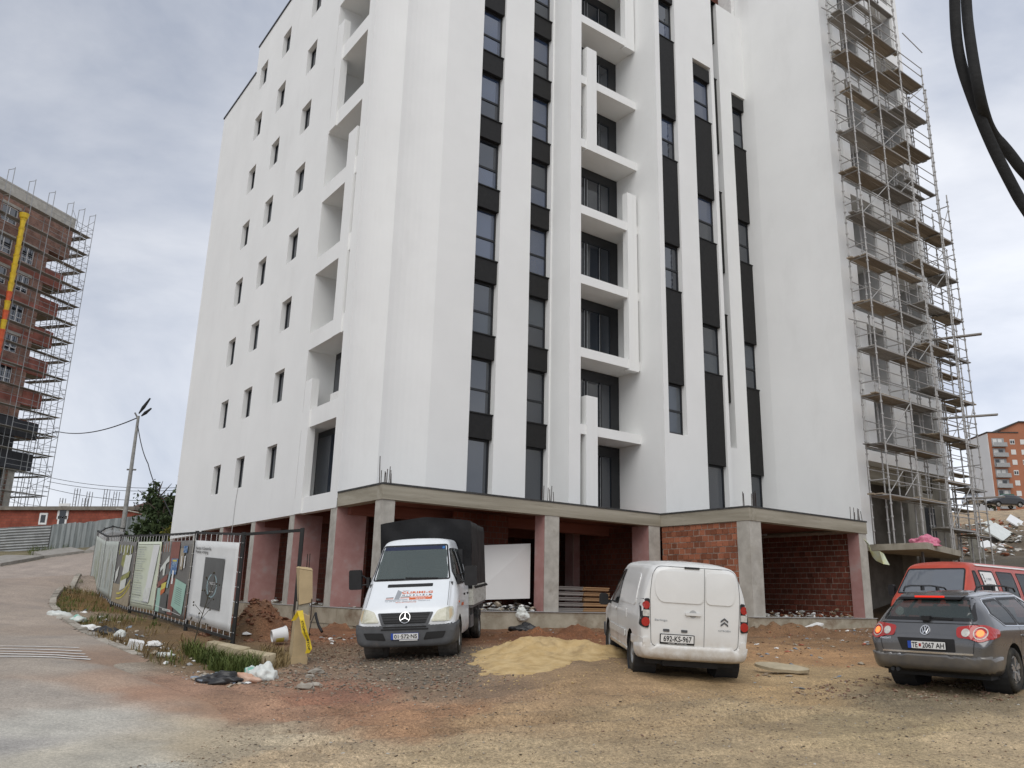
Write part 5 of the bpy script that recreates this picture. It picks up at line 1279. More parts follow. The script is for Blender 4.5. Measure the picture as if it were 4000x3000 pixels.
wheel(TR, 0, .84, .345, .225, 1, 'steel'); wheel(TR, 0, -.84, .345, .225, -1, 'steel')
for s_ in (1,-1):
    for y in (.70, .93): wheel(TR, -3.55, s_*y, .345, .2, s_, 'steel')
b = MB()
for y in (.42,-.42): b.box(-5.4,.7,y-.05,y+.05,.5,.68)
for x in (-2,-2.8,-3.6,-4.4,-5.3): b.box(x-.05,x+.05,-.95,.95,.62,.80)
b.box(-3.62,-3.48,-.85,.85,.28,.42); b.box(-2.9,-2.2,.45,.95,.35,.62); b.box(-5.0,-4.2,.5,.9,.4,.66); b.box(-5.45,-5.35,-.9,.9,.45,.6); b.box(.0-.3,.3,-.7,.7,.25,.4)
for s_ in (1,-1): b.lathe([(.42,s_*.55),(.42,s_*.93)], 24, 'y', (0,0,.36)); b.lathe([(.42,s_*.55),(0,s_*.55)], 24, 'y', (0,0,.36))
b.build('chassis', M['steel_dark'], TR)
b = MB(); b.box(-5.35,-1.86,-1.03,1.03,.80,.90); b.build('load_bed', M['steel_dark'], TR)
M['bed_side'] = mat('dirty_white_sideboard', (.42,.42,.37), .6, scale=4, col2=(.60,.60,.55), grime=((.2,.17,.12),4,.5,.6,(1,1,3)))
for s_ in (1,-1):
    for k in range(2): pbox('side_board', -5.35+k*1.75+.01, -5.35+(k+1)*1.75-.01, s_*1.04-.02, s_*1.04+.02, .86, 1.30, M['bed_side'], TR)
pbox('head_board', -1.88, -1.84, -1.03, 1.03, .86, 1.30, M['bed_side'], TR); pbox('tail_board', -5.39, -5.35, -1.03, 1.03, .86, 1.30, M['bed_side'], TR)
b = MB(); Lx = np.linspace(-1.84, -5.40, 46); prof = [(-1.05,1.22)]+[(-1.05,z) for z in np.linspace(1.32,2.72,12)]+[(y, 2.72+.13*(1-abs(y)/1.05)**.8) for y in np.linspace(-1.0,1.0,17)]+[(1.05,z) for z in np.linspace(2.72,1.32,12)]+[(1.05,1.22)]
npf = len(prof)
def wr(p, a=.03):
    n_ = mnoise.noise(Vector(p)*2.1)+.5*mnoise.noise(Vector((p[0]*2+p[2]*4, p[1]*2, p[2]*3-p[0]*5)))
    return n_*a
for x in Lx:
    for (y, z) in prof:
        k = wr((x,y,z)); fl = .02*math.sin(x*7)*(1.7-z if z < 1.7 else 0)
        b.v.append((x, y*(1+k*.8+fl), z+k*(1 if z > 2.6 else .2)-(.05*abs(math.sin((x+1.84)*math.pi/1.18)) if abs(y) < .95 and z > 2.6 else 0)))
for i in range(len(Lx)-1):
    for j in range(npf-1): b.f.append((i*npf+j, i*npf+j+1, (i+1)*npf+j+1, (i+1)*npf+j)); b.m.append(0)
for xe, sg in ((-1.82,1),(-5.41,-1)):
    i0 = len(b.v); ny, nz_ = 25, 20
    for j in range(nz_+1):
        for i in range(ny+1):
            y = -1.05+2.1*i/ny; top = 2.74+.13*(1-abs(y)/1.05)**.8; z = 1.22+(top-1.22)*j/nz_
            fold = .05*math.sin((y*1.3+z*1.1)*5+2*mnoise.noise(Vector((y,z,3))))*(.5+.5*mnoise.noise(Vector((y*1.2,z*1.2,9))))
            ed = min(1, min(i, ny-i)/2, (nz_-j)/2)
            b.v.append((xe+sg*(fold+.03*mnoise.noise(Vector((y*3,z*3,1))))*ed, y, z))
    for j in range(nz_):
        for i in range(ny): a = i0+j*(ny+1)+i; b.f.append((a,a+1,a+ny+2,a+ny+1)); b.m.append(0)
b.build('tarpaulin', M['tarp'], TR, smooth=True)
b = MB(); b.tube([(-1.9-.1*k, 1.085+.02*(k%2), 1.27-.05*(k%2)) for k in range(36)], .009, 5); b.build('tie_rope', M['plastic_black'], TR)
pR, pL = aty(1446, 2565, 17.25), aty(1785, 2552, 17.25)
mid = (pL+pR)/2; az = R_(183.2); place(TR, mid, az, R_(-2.2), axis_tilt(pL, pR))

# ---- old red minibus behind the estate car
RV = empty('red_minibus', (0,0,0)); tag(RV, 'old red minibus with a pale stripe along its roof standing behind the grey estate car', 'van')
hr_ = Hull([(2.2,.40,.62,.74,.80,.84,.78,.06),(2.12,.34,.90,1.02,.86,.90,.82,.06),(2.0,.32,1.02,1.20,.88,.92,.80,.06),(1.45,.30,1.10,1.86,.88,.92,.72,.10),(1.2,.30,1.10,1.93,.88,.92,.72,.11),(-2.0,.30,1.10,1.95,.88,.92,.72,.11),(-2.25,.34,1.08,1.88,.86,.90,.70,.12)], sig=1.5, crown=.03)
for x in (1.45,-1.05): hr_.arch(x, .33, .38)
fw_ = rpoly([(-.76,1.20),(.76,1.20),(.66,1.79),(-.66,1.79)], .07); hr_.window(fw_, 'front', .06)
ql = [rpoly([(1.26,1.16),(1.62,1.16),(1.40,1.74),(1.26,1.74)], .03), rpoly([(.36,1.16),(1.12,1.16),(1.12,1.76),(.36,1.76)], .06), rpoly([(-.75,1.16),(.18,1.16),(.18,1.76),(-.75,1.76)], .06), rpoly([(-1.9,1.16),(-.95,1.16),(-.95,1.76),(-1.9,1.76)], .06)]
for ax in ('left','right'):
    for q in ql: hr_.window(q, ax, .08)
hr_.build(M['car_red'], RV)
M['windscreen_pale'] = glass_mat('reflection_pale_windscreen', (.19,.21,.24), .2, see=.3)  # light base tint stands for the bright reflection on the windscreen
hr_.patch('windscreen', fw_, 'front', M['windscreen_pale'], RV, off=.003); hr_.patch('window_seal', fw_, 'front', M['plastic_black'], RV, off=.008, hole=shrink(fw_, .03))
for ax in ('left','right'):
    for q in ql: hr_.patch('side_window', q, ax, M['tint'], RV, off=.002); hr_.patch('window_seal', q, ax, M['plastic_black'], RV, off=.007, hole=shrink(q, .03))
    hr_.patch('roof_gutter', rrect(-2.1,1.15,1.855,1.89,.01), ax, M['white_pvc'], RV, off=.025, skirt=.04)
    for x in (1.2,.27,-.85): hr_.patch('door_seam', rrect(x-.004,x+.004,.45,1.8,.002,1), ax, M['seam'], RV, off=.004, skirt=0)
    hr_.patch('waist_ridge', rrect(-2.1,1.9,1.04,1.075,.01), ax, M['car_red'], RV, off=.012)
sg_ = hr_.patch('window_sign', rrect(.42,1.06,1.22,1.72,.02), 'left', M['ink_white'], RV, off=.0055, skirt=0)
for (s_, x, z, w_, h_, m) in (('3', .97, 1.58, .07, .2, 'ink'), ('3 T PRINT', .72, 1.56, .3, .055, 'ink_grey'), ('www.3tprint.com', .74, 1.44, .46, .04, 'ink'), ('044 12 33 44', .80, 1.36, .34, .04, 'ink')): text_on(hr_, 'sign_text', s_, x, z, 'left', M[m], sg_, width=w_, height=h_, off=.008, flip=True)
hr_.shell('front_bumper', lambda c: c.x > 1.95 and .36 < c.z < .56, .05, M['plastic_grey'], RV)
hr_.patch('grille', rrect(-.62,.62,.72,.88,.03), 'front', M['plastic_black'], RV, off=.008)
for s_ in (1,-1): hr_.patch('headlight', ell(s_*.62,.80,.1,.1), 'front', M['lamp_clear'], RV, off=.014); mirror(RV, 1.55, s_*.9, 1.28, s_, .15, .26, .12)
for x in (1.45,-1.05):
    for s_ in (1,-1): wheel(RV, x, s_*.78, .33, .2, s_, 'steel')
b = MB(); b.box(-2.1,2.0,-.8,.8,.3,.5); b.box(1.55,1.95,-.8,.8,.9,1.16); b.build('floor_pan', M['interior'], RV)
M['seat_pale'] = mat('pale_seat_cover', (.30,.31,.31), .9, var=.15, scale=8)
for (x, ys) in ((.95,(.4,-.4)),(0,(.4,0,-.4)),(-1.0,(.4,0,-.4))):
    for y in ys: seat(RV, x, y, .82, 'seat_pale', h=.58)
st = [(1.45+.12*math.cos(t), .42+.19*math.sin(t), 1.2+.12*math.sin(t+1.57)) for t in np.linspace(0, 2*math.pi, 25)]; b = MB(); b.tube(st, .015, 6, caps=False); b.tube([(1.45,.42,1.2),(1.7,.42,1.0)], .02); b.build('steering_wheel', M['interior'], RV)
rp_ = aty(3655, 2190, 19.6)
place(RV, Vector((rp_.x, rp_.y, rp_.z-1.97)) + Vector((.81,.59,0))*1.4, R_(232), 0, 0)
# ------------------------------------------------------------------ brick block under construction on the left
A17 = R_(17); LF = Vector((math.sin(A17), math.cos(A17), 0)); LN = Vector((math.cos(A17), -math.sin(A17), 0))
LE = Vector((-48.84, 82, 0)); LROT = math.atan2(-LF.y, -LF.x)
def Lw(x, y, z): return LE - LF*x + LN*y + Vector((0,0,z))
def Lpx(px, py, y=0.):
    d = Vector(ray(px, py)); c = Vector((0,0,CH)); p0 = LE+LN*y; t = LN.dot(p0-c)/LN.dot(d); p = c+d*t
    return -(p-LE).dot(LF), p.z
LB = empty('brick_apartment_block', Lw(0,0,6), LROT); tag(LB, 'unfinished red brick apartment block behind scaffolding at the left edge', 'building')
LO = (0,0,6)
def lp(name, b, m, parent=LB):
    b.v = [(q[0], q[1], q[2]-6) for q in b.v]; return b.build(name, m, parent)
M['brick_far'] = brick_mat('far_brick', (.34,.19,.145), (.24,.135,.105), (.30,.25,.21), bw=.27, rh=.21, axis='xz')
M['brick_red'] = brick_mat('red_painted_brick', (.34,.13,.10), (.29,.11,.085), (.25,.14,.11), bw=.5, rh=.25, axis='xz')
M['anthracite'] = mat('anthracite_board', (.03,.032,.038), .6, var=.25, scale=1.2)
wins = []
for k in range(11):
    zt = 38.7-3.17*k
    wins += [(6.5,8.4,zt-1.75,zt), (11,12.9,zt-1.75,zt), (15,17,zt-1.75,zt)]
    if k: wins.append((3.85,5.35,zt-1.8,zt))
b = MB(); hol = [(a,c,z0,z1,.22) for a,c,z0,z1 in wins if z0 > 18.8]
t = MB(); wallv(t, 0, -.3, 22, 36.2, 39.75, [h for h in hol if h[2] > 36.2], .22); 
b = t; b.v = [(q[0], -q[1], q[2]) for q in b.v]; lp('brick_wall', b, M['brick_far'])
t = MB(); wallv(t, 0, 2.3, 22, 18.0, 36.2, [h for h in hol if h[3] < 36.2], .22); t.v = [(q[0], -q[1], q[2]) for q in t.v]; lp('brick_wall', t, M['brick_far'])
b = MB(); b.box(-.35,22,-14,.06,39.72,41.05); lp('roof_parapet', b, M['concrete_pale'])
b = MB(); b.quad((-.3,0,36.2),(-.3,-14,36.2),(-.3,-14,39.72),(-.3,0,39.72)); b.quad((2.3,0,6),(2.3,-14,6),(2.3,-14,36.2),(2.3,0,36.2)); b.quad((-.3,0,36.2),(2.3,0,36.2),(2.3,-14,36.2),(-.3,-14,36.2)); lp('end_wall', b, M['brick_far'])
b = MB(); b.box(2.6,21.8,-13.8,-.5,6,39.6); lp('core', b, M['interior'])
for (a, c, z0, z1) in wins:
    if z0 < 18.8: continue
    m = MB(); y = -.18
    for (x0, x1, q0, q1) in ((a,a+.09,z0,z1),(c-.09,c,z0,z1),((a+c)/2-.06,(a+c)/2+.06,z0,z1),(a,c,z0,z0+.09),(a,c,z1-.09,z1),(a,c,z0+.5,z0+.57)): m.box(x0,x1,y,y+.06,q0,q1)
    f = lp('window', m, M['white_pvc']); p_ = MB(); p_.quad((a,y+.01,z0),(c,y+.01,z0),(c,y+.01,z1),(a,y+.01,z1)); lp('pane', p_, M['glass'], f)
    m = MB(); m.box(a-.15,c+.15,-.02,.05,z1,z1+.3); lp('lintel', m, M['concrete_pale'])
for k in range(6):                           # recessed corner balconies with brick parapets
    zt = 34.2-3.17*k*1.035+(0 if k < 2 else .05)
    m = MB(); m.box(-.05,2.3,-.15,.06,zt-1.75,zt); m.box(-.05,.12,-3,-.15,zt-1.75,zt); lp('balcony_parapet', m, M['brick_red'] if k % 1 == 0 else M['brick_far'])
    m = MB(); m.box(-.05,2.3,-3,-.15,zt-1.75,zt-1.5); lp('balcony_slab', m, M['concrete'])
    m = MB(); m.box(2.3,22,.0,.03,zt-1.7,zt-.95); lp('red_band', m, M['brick_red'])
for (z0, z1) in ((16.1,17.8),(12.9,14.6)):
    m = MB()
    for i in range(9): m.box(-.15+i*2.4,-.15+i*2.4+2.385,-.1,.09,z0,z1)
    lp('dark_panel', m, M['anthracite'])
    m = MB(); m.box(-.12,2.3,-3,-.1,z0,z0+.25); lp('balcony_slab', m, M['concrete'])
m = MB(); m.box(2.3,22,-.15,-.02,14.6,16.1); m.box(2.3,22,-.15,-.02,17.8,18.0); lp('dark_glazing', m, M['black'])
for x in (1.25, 6.5, 12): m = MB(); m.box(x,x+1.2,-2.5,-.3,3,12.9); lp('column', m, M['concrete_pale'])
# scaffolding on it
LS = empty('brick_block_scaffolding', Lw(0,.8,5), LROT); tag(LS, 'grey steel scaffolding wrapped around the unfinished brick block at the left edge', 'scaffolding')
so_ = (0,.8,5)
M['steel_far'] = mat('grey_scaffold_tube', (.30,.305,.31), .6, .2, var=.2, scale=5)
xsn = [-1.8,-.25,1.3,3.8,6.3,8.8,11.3,13.8]; zl = [41.3-2.05*k for k in range(17)]
for x in xsn:
    for y in (.35, 1.15):
        rod('standard', (x,y,4.5), (x,y,42.2 if y > 1 else 42.1), .035, M['steel_far'], LS, so_)
    rod('top_rail', (x,.35,42.05), (x,1.15,42.05), .03, M['steel_far'], LS, so_)
for y in (-1.7,-4):
    for x in (-1.8,-1.0): rod('standard', (x,y,4.5), (x,y,41.8), .035, M['steel_far'], LS, so_)
for k, z in enumerate(zl[1:]):
    for i in range(len(xsn)-1):
        pbox('deck_board', xsn[i]+.03, xsn[i+1]-.03, .4, 1.1, z, z+.05, M['plank_grey'], LS, so_)
        rod('guard_rail', (xsn[i],1.15,z+1.0), (xsn[i+1],1.15,z+1.0), .022, M['steel_far'], LS, so_); rod('ledger', (xsn[i],.35,z-.05), (xsn[i+1],.35,z-.05), .025, M['steel_far'], LS, so_)
        if i < 3: rod('guard_rail', (xsn[i],1.15,z+.5), (xsn[i+1],1.15,z+.5), .022, M['steel_far'], LS, so_)
    pbox('deck_board', -1.8, -1.0, -4, .35, z-.1, z-.03, M['plank_grey'], LS, so_)
    for zz in (.5, 1.0): rod('guard_rail', (-1.8,1.15,z+zz), (-1.8,-4,z+zz), .022, M['steel_far'], LS, so_)
    i = 0 if k % 2 else 1
    rod('brace', (xsn[i],1.15,z), (xsn[i+1],1.15,z+2.05), .022, M['steel_far'], LS, so_); rod('brace', (-1.8,(-4,1.15)[k%2],z), (-1.8,(1.15,-4)[k%2],z+2.05), .022, M['steel_far'], LS, so_)
# rubbish chute
ch0 = Lpx(92, 855, 1.6); ch1 = Lpx(-12, 1400, 1.6)
CHT = empty('rubbish_chute', Lw(ch0[0],1.6,ch0[1]), LROT); tag(CHT, 'yellow and orange rubbish chute of stacked buckets hanging down the brick block', 'chute')
M['yellow_plastic'] = mat('yellow_plastic', (.62,.42,.02), .5, var=.12, scale=3); M['orange_plastic'] = mat('orange_plastic', (.58,.10,.03), .5, var=.12, scale=3)
n = 15
for i in range(n):
    a, c = i/n, (i+1)/n
    p = Vector(((ch1[0]-ch0[0])*a, 0, (ch1[1]-ch0[1])*a)); q = Vector(((ch1[0]-ch0[0])*c, 0, (ch1[1]-ch0[1])*c))
    m = MB(); m.tube([p, p+(q-p)*.12, p+(q-p)*1.12], [.29,.26,.20], 14); m.tube([p+(q-p)*.1, p+(q-p)*.16], [.285,.285], 14)
    m.build('chute_bucket', M['orange_plastic'] if i in (8,10,12,13,14) else M['yellow_plastic'], CHT, smooth=False)
m = MB(); m.tube([(0,0,.55),(0,0,.1),(0,0,0)], [.46,.38,.3], 14); m.build('chute_hopper', M['yellow_plastic'], CHT)
# ------------------------------------------------------------------ sheet-metal site fence across the road
M['sheet_rib'] = mat('ribbed_zinc_sheet', (.30,.31,.31), .55, .3, var=.15, scale=2, grime=((.18,.16,.13),1.5,.58,.4)); M['sheet_blue'] = mat('flat_zinc_sheet', (.23,.255,.255), .5, .3, scale=1.5, col2=(.34,.365,.36), stretch=(3,3,.5), grime=((.14,.12,.1),1.2,.6,.4))
def fence_run(name, label, pts, m, ribs, h=1.62, sheet=2.0):
    r = empty(name, pts[0]); tag(r, label, 'fence'); o_ = pts[0]
    for a, c in zip(pts[:-1], pts[1:]):
        L = (c-a).length; n_ = max(1, round(L/sheet)); d = (c-a)/n_; t = Vector((d.x,d.y,0)).normalized(); nm = Vector((t.y,-t.x,0))
        for i in range(n_):
            p, q = a+d*i, a+d*(i+1); m_ = MB(); hh = h+random.uniform(-.05,.06); j = random.uniform(-.02,.03); z0 = -.1
            if ribs:
                K = 40
                for k in range(K+1):
                    z = z0+(hh-z0)*k/K; off = .035*math.sin(k*2*math.pi/4)+j
                    m_.v += [tuple(p-o_+nm*off+Vector((0,0,z))), tuple(q-o_+nm*off+Vector((0,0,z)))]
                for k in range(K): m_.f.append((2*k,2*k+1,2*k+3,2*k+2)); m_.m.append(0)
            else:
                K = 14
                for k in range(K+1):
                    x = p.lerp(q, k/K)-o_+nm*(j+.02*math.sin(k*1.9+i)+.03*mnoise.noise(Vector((k*.4,i,1)))); m_.v += [tuple(x+Vector((0,0,z0))), tuple(x+Vector((random.uniform(-.01,.01),0,hh+.05*mnoise.noise(Vector((k*.3,i*3,5))))))]
                for k in range(K): m_.f.append((2*k,2*k+2,2*k+3,2*k+1)); m_.m.append(0)
            s = m_.build('sheet', m, r); sm = s.modifiers.new('s','SOLIDIFY'); sm.thickness = .012
        pbox('post', -.04,.04,-.04,.04,-.1,h, M['steel_dark'], r, tuple(-(c-o_+nm*-.08)))
    return r
fp = [aty(-160,2172,49), aty(184,2152,50)]; fence_run('ribbed_sheet_fence', 'grey horizontally ribbed sheet metal fence at the left end of the far pavement', fp, M['sheet_rib'], True, 1.55, 3)
fp = [aty(188,2152,50), aty(372,2128,51.5), aty(520,2108,52.5), aty(650,2098,54)]; fence_run('flat_sheet_fence', 'blue-grey flat sheet metal fence right of the ribbed fence', fp, M['sheet_blue'], False, 1.5, 1.5)
# ------------------------------------------------------------------ low brick house and tiled house behind the fence
p0, p1 = aty(100,2075,62), aty(515,2072,60)
HB = empty('low_brick_house', (p0.x,p0.y,3.0), math.atan2(p1.y-p0.y,p1.x-p0.x)); tag(HB, 'long low red brick house with small white windows and starter bars on its flat roof', 'house')
HL = (p1-p0).length; zr = aty(300,1985,61).z-3.0
M['brick_house'] = brick_mat('house_brick', (.30,.085,.055), (.24,.065,.045), (.17,.08,.06), bw=.27, rh=.21, axis='xz')
m = MB(); m.box(-3,HL,0,7,0,zr-.15); m.build('brick_wall', M['brick_house'], HB); m = MB(); m.box(-3.2,HL+.15,-.25,7.2,zr-.15,zr+.12); m.build('roof', M['concrete_dark'], HB)
for (px, py, s) in ((244,1997,.95),(238,2041,.8),(150,2024,.7)):
    q = aty(px,py,61.2); x = (Vector((q.x,q.y,0))-Vector((p0.x,p0.y,0))).dot(Vector((math.cos(HB.rotation_euler.z),math.sin(HB.rotation_euler.z),0))); z = q.z-3
    f = pbox('window', x-s/2,x+s/2,-.06,.02,z-s*.62,z+s*.62, M['white_pvc'], HB); pp = link('pane', unit('box', M['glass_dark']), f); pp.location = (0,-.5,0); pp.scale = (.6,.2,.66)
for px, hh in ((197,1.6),(260,2.8),(303,1.6),(320,2.4),(400,2.7),(413,1.6),(446,2.4)):
    q = aty(px,1968,62.5); x = (Vector((q.x,q.y,0))-Vector((p0.x,p0.y,0))).dot(Vector((math.cos(HB.rotation_euler.z),math.sin(HB.rotation_euler.z),0)))
    m = MB()
    for dx, dy in ((-.12,1.8),(.12,1.8),(.12,2.1),(-.12,2.1)): m.tube([(x+dx,dy,zr),(x+dx,dy,zr+hh*.62)], .025, 5)
    for t in range(int(hh*2.2)): m.box(x-.13,x+.13,1.79,1.81,zr+.2+t*.27,zr+.22+t*.27)
    m.build('starter_bars', M['steel_dark'], HB)
q = aty(475,2070,66); HT_ = empty('tiled_house', (q.x,q.y,3.2), R_(-8)); tag(HT_, 'house with a brown tiled hip roof and brick chimney beside the lamp post', 'house')
m = MB(); m.box(-2.2,4.5,0,6,0,3.6); m.build('wall', M['concrete_pale'], HT_)
ez = 3.6; m = MB(); m.v = [(-2.9,-.6,ez),(5.2,-.6,ez),(5.2,6.6,ez),(-2.9,6.6,ez),(.3,2.8,ez+2.0),(2.2,2.8,ez+2.0)]; m.f = [(0,1,5,4),(1,2,5),(2,3,4,5),(3,0,4),(3,2,1,0)]; m.m = [0]*5
M['tiles'] = brick_mat('brown_roof_tiles', (.13,.085,.07), (.095,.065,.058), (.06,.045,.04), bw=.3, rh=.3, axis='xz'); rf = m.build('roof', M['tiles'], HT_)
m = MB(); m.box(1.6,2.1,1.6,2.1,ez+1.2,ez+2.05); m.box(1.5,2.2,1.5,2.2,ez+2.05,ez+2.17); m.build('chimney', M['brick_house'], rf)
q = aty(555,2050,58); m = MB(); m.hexa([(-1.6,-.8,0),(1.5,-.8,-.5),(1.5,.8,-.5),(-1.6,.8,0),(-1.6,-.8,.07),(1.5,-.8,-.43),(1.5,.8,-.43),(-1.6,.8,.07)]); o_ = m.build('sheet_canopy', M['concrete_pale']); o_.location = (q.x,q.y,q.z+1.0); tag(o_, 'small tilted grey lean-to roof behind the fence by the lamp post', 'shed roof')
# ------------------------------------------------------------------ lamp post and overhead wires
pb = aty(478,2085,49); pt = aty(541,1625,49)
LP = empty('street_lamp', (pb.x,pb.y,pb.z-1.6)); tag(LP, 'leaning grey lamp post with two lamp heads beyond the banner fence', 'street lamp')
M['pole'] = mat('grey_pole', (.22,.22,.21), .7, scale=4, col2=(.33,.33,.31)); v = pt-pb; v = Vector((v.x,v.y,v.z+1.6))
m = MB(); m.tube([(0,0,0), v*.5, v], [.16,.12,.08], 12); m.build('pole', M['pole'], LP)
m = MB(); m.tube([v*.62+Vector((-.25,0,0)),v*.62+Vector((.3,0,0))], .05, 8); m.tube([v*.98,v+Vector((-.25,0,.2))], .05, 6); m.build('bracket', M['steel_dark'], LP)
for (dx, dz, l, an) in ((.0,.15,1.15,1.05),(.18,.0,.75,.75)):
    a = v+Vector((dx,0,dz)); c = a+Vector((math.cos(an)*l,.0,math.sin(an)*l)); m = MB(); m.tube([a, a.lerp(c,.4), c], [.04,.11,.05], 8); m.build('lamp_head', M['black_paint'], LP)
M['wire'] = mat('black_wire', (.02,.02,.021), .6, var=.1)
def wire(pts, r, label, sag=.0, grp=None, n=24):
    P = []
    for a, c in zip(pts[:-1], pts[1:]):
        for k in range(n): t = k/n; P.append(a.lerp(c, t)-Vector((0,0,sag*4*t*(1-t))))
    P.append(pts[-1]); o_ = P[0].copy(); m = MB(); m.tube([p-o_ for p in P], r, 6); ob = m.build('overhead_wire', M['wire'], loc=o_, smooth=True); tag(ob, label, 'cable', grp); return ob
wire([aty(536,1632,49), aty(222,1685,66), aty(-60,1700,74)], .035, 'dark overhead wire from the lamp post to the brick block scaffolding', .5)
wire([aty(538,1660,49), aty(578,1810,47), aty(640,1950,45), aty(736,2085,42.5)], .03, 'slack wire dropping from the lamp post to the corner of the white block', .25)
for i, (a, c, t) in enumerate((((180,1862),(690,1905),'upper'),((185,1880),(690,1915),'middle'),((180,1905),(640,1955),'lower'))): wire([aty(*a,70), aty(*c,64)], .022, '%s thin wire above the low brick house at the left' % t, .35)
# ------------------------------------------------------------------ trees
def leaf_mat(name, c1, c2):
    m = mat(name, c1, .7, scale=.9, col2=c2, spec=.25, contrast=(.3,.7)); b_ = m.node_tree.nodes['Principled BSDF']; b_.inputs['Subsurface Weight'].default_value = 0; return m
M['leaf_dark'] = leaf_mat('dark_leaves', (.018,.034,.012), (.06,.085,.03)); M['leaf_yellow'] = leaf_mat('yellow_leaves', (.09,.095,.015), (.22,.19,.03)); M['bark'] = mat('bark', (.07,.055,.04), .9, var=.3, scale=8, bump=.4)
def tree(label, base, h, blobs, m, nleaf=2600, ls=.2):
    r = empty('tree', base); tag(r, label, 'tree')
    b = MB(); b.tube([(0,0,-.5),(.1,.05,h*.3),(.05,0,h*.6),(0,.1,h*.85)], [.18,.14,.09,.03], 8)
    for k in range(7):
        a = k*2.4; z = h*(.25+.08*k); b.tube([(0,0,z),(math.cos(a)*h*.15,math.sin(a)*h*.15,z+h*.12),(math.cos(a)*h*.26,math.sin(a)*h*.26,z+h*.2)], [.06,.04,.015], 5)
    b.build('trunk', M['bark'], r)
    V = []; F = []
    tot = sum(s[3]**2 for s in blobs)
    for (x, y, z, s) in blobs:
        for _ in range(int(nleaf*s*s/tot)):
            d = rng.normal(size=3); d /= np.linalg.norm(d); q = np.array((x,y,z))+d*s*(rng.random()**.45)*np.array((1,1,.9))*(1+.35*mnoise.noise(Vector(d*2.2)+Vector((x,y,z))))
            if mnoise.noise(Vector(q*1.5)) < -.14: continue
            u = rng.normal(size=3); u /= np.linalg.norm(u); w_ = np.cross(u, rng.normal(size=3)); w_ /= np.linalg.norm(w_)+1e-9; l = ls*(.6+.8*rng.random())
            i = len(V); V += [tuple(q-u*l), tuple(q+w_*l*.45), tuple(q+u*l), tuple(q-w_*l*.45)]; F.append((i,i+1,i+2,i+3))
    me = bpy.data.meshes.new('crown'); me.from_pydata(V, [], F); me.materials.append(m); link('crown', me, r)
    return r
q = aty(625,2095,50); tree('dark green leafy tree between the lamp post and the white block', (q.x,q.y,3.6), 4.2, [(0,0,1.6,1.5),(.9,.2,1.9,1.5),(-.7,0,1.0,1.2),(.6,.3,3.0,1.0),(-.6,.2,2.6,.9),(1.5,.4,3.6,.7),(1.7,.3,.6,1.2),(-1.2,.1,.3,.8)], M['leaf_dark'], 5200, .17)
q = aty(600,2060,56); tree('dark tree with thin upright tops standing behind the tiled house', (q.x,q.y,4.2), 5.2, [(-.6,0,3.3,.9),(-.4,0,4.3,.5),(1.9,0,4.3,.8),(1.8,0,5.2,.5),(.8,0,2.6,1.3)], M['leaf_dark'], 2200, .16)
q = aty(672,2085,46.5); tree('small yellow-green shrub at the left corner of the white block', (q.x,q.y,3.2), 2.4, [(0,0,1.4,.55),(.1,0,.8,.6),(.2,0,2.0,.45)], M['leaf_yellow'], 700, .13)
# ------------------------------------------------------------------ hill on the right: cars on top, orange block behind
M['orange_render'] = mat('orange_render', (.36,.15,.085), .9, var=.08, scale=.2); M['white_render_far'] = mat('white_render_far', (.68,.69,.69), .9, var=.03, scale=.2); M['grey_balcony'] = mat('grey_balcony', (.32,.33,.33), .8, var=.1); M['shutter'] = mat('white_shutter', (.62,.62,.6), .6, var=.04)
OB = empty('orange_apartment_block', (129.3,215,10), R_(-4)); tag(OB, 'orange apartment block with white windows and grey balconies on the hill at the right', 'building')
m = MB(); m.box(0,40,0,12,0,38.2); m.build('wall', M['orange_render'], OB); m = MB(); m.box(-.15,0,.1,12,0,38.0); m.build('white_side_wall', M['white_render_far'], OB)
m = MB(); P = [(2.0,38.2),(8.6,41.2),(14,41.2),(14,38.2)]; m.v = [(x,.4,z) for x,z in P]+[(x,12,z) for x,z in P]; m.f = [(0,1,2,3),(7,6,5,4),(0,4,5,1),(1,5,6,2),(2,6,7,3),(3,7,4,0)]; m.m = [0]*6; m.build('gable', M['orange_render'], OB)
m = MB(); m.hexa([(1.6,-.1,38.05),(8.6,-.1,41.25),(8.6,12.2,41.25),(1.6,12.2,38.05),(1.6,-.1,38.35),(8.6,-.1,41.55),(8.6,12.2,41.55),(1.6,12.2,38.35)]); m.box(8.6,20,-.1,12.2,41.2,41.5); m.box(-.3,8,-.2,12.2,38.2,38.45); m.build('roof', M['bitumen'], OB)
for k in range(8):
    z = 36.9-2.78*k
    m = MB(); m.box(.8,4.0,-.02,.03,z-2.3,z-.2); m.build('balcony_back', M['grey_balcony'], OB)
    bs = pbox('balcony', .7,4.3,-1.1,0,z-2.62,z-2.38, M['grey_balcony'], OB)
    m = MB(); m.box(.75,4.25,-1.08,-1.04,z-2.38,z-1.5); m.build('balcony_rail', M['grey_balcony'] if k != 5 else mat('green_awning', (.03,.10,.07), .8, var=.1), OB)
    for x in (1.1,2.4): m = MB(); m.box(x,x+1.0,-.06,-.02,z-2.2,z-.5); m.build('balcony_window', M['shutter'] if (k+int(x)) % 3 else M['glass_dark'], OB)
    for i, x in enumerate((5.5,8.2,12.2,15.0)):
        m = MB(); m.box(x,x+1.25,-.09,.02,z-1.85,z-.5); f = m.build('window', M['shutter'], OB)
        if (k+i) % 3 == 0:
            m = MB(); m.box(x+.12,x+.55,-.12,-.09,z-1.6,z-.8); m.box(x+.7,x+1.13,-.12,-.09,z-1.6,z-.8); m.build('pane', M['glass_dark'], f)
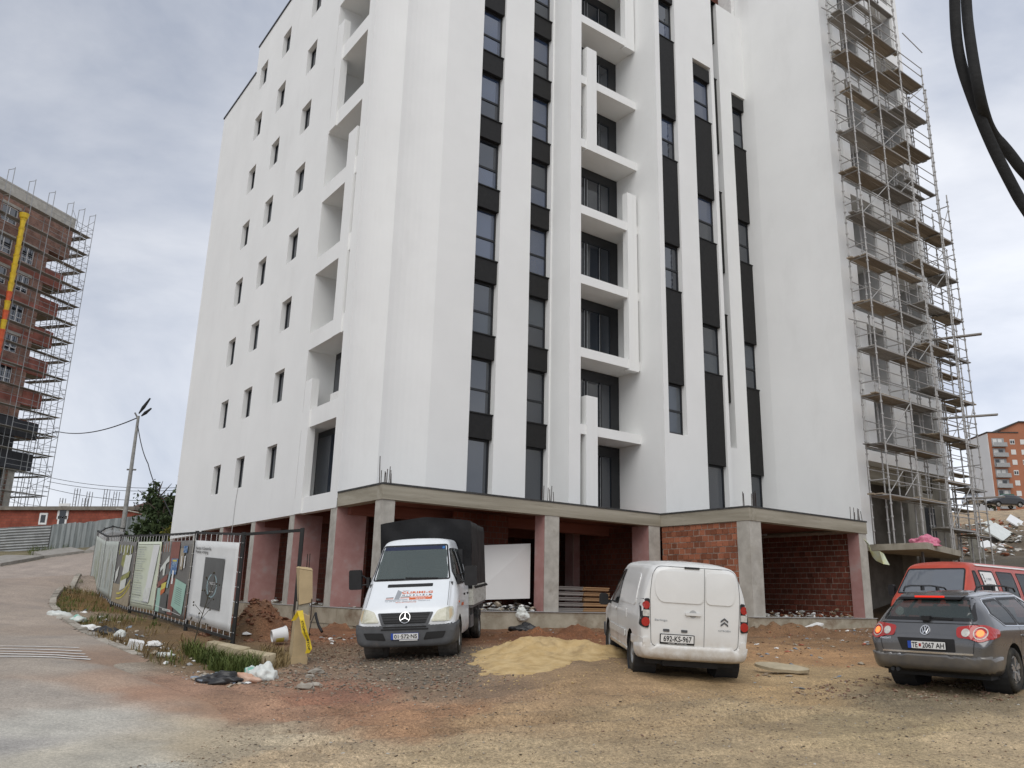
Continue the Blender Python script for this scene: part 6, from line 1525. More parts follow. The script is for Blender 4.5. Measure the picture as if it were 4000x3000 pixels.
def far_car(name, label, px, py, Y, az, m, h=1.45):
    r = empty(name, (0,0,0)); tag(r, label, 'car', 'cars parked on top of the hill')
    H = Hull([(-2.15,.4,.75,.9,.7,.8,.65,.06),(-2.0,.3,.85,1.0,.84,.88,.66,.08),(-1.5,.25,.9,1.36,.86,.9,.6,.1),(-.9,.25,.92,h,.86,.9,.6,.12),(.2,.25,.92,h,.86,.9,.6,.12),(1.05,.25,.9,1.0,.86,.9,.66,.08),(1.9,.28,.72,.82,.8,.84,.6,.08),(2.15,.35,.55,.66,.66,.7,.5,.06)], dx=.08, sig=1.2)
    for x in (-1.3,1.3): H.arch(x,.3,.36)
    H.build(m, r)
    for ax in ('left','right'): H.patch('side_window', rpoly([(-1.5,.98),(.85,.98),(.25,1.36),(-1.15,1.36)], .08), ax, M['glass_dark'], r, off=.01, res=.15)
    H.patch('windscreen', rpoly([(-.66,1.02),(.66,1.02),(.52,1.36),(-.52,1.36)], .06), 'front', M['glass_dark'], r, off=.01, res=.15); H.patch('rear_window', rpoly([(-.62,1.04),(.62,1.04),(.5,1.34),(-.5,1.34)], .06), 'rear', M['glass_dark'], r, off=.01, res=.15)
    for x in (-1.3,1.3):
        for s_ in (1,-1): wheel(r, x, s_*.76, .3, .2, s_, 'steel')
    p = aty(px,py,Y); place(r, Vector((p.x,p.y,p.z)), R_(az)); return r
far_car('parked_car', 'black saloon parked sideways on top of the right-hand hill', 3925,1984,93, 265, M['car_black'])
far_car('parked_car', 'silver car seen through the scaffolding on top of the hill', 3803,1975,93, 200, M['car_silver'], 1.5)
q = aty(3885,1985,100); r_ = tree('small green bush beside the black saloon on the hilltop', (q.x,q.y,q.z-.4), 1.6, [(0,0,.8,.7),(.6,0,.6,.5)], M['leaf_dark'], 500, .14)
# ------------------------------------------------------------------ scaffolding on the white block's right wing
SO = (30.0,16.5,3.97)
RS = empty('wing_scaffolding', W(*SO), BROT); tag(RS, 'tall steel tube scaffolding with plank decks along the right wing of the white block', 'scaffolding')
us = [30.0,32.2,34.45,36.65,37.85]; tops = [34,34,33,27.4,20.8]
M['steel'] = mat('scaffold_steel', (.30,.295,.285), .55, .25, scale=3, col2=(.45,.44,.425), grime=((.20,.13,.08), 3.5, .56, .6, (1,1,2)))
def std(u, v, z0, z1):
    b = MB(); b.tube([(0,0,0),(0,0,z1-z0)], .029, 7)
    z = .5
    while z < z1-z0: b.tube([(0,0,z-.03),(0,0,z+.03)], .055, 7); z += .5
    o_ = b.build('standard', M['steel'], RS); o_.location = (u-SO[0]+random.uniform(-.01,.01), v-SO[1], z0-SO[2]); o_.rotation_euler = (random.uniform(-.002,.002), random.uniform(-.002,.002), 0)
for i, (u, t) in enumerate(zip(us, tops)):
    z0 = 3.97 if i < 3 else 1.2
    for v in (16.5, 17.3): std(u, v, z0, t+random.uniform(-.6,.6) if i > 2 else t)
for u, t in ((31.1,33.5),(33.3,33.5),(35.5,26.9)): std(u, 17.3, 3.97, t)
for u, t in ((34.62,31.2),(36.85,26.5)):
    std(u, 16.52, 3.97, t); std(u, 17.28, 3.97, t)
for u, v in ((37.85,18.6),(37.85,20.0),(39.6,18.6),(39.6,19.4),(41.8,18.6)): std(u, v, 2.0, 19+random.uniform(-1,1.5))
zs_ = [5.86+1.98*k for k in range(14)]
def R(name, p, q, r=.024): return rod(name, p, q, r, M['steel'], RS, SO)
for k, z in enumerate(zs_):
    for i in range(4):
        zz = z+(0,.0,-1.0,-1.15)[i]
        if zz+1 > min(tops[i], tops[i+1])+.6: continue
        u0, u1 = us[i], us[i+1]
        if True:
            wood = 'plank' if (k*3+i*2) % 5 < 3 else 'plank_grey'
            for j in range(3):
                v0 = 16.53+j*.255
                if (k*7+i*5+j*3) % 23 == 0: continue
                e0 = -random.choice((.04,.08,.12,.3)); e1 = random.choice((.04,.08,.15,.34))
                d = pbox('plank', u0+e0, u1+e1, v0, v0+.235, zz+random.uniform(-.01,.012)-.03, zz+.02, M[wood], RS, SO); d.rotation_euler.y = random.uniform(-.012,.012); d.rotation_euler.z = random.uniform(-.018,.018); d.location.z += .02*(i % 2)
        if zz+2 < tops[i]: R('guard_rail', (u0,17.3,zz+1.0), (u1,17.3,zz+1.0), .021)
        R('ledger', (u0,16.5,zz-.06), (u1,16.5,zz-.06)); R('ledger', (u0,17.3,zz-.06), (u1,17.3,zz-.06))
        R('guard_rail', (u0,16.5,zz+1.0), (u1,16.5,zz+1.0), .021)
        if True: R('guard_rail', (u0,16.5,zz+.5), (u1,16.5,zz+.5), .021)
        if (k+i) % 4 == 0: R('brace', (u0,16.5,zz), (u0+(u1-u0)*.5,16.5,zz+.95), .017); R('brace', (u0+(u1-u0)*.5,16.5,zz), (u1,16.5,zz+.95), .017)
        if (k*2+i) % 5 == 2: R('brace', (u0,16.5,zz-.06), (u1,16.5,zz+1.9), .02)
    for i, u in enumerate(us):
        zz = z+(0,0,0,-1.0,-1.15)[i]
        if zz < tops[i]: R('transom', (u,16.5,zz-.05), (u,17.3,zz-.05), .028)
        if zz+.7 < tops[i] and i < 2: R('transom', (u,16.5,zz+.55), (u,17.3,zz+.55), .026)
for z in (6.2,7.9,9.6,11.2,12.9,14.6,16.3,18.0):          # run round the end of the wing
    for j in range(2): pbox('plank', 37.9, 41.6, 18.62+j*.3, 18.88+j*.3, z, z+.05, M['plank'], RS, SO)
    R('guard_rail', (37.85,18.6,z+.9), (41.8,18.6,z+.9), .021); R('ledger', (37.85,16.5,z-.05), (37.85,20,z-.05)); R('ledger', (39.6,18.6,z-.05), (39.6,19.4,z-.05))
for (u, v, z, l) in ((36.9,16.9,13.6,1.2),(37.1,16.8,9.9,1.4),(37.2,17.0,6.3,1.4)): pbar('plank', (u-l*.5,v+.9,z), (u+l*.45,v-1.3,z+.05), .25, .06, M['plank_grey'], RS, SO)
for z in (12.9, 22.5, 27.8): R('tie_tube', (29.2,17.1,z), (30.4,17.0,z+.05), .024)
R('tie_tube', (35.2,16.5,29.0), (36.6,16.3,28.4), .024)
# canvas-like net hanging from the scaffolding's end at the foot of the hill
p = onv_ = None
# pink net and a torn plastic strip on the canopy
def crumple(name, label, cat, loc, sx, sy, sz, m, seed, n=4, flat=.25, smooth=True):
    bm = bmesh.new(); bmesh.ops.create_icosphere(bm, subdivisions=n, radius=1)
    for v in bm.verts:
        d = v.co.copy(); k = 1+.45*mnoise.noise(d*1.6+Vector((seed,0,0)))+.22*mnoise.noise(d*4+Vector((0,seed,0)))+.1*abs(mnoise.noise(d*9+Vector((seed,seed,0))))
        v.co = Vector((d.x*sx*k, d.y*sy*k, max(d.z*sz*k, -sz*flat)))
    me = bpy.data.meshes.new(name); bm.to_mesh(me); bm.free(); me.materials.append(m)
    if smooth: me.polygons.foreach_set('use_smooth', [True]*len(me.polygons))
    o_ = link(name, me, None, loc); tag(o_, label, cat); return o_
M['pink_net'] = mat('pink_netting', (.55,.12,.22), .8, scale=12, col2=(.68,.28,.36)); M['film'] = mat('plastic_film', (.55,.58,.55), .4, scale=6, col2=(.68,.70,.66), spec=.5)
M['film_green'] = mat('green_white_film', (.18,.42,.33), .4, scale=5, col2=(.62,.66,.62), spec=.5, contrast=(.42,.5)); M['film_black'] = mat('black_film', (.02,.02,.021), .4, var=.3, scale=6, spec=.5); M['bag_orange'] = mat('orange_sack', (.50,.27,.17), .7, scale=5, col2=(.60,.42,.32))
q = W(31.1,15.9,3.98); crumple('pink_net', 'bright pink crumpled netting lying on the edge of the concrete canopy', 'net', q, .55, .3, .3, M['pink_net'], 3)
b = MB(); pts = [aty(3384,2118,26.5), aty(3398,2150,26.4), aty(3415,2172,26.2), aty(3440,2178,26.0), aty(3466,2184,26.1)]; wd = [.1,.17,.12,.16,.15]
for i, p in enumerate(pts):
    a = Vector((.3,.1,-.8)).normalized()*wd[i]*1.3; b.v += [tuple(p-pts[0]+a), tuple(p-pts[0]-a+Vector((.0,.1*(-1)**i,0)))]
for i in range(len(pts)-1): b.f.append((2*i,2*i+2,2*i+3,2*i+1)); b.m.append(0)
o_ = b.build('plastic_strip', mat('yellow_green_film', (.55,.55,.25), .5, scale=3, col2=(.55,.62,.55)), loc=pts[0]); s_ = o_.modifiers.new('s','SOLIDIFY'); s_.thickness = .01; tag(o_, 'torn yellow-green plastic strip hanging from the corner of the concrete terrace', 'plastic sheet')

# ------------------------------------------------------------------ banner fence along the verge
_pp = aty(1182,2062,17.7); PST = [(_pp.x,_pp.y,_pp.z-2.44),(-5.98,18.64,.47),(-8.0,21.17,.65),(-10.06,24.19,.77),(-11.76,26.33,.86),(-13.53,28.84,1.0),(-16.43,33.84,1.27),(-18.36,36.87,1.67)]
q = [aty(392,2073,39.5), aty(410,2061,42), aty(441,2052,45), aty(486,2062,47.5)]
PST += [(p.x,p.y,p.z-2.45) for p in q]
HF = empty('banner_fence', PST[1]); tag(HF, 'row of black iron frames holding advertising banners beside the road', 'fence'); fo = PST[1]; FH = 2.44
def fpos(i, h): return Vector((PST[i][0], PST[i][1], PST[i][2]+h))
for i in range(len(PST)):
    pbar('post', fpos(i,-.3), fpos(i,FH), .075, .075, M['black_paint'], HF, fo)
for i in range(len(PST)-1):
    a, c = fpos(i,FH-.05), fpos(i+1,FH-.05); pbar('top_rail', a, c, .06, .06, M['black_paint'], HF, fo)
    if i: pbar('bottom_rail', fpos(i,.12), fpos(i+1,.12), .06, .06, M['black_paint'], HF, fo)
M['ban_white'] = mat('white_banner', (.64,.65,.64), .6, var=.05, scale=1.5); M['ban_lime'] = mat('pale_lime_banner', (.52,.56,.42), .6, scale=1.2, col2=(.58,.62,.52)); M['ban_grey'] = mat('grey_banner', (.15,.145,.135), .6, var=.12, scale=1.5)
M['ban_stripe'] = mat('faded_striped_banner', (.34,.38,.35), .6, scale=2.2, col2=(.52,.55,.50), stretch=(6,6,.5)); M['pr_green'] = mat('print_olive', (.20,.21,.05), .6, scale=4, col2=(.34,.34,.14)); M['pr_yellow'] = mat('print_yellow', (.60,.52,.10), .6, var=.15); M['pr_white'] = mat('print_white', (.60,.62,.58), .6, var=.1, scale=4); M['pr_dgrey'] = mat('print_dark_grey', (.095,.098,.095), .6, var=.1, scale=3); M['pr_blue'] = mat('print_blue', (.05,.13,.30), .6, scale=14, col2=(.35,.45,.5), contrast=(.5,.62)); M['pr_red'] = mat('print_red_brown', (.22,.085,.065), .6, var=.12, scale=3); M['pr_mint'] = mat('print_mint', (.32,.50,.42), .6, var=.06, scale=3); M['pr_orange'] = mat('print_orange', (.55,.14,.04), .6, var=.1); M['pr_sky'] = mat('print_pale_blue', (.30,.42,.45), .6, var=.1); M['pr_sand'] = mat('print_sand', (.33,.28,.20), .6, var=.12, scale=4)
class Banner:
    """printed sheet hung between post i and i+1; s runs left to right as read, t from bottom to top"""
    def __init__(s, i, label, m, z0=.24, z1=2.2, mg=.1, tilt=.0):
        R0, L0 = fpos(i,0), fpos(i+1,0); d = (R0-L0); n_ = Vector((d.y,-d.x,0)).normalized()
        if n_.dot(Vector((0,0,CH))-L0) < 0: n_ = -n_
        s.n = n_; ln = d.length; u = d/ln; s.o = L0+u*mg+n_*.05+Vector((0,0,z0)); s.a = u*(ln-2*mg); s.b = Vector((0,0,z1-z0)); s.w = ln-2*mg; s.h = z1-z0
        b = MB(); K = 12
        for j in range(K+1):
            for k in range(K+1):
                e = min(j,K-j,k,K-k); b.v.append(tuple(s.a*(k/K)+s.b*(j/K)+s.n*(-.012*(e > 0)*(1+mnoise.noise(Vector((k*.5,j*.5,i)))))))
        for j in range(K):
            for k in range(K): q = j*(K+1)+k; b.f.append((q,q+1,q+K+2,q+K+1)); b.m.append(0)
        s.ob = b.build('banner', m, loc=s.o, smooth=True); sm = s.ob.modifiers.new('s','SOLIDIFY'); sm.thickness = .006; tag(s.ob, label, 'banner', 'advertising banners on the frames'); s.lv = 0
        c = MB()
        for k in range(9):
            for (p, q) in ((s.a*(k/8)+s.b, s.a*(k/8)+s.b+Vector((0,0,.17))), (s.a*(k/8), s.a*(k/8)-Vector((0,0,.1)))): c.tube([p, q], .006, 4)
        for k in range(7):
            for e, sg in ((0,-1),(1,1)): c.tube([s.a*e+s.b*(k/6), s.a*(e+sg*.05)+s.b*(k/6)-s.n*.03], .006, 4)
        tag(c.build('lacing', M['white_pvc'], s.ob), kind='stuff')
    def p(s, x, y, lv=1): return s.a*x+s.b*y+s.n*(.006+.003*lv)
    def poly(s, P, m, lv=1, name='print'):
        b = MB(); b.v = [tuple(s.p(x,y,lv)) for x, y in P]; b.f = [tuple(range(len(P)))]; b.m = [0]; return b.build(name, M[m], s.ob, fix=False)
    def rect(s, x0, x1, y0, y1, m, lv=1): return s.poly([(x0,y0),(x1,y0),(x1,y1),(x0,y1)], m, lv)
    def text(s, t, x, y, w_=None, h=None, m='ink', lv=2, bold=.01, left=False):
        V, F = text2d(t, w_*s.w if w_ else None, h*s.h if h else None, bold); sh = -V[:,0].min() if left else 0
        b = MB(); b.v = [tuple(s.p(x+(q[0]+sh)/s.w, y+q[1]/s.h, lv)) for q in V]; b.f = F; b.m = [0]*len(F); return b.build('print_text', M[m], s.ob, fix=False)
B = Banner(1, 'white banner with a dark grey rectangle and a laurel emblem, nearest of the row', M['ban_white'], .26, 2.2)
B.rect(.30,.74,.20,.80,'pr_dgrey'); B.text('Investitor: N.Gazmend-Rai', .05,.905,.36,None,'ink',left=True); B.text('Projektues: Arhing-ing', .05,.855,.30,None,'ink',left=True); B.text('Sheshi i ri - banim kolektiv', .06,.075,.4,None,'ink_grey',left=True)
for sg in (-1,1):
    for k in range(20):
        a = -1.45+2.6*k/19; x, y = .525+sg*.105*math.cos(a), .47+.135*math.sin(a); B.poly([(x-.013,y-.006),(x+.002,y-.009),(x+.013,y+.006),(x-.002,y+.009)], 'pr_sky', 2)
B.text('N.RAI', .525,.505,.11,.012,'ink_white',3); B.text('COMPANY', .525,.487,.15,.012,'ink_white',3); B.text('• • •', .525,.40,.08,.012,'ink_white',3)
B = Banner(2, 'grey banner with a colourful drawing of houses, blue figures and a mint sheet', M['ban_grey'], .22, 2.2)
B.poly([(.33,.62),(.62,.62),(.62,.99),(.33,.99)],'pr_red',1); B.poly([(.0,.42),(.32,.55),(.32,.47),(.0,.33)],'pr_red',1); B.poly([(.45,.02),(.62,.02),(.62,.5),(.45,.5)],'pr_red',1)
for k in range(6): B.poly([(.05+k*.045,.85),(.06+k*.045,.85),(.06+k*.045,.95+.01*k),(.05+k*.045,.95+.01*k)], 'pr_white' if k % 2 else 'pr_orange', 2)
B.poly([(.03,.62),(.30,.80),(.32,.72),(.22,.68),(.20,.52),(.14,.52),(.13,.62),(.03,.56)],'pr_white',2); B.rect(.02,.16,.02,.34,'pr_mint',2); B.rect(.16,.4,.02,.28,'pr_dgrey',2)
B.poly([(.14,.30),(.30,.36),(.31,.44),(.15,.40)],'pr_yellow',3); B.poly([(.15,.24),(.28,.30),(.30,.36),(.14,.31)],'pr_orange',3)
B.poly([(.40,.55),(.60,.55),(.62,.76),(.40,.76)],'pr_blue',3); B.poly([(.33,.36),(.38,.36),(.44,.58),(.38,.58)],'pr_sky',3); B.rect(.48,.53,.42,.60,'ink_white',4); B.rect(.44,.58,.72,.745,'pr_yellow',4); B.poly([(.70,.62),(.78,.62),(.80,.90),(.66,.90)],'pr_sand',3); B.poly([(.76,.84),(.88,.84),(.88,.93),(.76,.93)],'pr_blue',4); B.rect(.82,.85,.64,.80,'ink_white',4); B.rect(.72,.745,.66,.80,'ink_white',4)
B.poly([(.57,.14),(.93,.06),(.97,.44),(.62,.50)],'pr_mint',4)
for k in range(9): B.poly([(.67,.19+k*.025),(.86,.165+k*.025),(.86,.17+k*.025),(.67,.195+k*.025)],'pr_dgrey',5)
B.rect(.30,.58,.055,.085,'pr_white',5); B.text('REKLAMA', .44,.07,.2,.018,'ink_grey',6); B.poly([(0,.095),(.9,.045),(.9,.05),(0,.10)],'ink_white',4)
B = Banner(3, 'pale lime banner with a long printed list of text lines', M['ban_lime'], .24, 2.2)
B.poly([(.56,.10),(.78,.10),(.95,.95),(.70,.95)],'ban_white',1); B.poly([(.52,.14),(.74,.16),(.80,.32),(.56,.30)],'pr_white',2); B.rect(.05,.95,.955,.961,'ink',2); B.rect(.05,.95,.06,.066,'ink',2)
lines = ['OBJEKTI BANESOR','KOMPLEKSI I RI','LAMELA A','LAMELA DHE 2','BANESAT 1+1','SIPERFAQE 65-120 m2','LOKALE AFARISTE','PARKING','ASHENSOR','NGROHJE QENDRORE','KUJDESI 24/7','GARAZHA','TERASE E HAPUR','HAPESIRA GJELBER','ZYRE','SHITJA FILLON','KONTAKT ONLINE','MUNDESI ME KESTE','INFORMATA SHTESE','CILESI E GARANTUAR','MATERIALE MODERNE','REZERVO TANI']
for k, t in enumerate(lines): B.text(t, .06, .915-k*.0365, .18+.012*len(t), .017, 'ink_grey' if k % 5 else 'ink', 3, left=True)
B.text('WWW.MODULATIMIKS.COM', .06,.10,.7,.024,'ink_grey',3,left=True)
B = Banner(4, 'banner with a green and white aerial picture of buildings and a curving yellow road', M['ban_grey'], .2, 2.2)
B.rect(0,1,0,.3,'pr_sand',1); B.poly([(.3,.62),(.55,.55),(.62,.95),(.38,.92)],'pr_green',1); B.poly([(.45,.45),(.80,.52),(.86,.80),(.52,.78)],'pr_white',2); B.poly([(.06,.48),(.22,.60),(.2,.42),(.08,.30)],'pr_white',2); B.poly([(.40,.30),(.85,.45),(.88,.55),(.42,.42)],'pr_green',3)
for k in range(9): x = .1+.09*k; B.poly([(x,.78+.02*(k%3)),(x+.05,.78+.02*(k%3)),(x+.05,.95),(x,.93)],'pr_white' if k%2 else 'pr_green',3)
B.poly([(.42,.20),(.72,.27),(.74,.42),(.44,.36)],'pr_white',4)
for k, m in enumerate(('pr_yellow','pr_sand','pr_yellow')):
    P = []; Q = []
    for t in np.linspace(0,1,12): x = .3+.68*t; y = .06+.04*k+.26*t**2.2; P.append((x,y)); Q.append((x,y+.025))
    B.poly(P+Q[::-1], m, 4+k)
for i, lb in ((5,'faded grey-green banner with vertical streaks, left of the aerial picture'),(6,'faded pale banner with vertical streaks at the far bend of the fence')):
    B = Banner(i, lb, M['ban_stripe'], .2, 2.2)
    for k in range(14): x = .04+.065*k+random.uniform(-.01,.01); B.rect(x,x+random.uniform(.01,.03),.03+random.uniform(0,.3),random.uniform(.5,.95),random.choice(['pr_white','pr_sand','pr_green','ban_white']),1+k%3)
for i, lb in ((7,'white-backed banner just round the bend of the fence'),(8,'white-backed banner second beyond the bend of the fence'),(9,'white-backed banner third beyond the bend by the lamp post'),(10,'white-backed banner farthest along the fence')):
    if i+1 < len(PST): Banner(i, lb, M['ban_white'], .2, 2.2)
# ------------------------------------------------------------------ broken pillar with warning tape
M['pillar'] = mat('tan_pillar', (.43,.33,.19), .85, var=.1, scale=3, bump=.15, bscale=50, grime=((.30,.23,.14),3,.58,.5))
pb_ = aty(1160,2590,16.5); PL = empty('broken_gate_pillar', (pb_.x,pb_.y,pb_.z-.05), R_(28)); tag(PL, 'broken tan gate pillar with bent top piece and bars sticking out, standing in rubble', 'pillar')
zc = aty(1160,2362,16.5).z-pb_.z+.05; zt_ = aty(1160,2222,16.5).z-pb_.z+.05
m = MB(); m.hexa([(-.15,-.15,-.3),(.15,-.15,-.3),(.15,.15,-.3),(-.15,.15,-.3),(-.13,-.12,zc-.10),(.145,-.11,zc-.22),(.16,.15,zc-.02),(-.11,.15,zc-.12)]); m.hexa([(-.155,-.155,0),(.155,-.155,0),(.155,.155,0),(-.155,.155,0),(-.158,-.158,.16),(.158,-.158,.16),(.158,.158,.16),(-.158,.158,.16)]); m.build('lower_block', M['pillar'], PL)
m = MB(); m.hexa([(-.10,-.13,zc+.0),(.17,-.12,zc+.06),(.19,.15,zc+.03),(-.06,.15,zc+.08),(-.14,-.12,zt_),(.12,-.12,zt_-.03),(.12,.15,zt_),(-.14,.15,zt_+.02)]); m.hexa([(-.145,-.13,zt_+.003),(.125,-.13,zt_-.027),(.125,.16,zt_+.003),(-.145,.16,zt_+.023),(-.12,-.10,zt_+.04),(.10,-.10,zt_+.02),(.10,.13,zt_+.04),(-.12,.13,zt_+.05)]); m.build('upper_block', M['pillar'], PL)
m = MB(); m.box(-.09,.12,-.09,.12,zc-.2,zc+.06); m.build('rubble_core', M['concrete'], PL)
for (x, y) in ((-.09,-.07),(.07,-.08),(.07,.1)): rod('rebar', (x,y,zc-.2), (x-.02,y,zt_+.3), .009, M['rebar'], PL)
for (x, y) in ((-.16,-.12),(.16,-.13)): rod('rebar', (x,y,zc-.28), (x-.01,y,zc+.12), .01, M['rebar'], PL)
M['tape'] = mat('yellow_tape', (.66,.48,.02), .45, var=.1, scale=8)
tp = [aty(x,y,Y) for x,y,Y in ((1146,2424,16.2),(1172,2385,16.18),(1180,2420,16.15),(1190,2470,16.15),(1203,2500,16.2),(1208,2535,16.2),(1200,2552,16.2))]
b = MB()
for i, p in enumerate(tp): a = Vector((.7,.2,.1)).normalized()*(.04+.014*(i%2)); b.v += [tuple(p-tp[0]-a), tuple(p-tp[0]+a)]
for i in range(len(tp)-1): b.f.append((2*i,2*i+2,2*i+3,2*i+1)); b.m.append(0)
o_ = b.build('warning_tape', M['tape'], loc=tp[0]); sm = o_.modifiers.new('s','SOLIDIFY'); sm.thickness = .006; tag(o_, 'yellow and black warning tape tied round the broken tan pillar', 'tape')
for i, tx in ((2,'STOP'),(3,'KUJDES'),(4,'STOP')):
    V, F = text2d(tx, .2, .04, .02); a, c = tp[i], tp[i+1]; up = (c-a).normalized(); sd = Vector((.96,.2,.1)).normalized(); ct = (a+c)/2-tp[0]+Vector((0,-.02,0)); t_ = MB(); t_.v = [tuple(ct+up*x+sd*y) for x, y in V]; t_.f = F; t_.m = [0]*len(F); t_.build('tape_text', M['ink'], o_, fix=False)
# ------------------------------------------------------------------ small loose things
def gpt(px, py, dz=0): return gp(px, py, dz)
q = gpt(1075,2522); bk = empty('plastic_bucket', q+Vector((0,0,.02))); tag(bk, 'white plastic bucket with yellow print lying on its side behind the pillar', 'bucket')
m = MB(); m.lathe([(.12,0),(.135,.005),(.165,.30),(.178,.30),(.178,.33),(.16,.33),(.125,.03),(0,.03)], 28); o_ = m.build('bucket_shell', M['white_pvc'], bk, smooth=False); o_.rotation_euler = (R_(80), R_(6), R_(118)); o_.location = (-.12,.08,.17)
m = MB(); 
for k in range(7): a = 3.6+k*.16; m.quad((.1405*math.cos(a),.1405*math.sin(a),.06),(.1405*math.cos(a+.16),.1405*math.sin(a+.16),.06),(.1605*math.cos(a+.16),.1605*math.sin(a+.16),.24),(.1605*math.cos(a),.1605*math.sin(a),.24))
l = m.build('bucket_label', M['pr_yellow'], o_)
crumple('plastic_bag', 'white knotted plastic bag at the front edge of the rubble', 'bag', gpt(1028,2655,.05),   .21, .16, .2, M['film'], 11, 4)
crumple('plastic_bag', 'green and white plastic bag left of the white knotted bag', 'bag', gpt(985,2650,.05), .14, .13, .16, M['film_green'], 17, 4)
crumple('plastic_bag', 'crumpled orange sack between the black sheet and the bags', 'bag', gpt(945,2664,.02), .24, .12, .1, M['bag_orange'], 23, 4)
crumple('plastic_sheet', 'heap of black plastic sheeting at the edge of the verge', 'plastic sheet', gpt(868,2668,.02), .36, .2, .13, M['film_black'], 29, 4)
crumple('plastic_sheet', 'dark crumpled sacking on the dirt behind the sand pile', 'plastic sheet', gpt(2050,2475,.05), .34, .24, .2, M['film_black'], 31, 4)
crumple('plastic_bag', 'pale crumpled sheet hanging over the plinth edge beside the column', 'bag', W(16.0,21.2,1.12), .2, .1, .2, M['film'], 37, 4, .9)
M['block'] = mat('tan_concrete_block', (.34,.28,.17), .9, scale=3, col2=(.44,.37,.25), bump=.3, bscale=40)
for (xa, ya, xb, yb, h, lb) in ((800,2552,935,2588,.26,'long tan concrete kerb block under the nearest banner post'),(942,2592,1042,2606,.25,'short tan concrete kerb block right of the long one')):
    a, c = gpt(xa,ya), gpt(xb,yb); d = (c-a); r = math.atan2(d.y,d.x); m = MB(); L = d.length; zz = (c.z-a.z)
    m.hexa([(0,-.02,-.15),(L,0,zz-.15),(L,.22,zz-.15),(0,.2,-.15),(.03,0,h-.02),(L-.04,.02,zz+h-.05),(L,.2,zz+h),(0,.18,h)]); o_ = m.build('kerb_block', M['block'], loc=a); o_.rotation_euler.z = r; tag(o_, lb, 'concrete block')
a = gpt(3055,2632,.09); m = MB(); n = 18
P = [(.46*math.cos(t)*(1+.18*mnoise.noise(Vector((math.cos(t)*2,math.sin(t)*2,4)))), .15*math.sin(t)*(1+.25*mnoise.noise(Vector((math.cos(t)*2,math.sin(t)*2,8))))) for t in np.linspace(0,2*math.pi,n,endpoint=False)]
m.prism(P, -.025, .025); o_ = m.build('stone_slab', mat('pale_slab', (.42,.36,.25), .9, var=.12, scale=5, bump=.3), loc=a); o_.rotation_euler = (R_(17),R_(4),R_(-14)); tag(o_, 'thin pale oval slab lying flat between the van and the estate car', 'slab')
for i, (px, py, l, rz, tl, lb) in enumerate(((3182,2458,.62,.5,.25,'tilted white foam board, upper one of two in front of the concrete terrace'),(3190,2474,.58,-.1,.05,'flat white foam board, lower one of two in front of the concrete terrace'))):
    q = gpt(px,py,.12); m = MB(); m.box(-l/2,l/2,-.14,.14,-.03,.03); o_ = m.build('foam_board', M['foam'], loc=q); o_.rotation_euler = (tl*.5,-tl,rz); tag(o_, lb, 'foam board')
for i, (px, py, s, lb) in enumerate(((1235,2630,.15,'oblong pale stone on the gravel right of the pillar'),(1212,2645,.09,'small pale cube of stone below the oblong one'),(1232,2680,.11,'angular yellowish stone in front of the gravel'),(1195,2690,.15,'flat tan stone shard at the front of the red dirt'),(960,2500,.1,'small white foam cube beside the nearest banner post'),(2620,2460,.12,'white lump of foam on the dirt right of the sand'))):
    o_ = crumple('stone', lb, 'stone', gpt(px,py,.02), s*1.0, s*.6, s*.45, M['kerb'] if 'foam' not in lb else M['foam'], 50+i, 2, .3, False)
# short black hose at the plinth
b = MB(); P = [aty(1233,2395,21.5),aty(1236,2415,21.4),aty(1245,2445,21.2),aty(1258,2468,21.0)]; b.tube([p-P[0] for p in P], .035, 8); tag(b.build('black_pipe', M['plastic_black'], loc=P[0], smooth=True), 'short curved black pipe end against the concrete plinth', 'pipe')
b = MB(); P = [aty(1230,2398,21.3),aty(1216,2430,21.2),aty(1207,2470,21.1),aty(1212,2478,21.0)]; b.tube([p-P[0] for p in P], .012, 6); tag(b.build('thin_cable', M['plastic_black'], loc=P[0], smooth=True), 'thin black cable end left of the curved pipe', 'cable')
# hanging black cables close to the camera at the top right
def cable(px, r, lb):
    P = [aty(x,y,Y) for x,y,Y in px]; Q = [tuple(p) for p in P]; Q = chaikin(Q, 3); b = MB(); o_ = Q[0]; b.tube([tuple(Vector(p)-Vector(o_)) for p in Q], r, 10); ob = b.build('hanging_cable', M['rubber'], loc=o_, smooth=True); tag(ob, lb, 'cable', 'thick cables at the top right')
cable([(3730,-900,3.0),(3728,-300,3.0),(3728,60,3.0),(3745,230,3.0),(3800,390,3.0),(3870,560,3.0),(3930,680,3.0),(4010,830,3.0),(4300,1200,3.0)], .0225, 'thick black cable, left strand of the twisted pair at the top right')
cable([(3772,-900,3.08),(3770,-300,3.08),(3772,20,3.06),(3795,200,2.93),(3830,400,2.93),(3870,520,3.08),(3930,580,3.08),(4010,690,3.08),(4300,950,3.08)], .0225, 'thick black cable, right strand of the twisted pair at the top right')
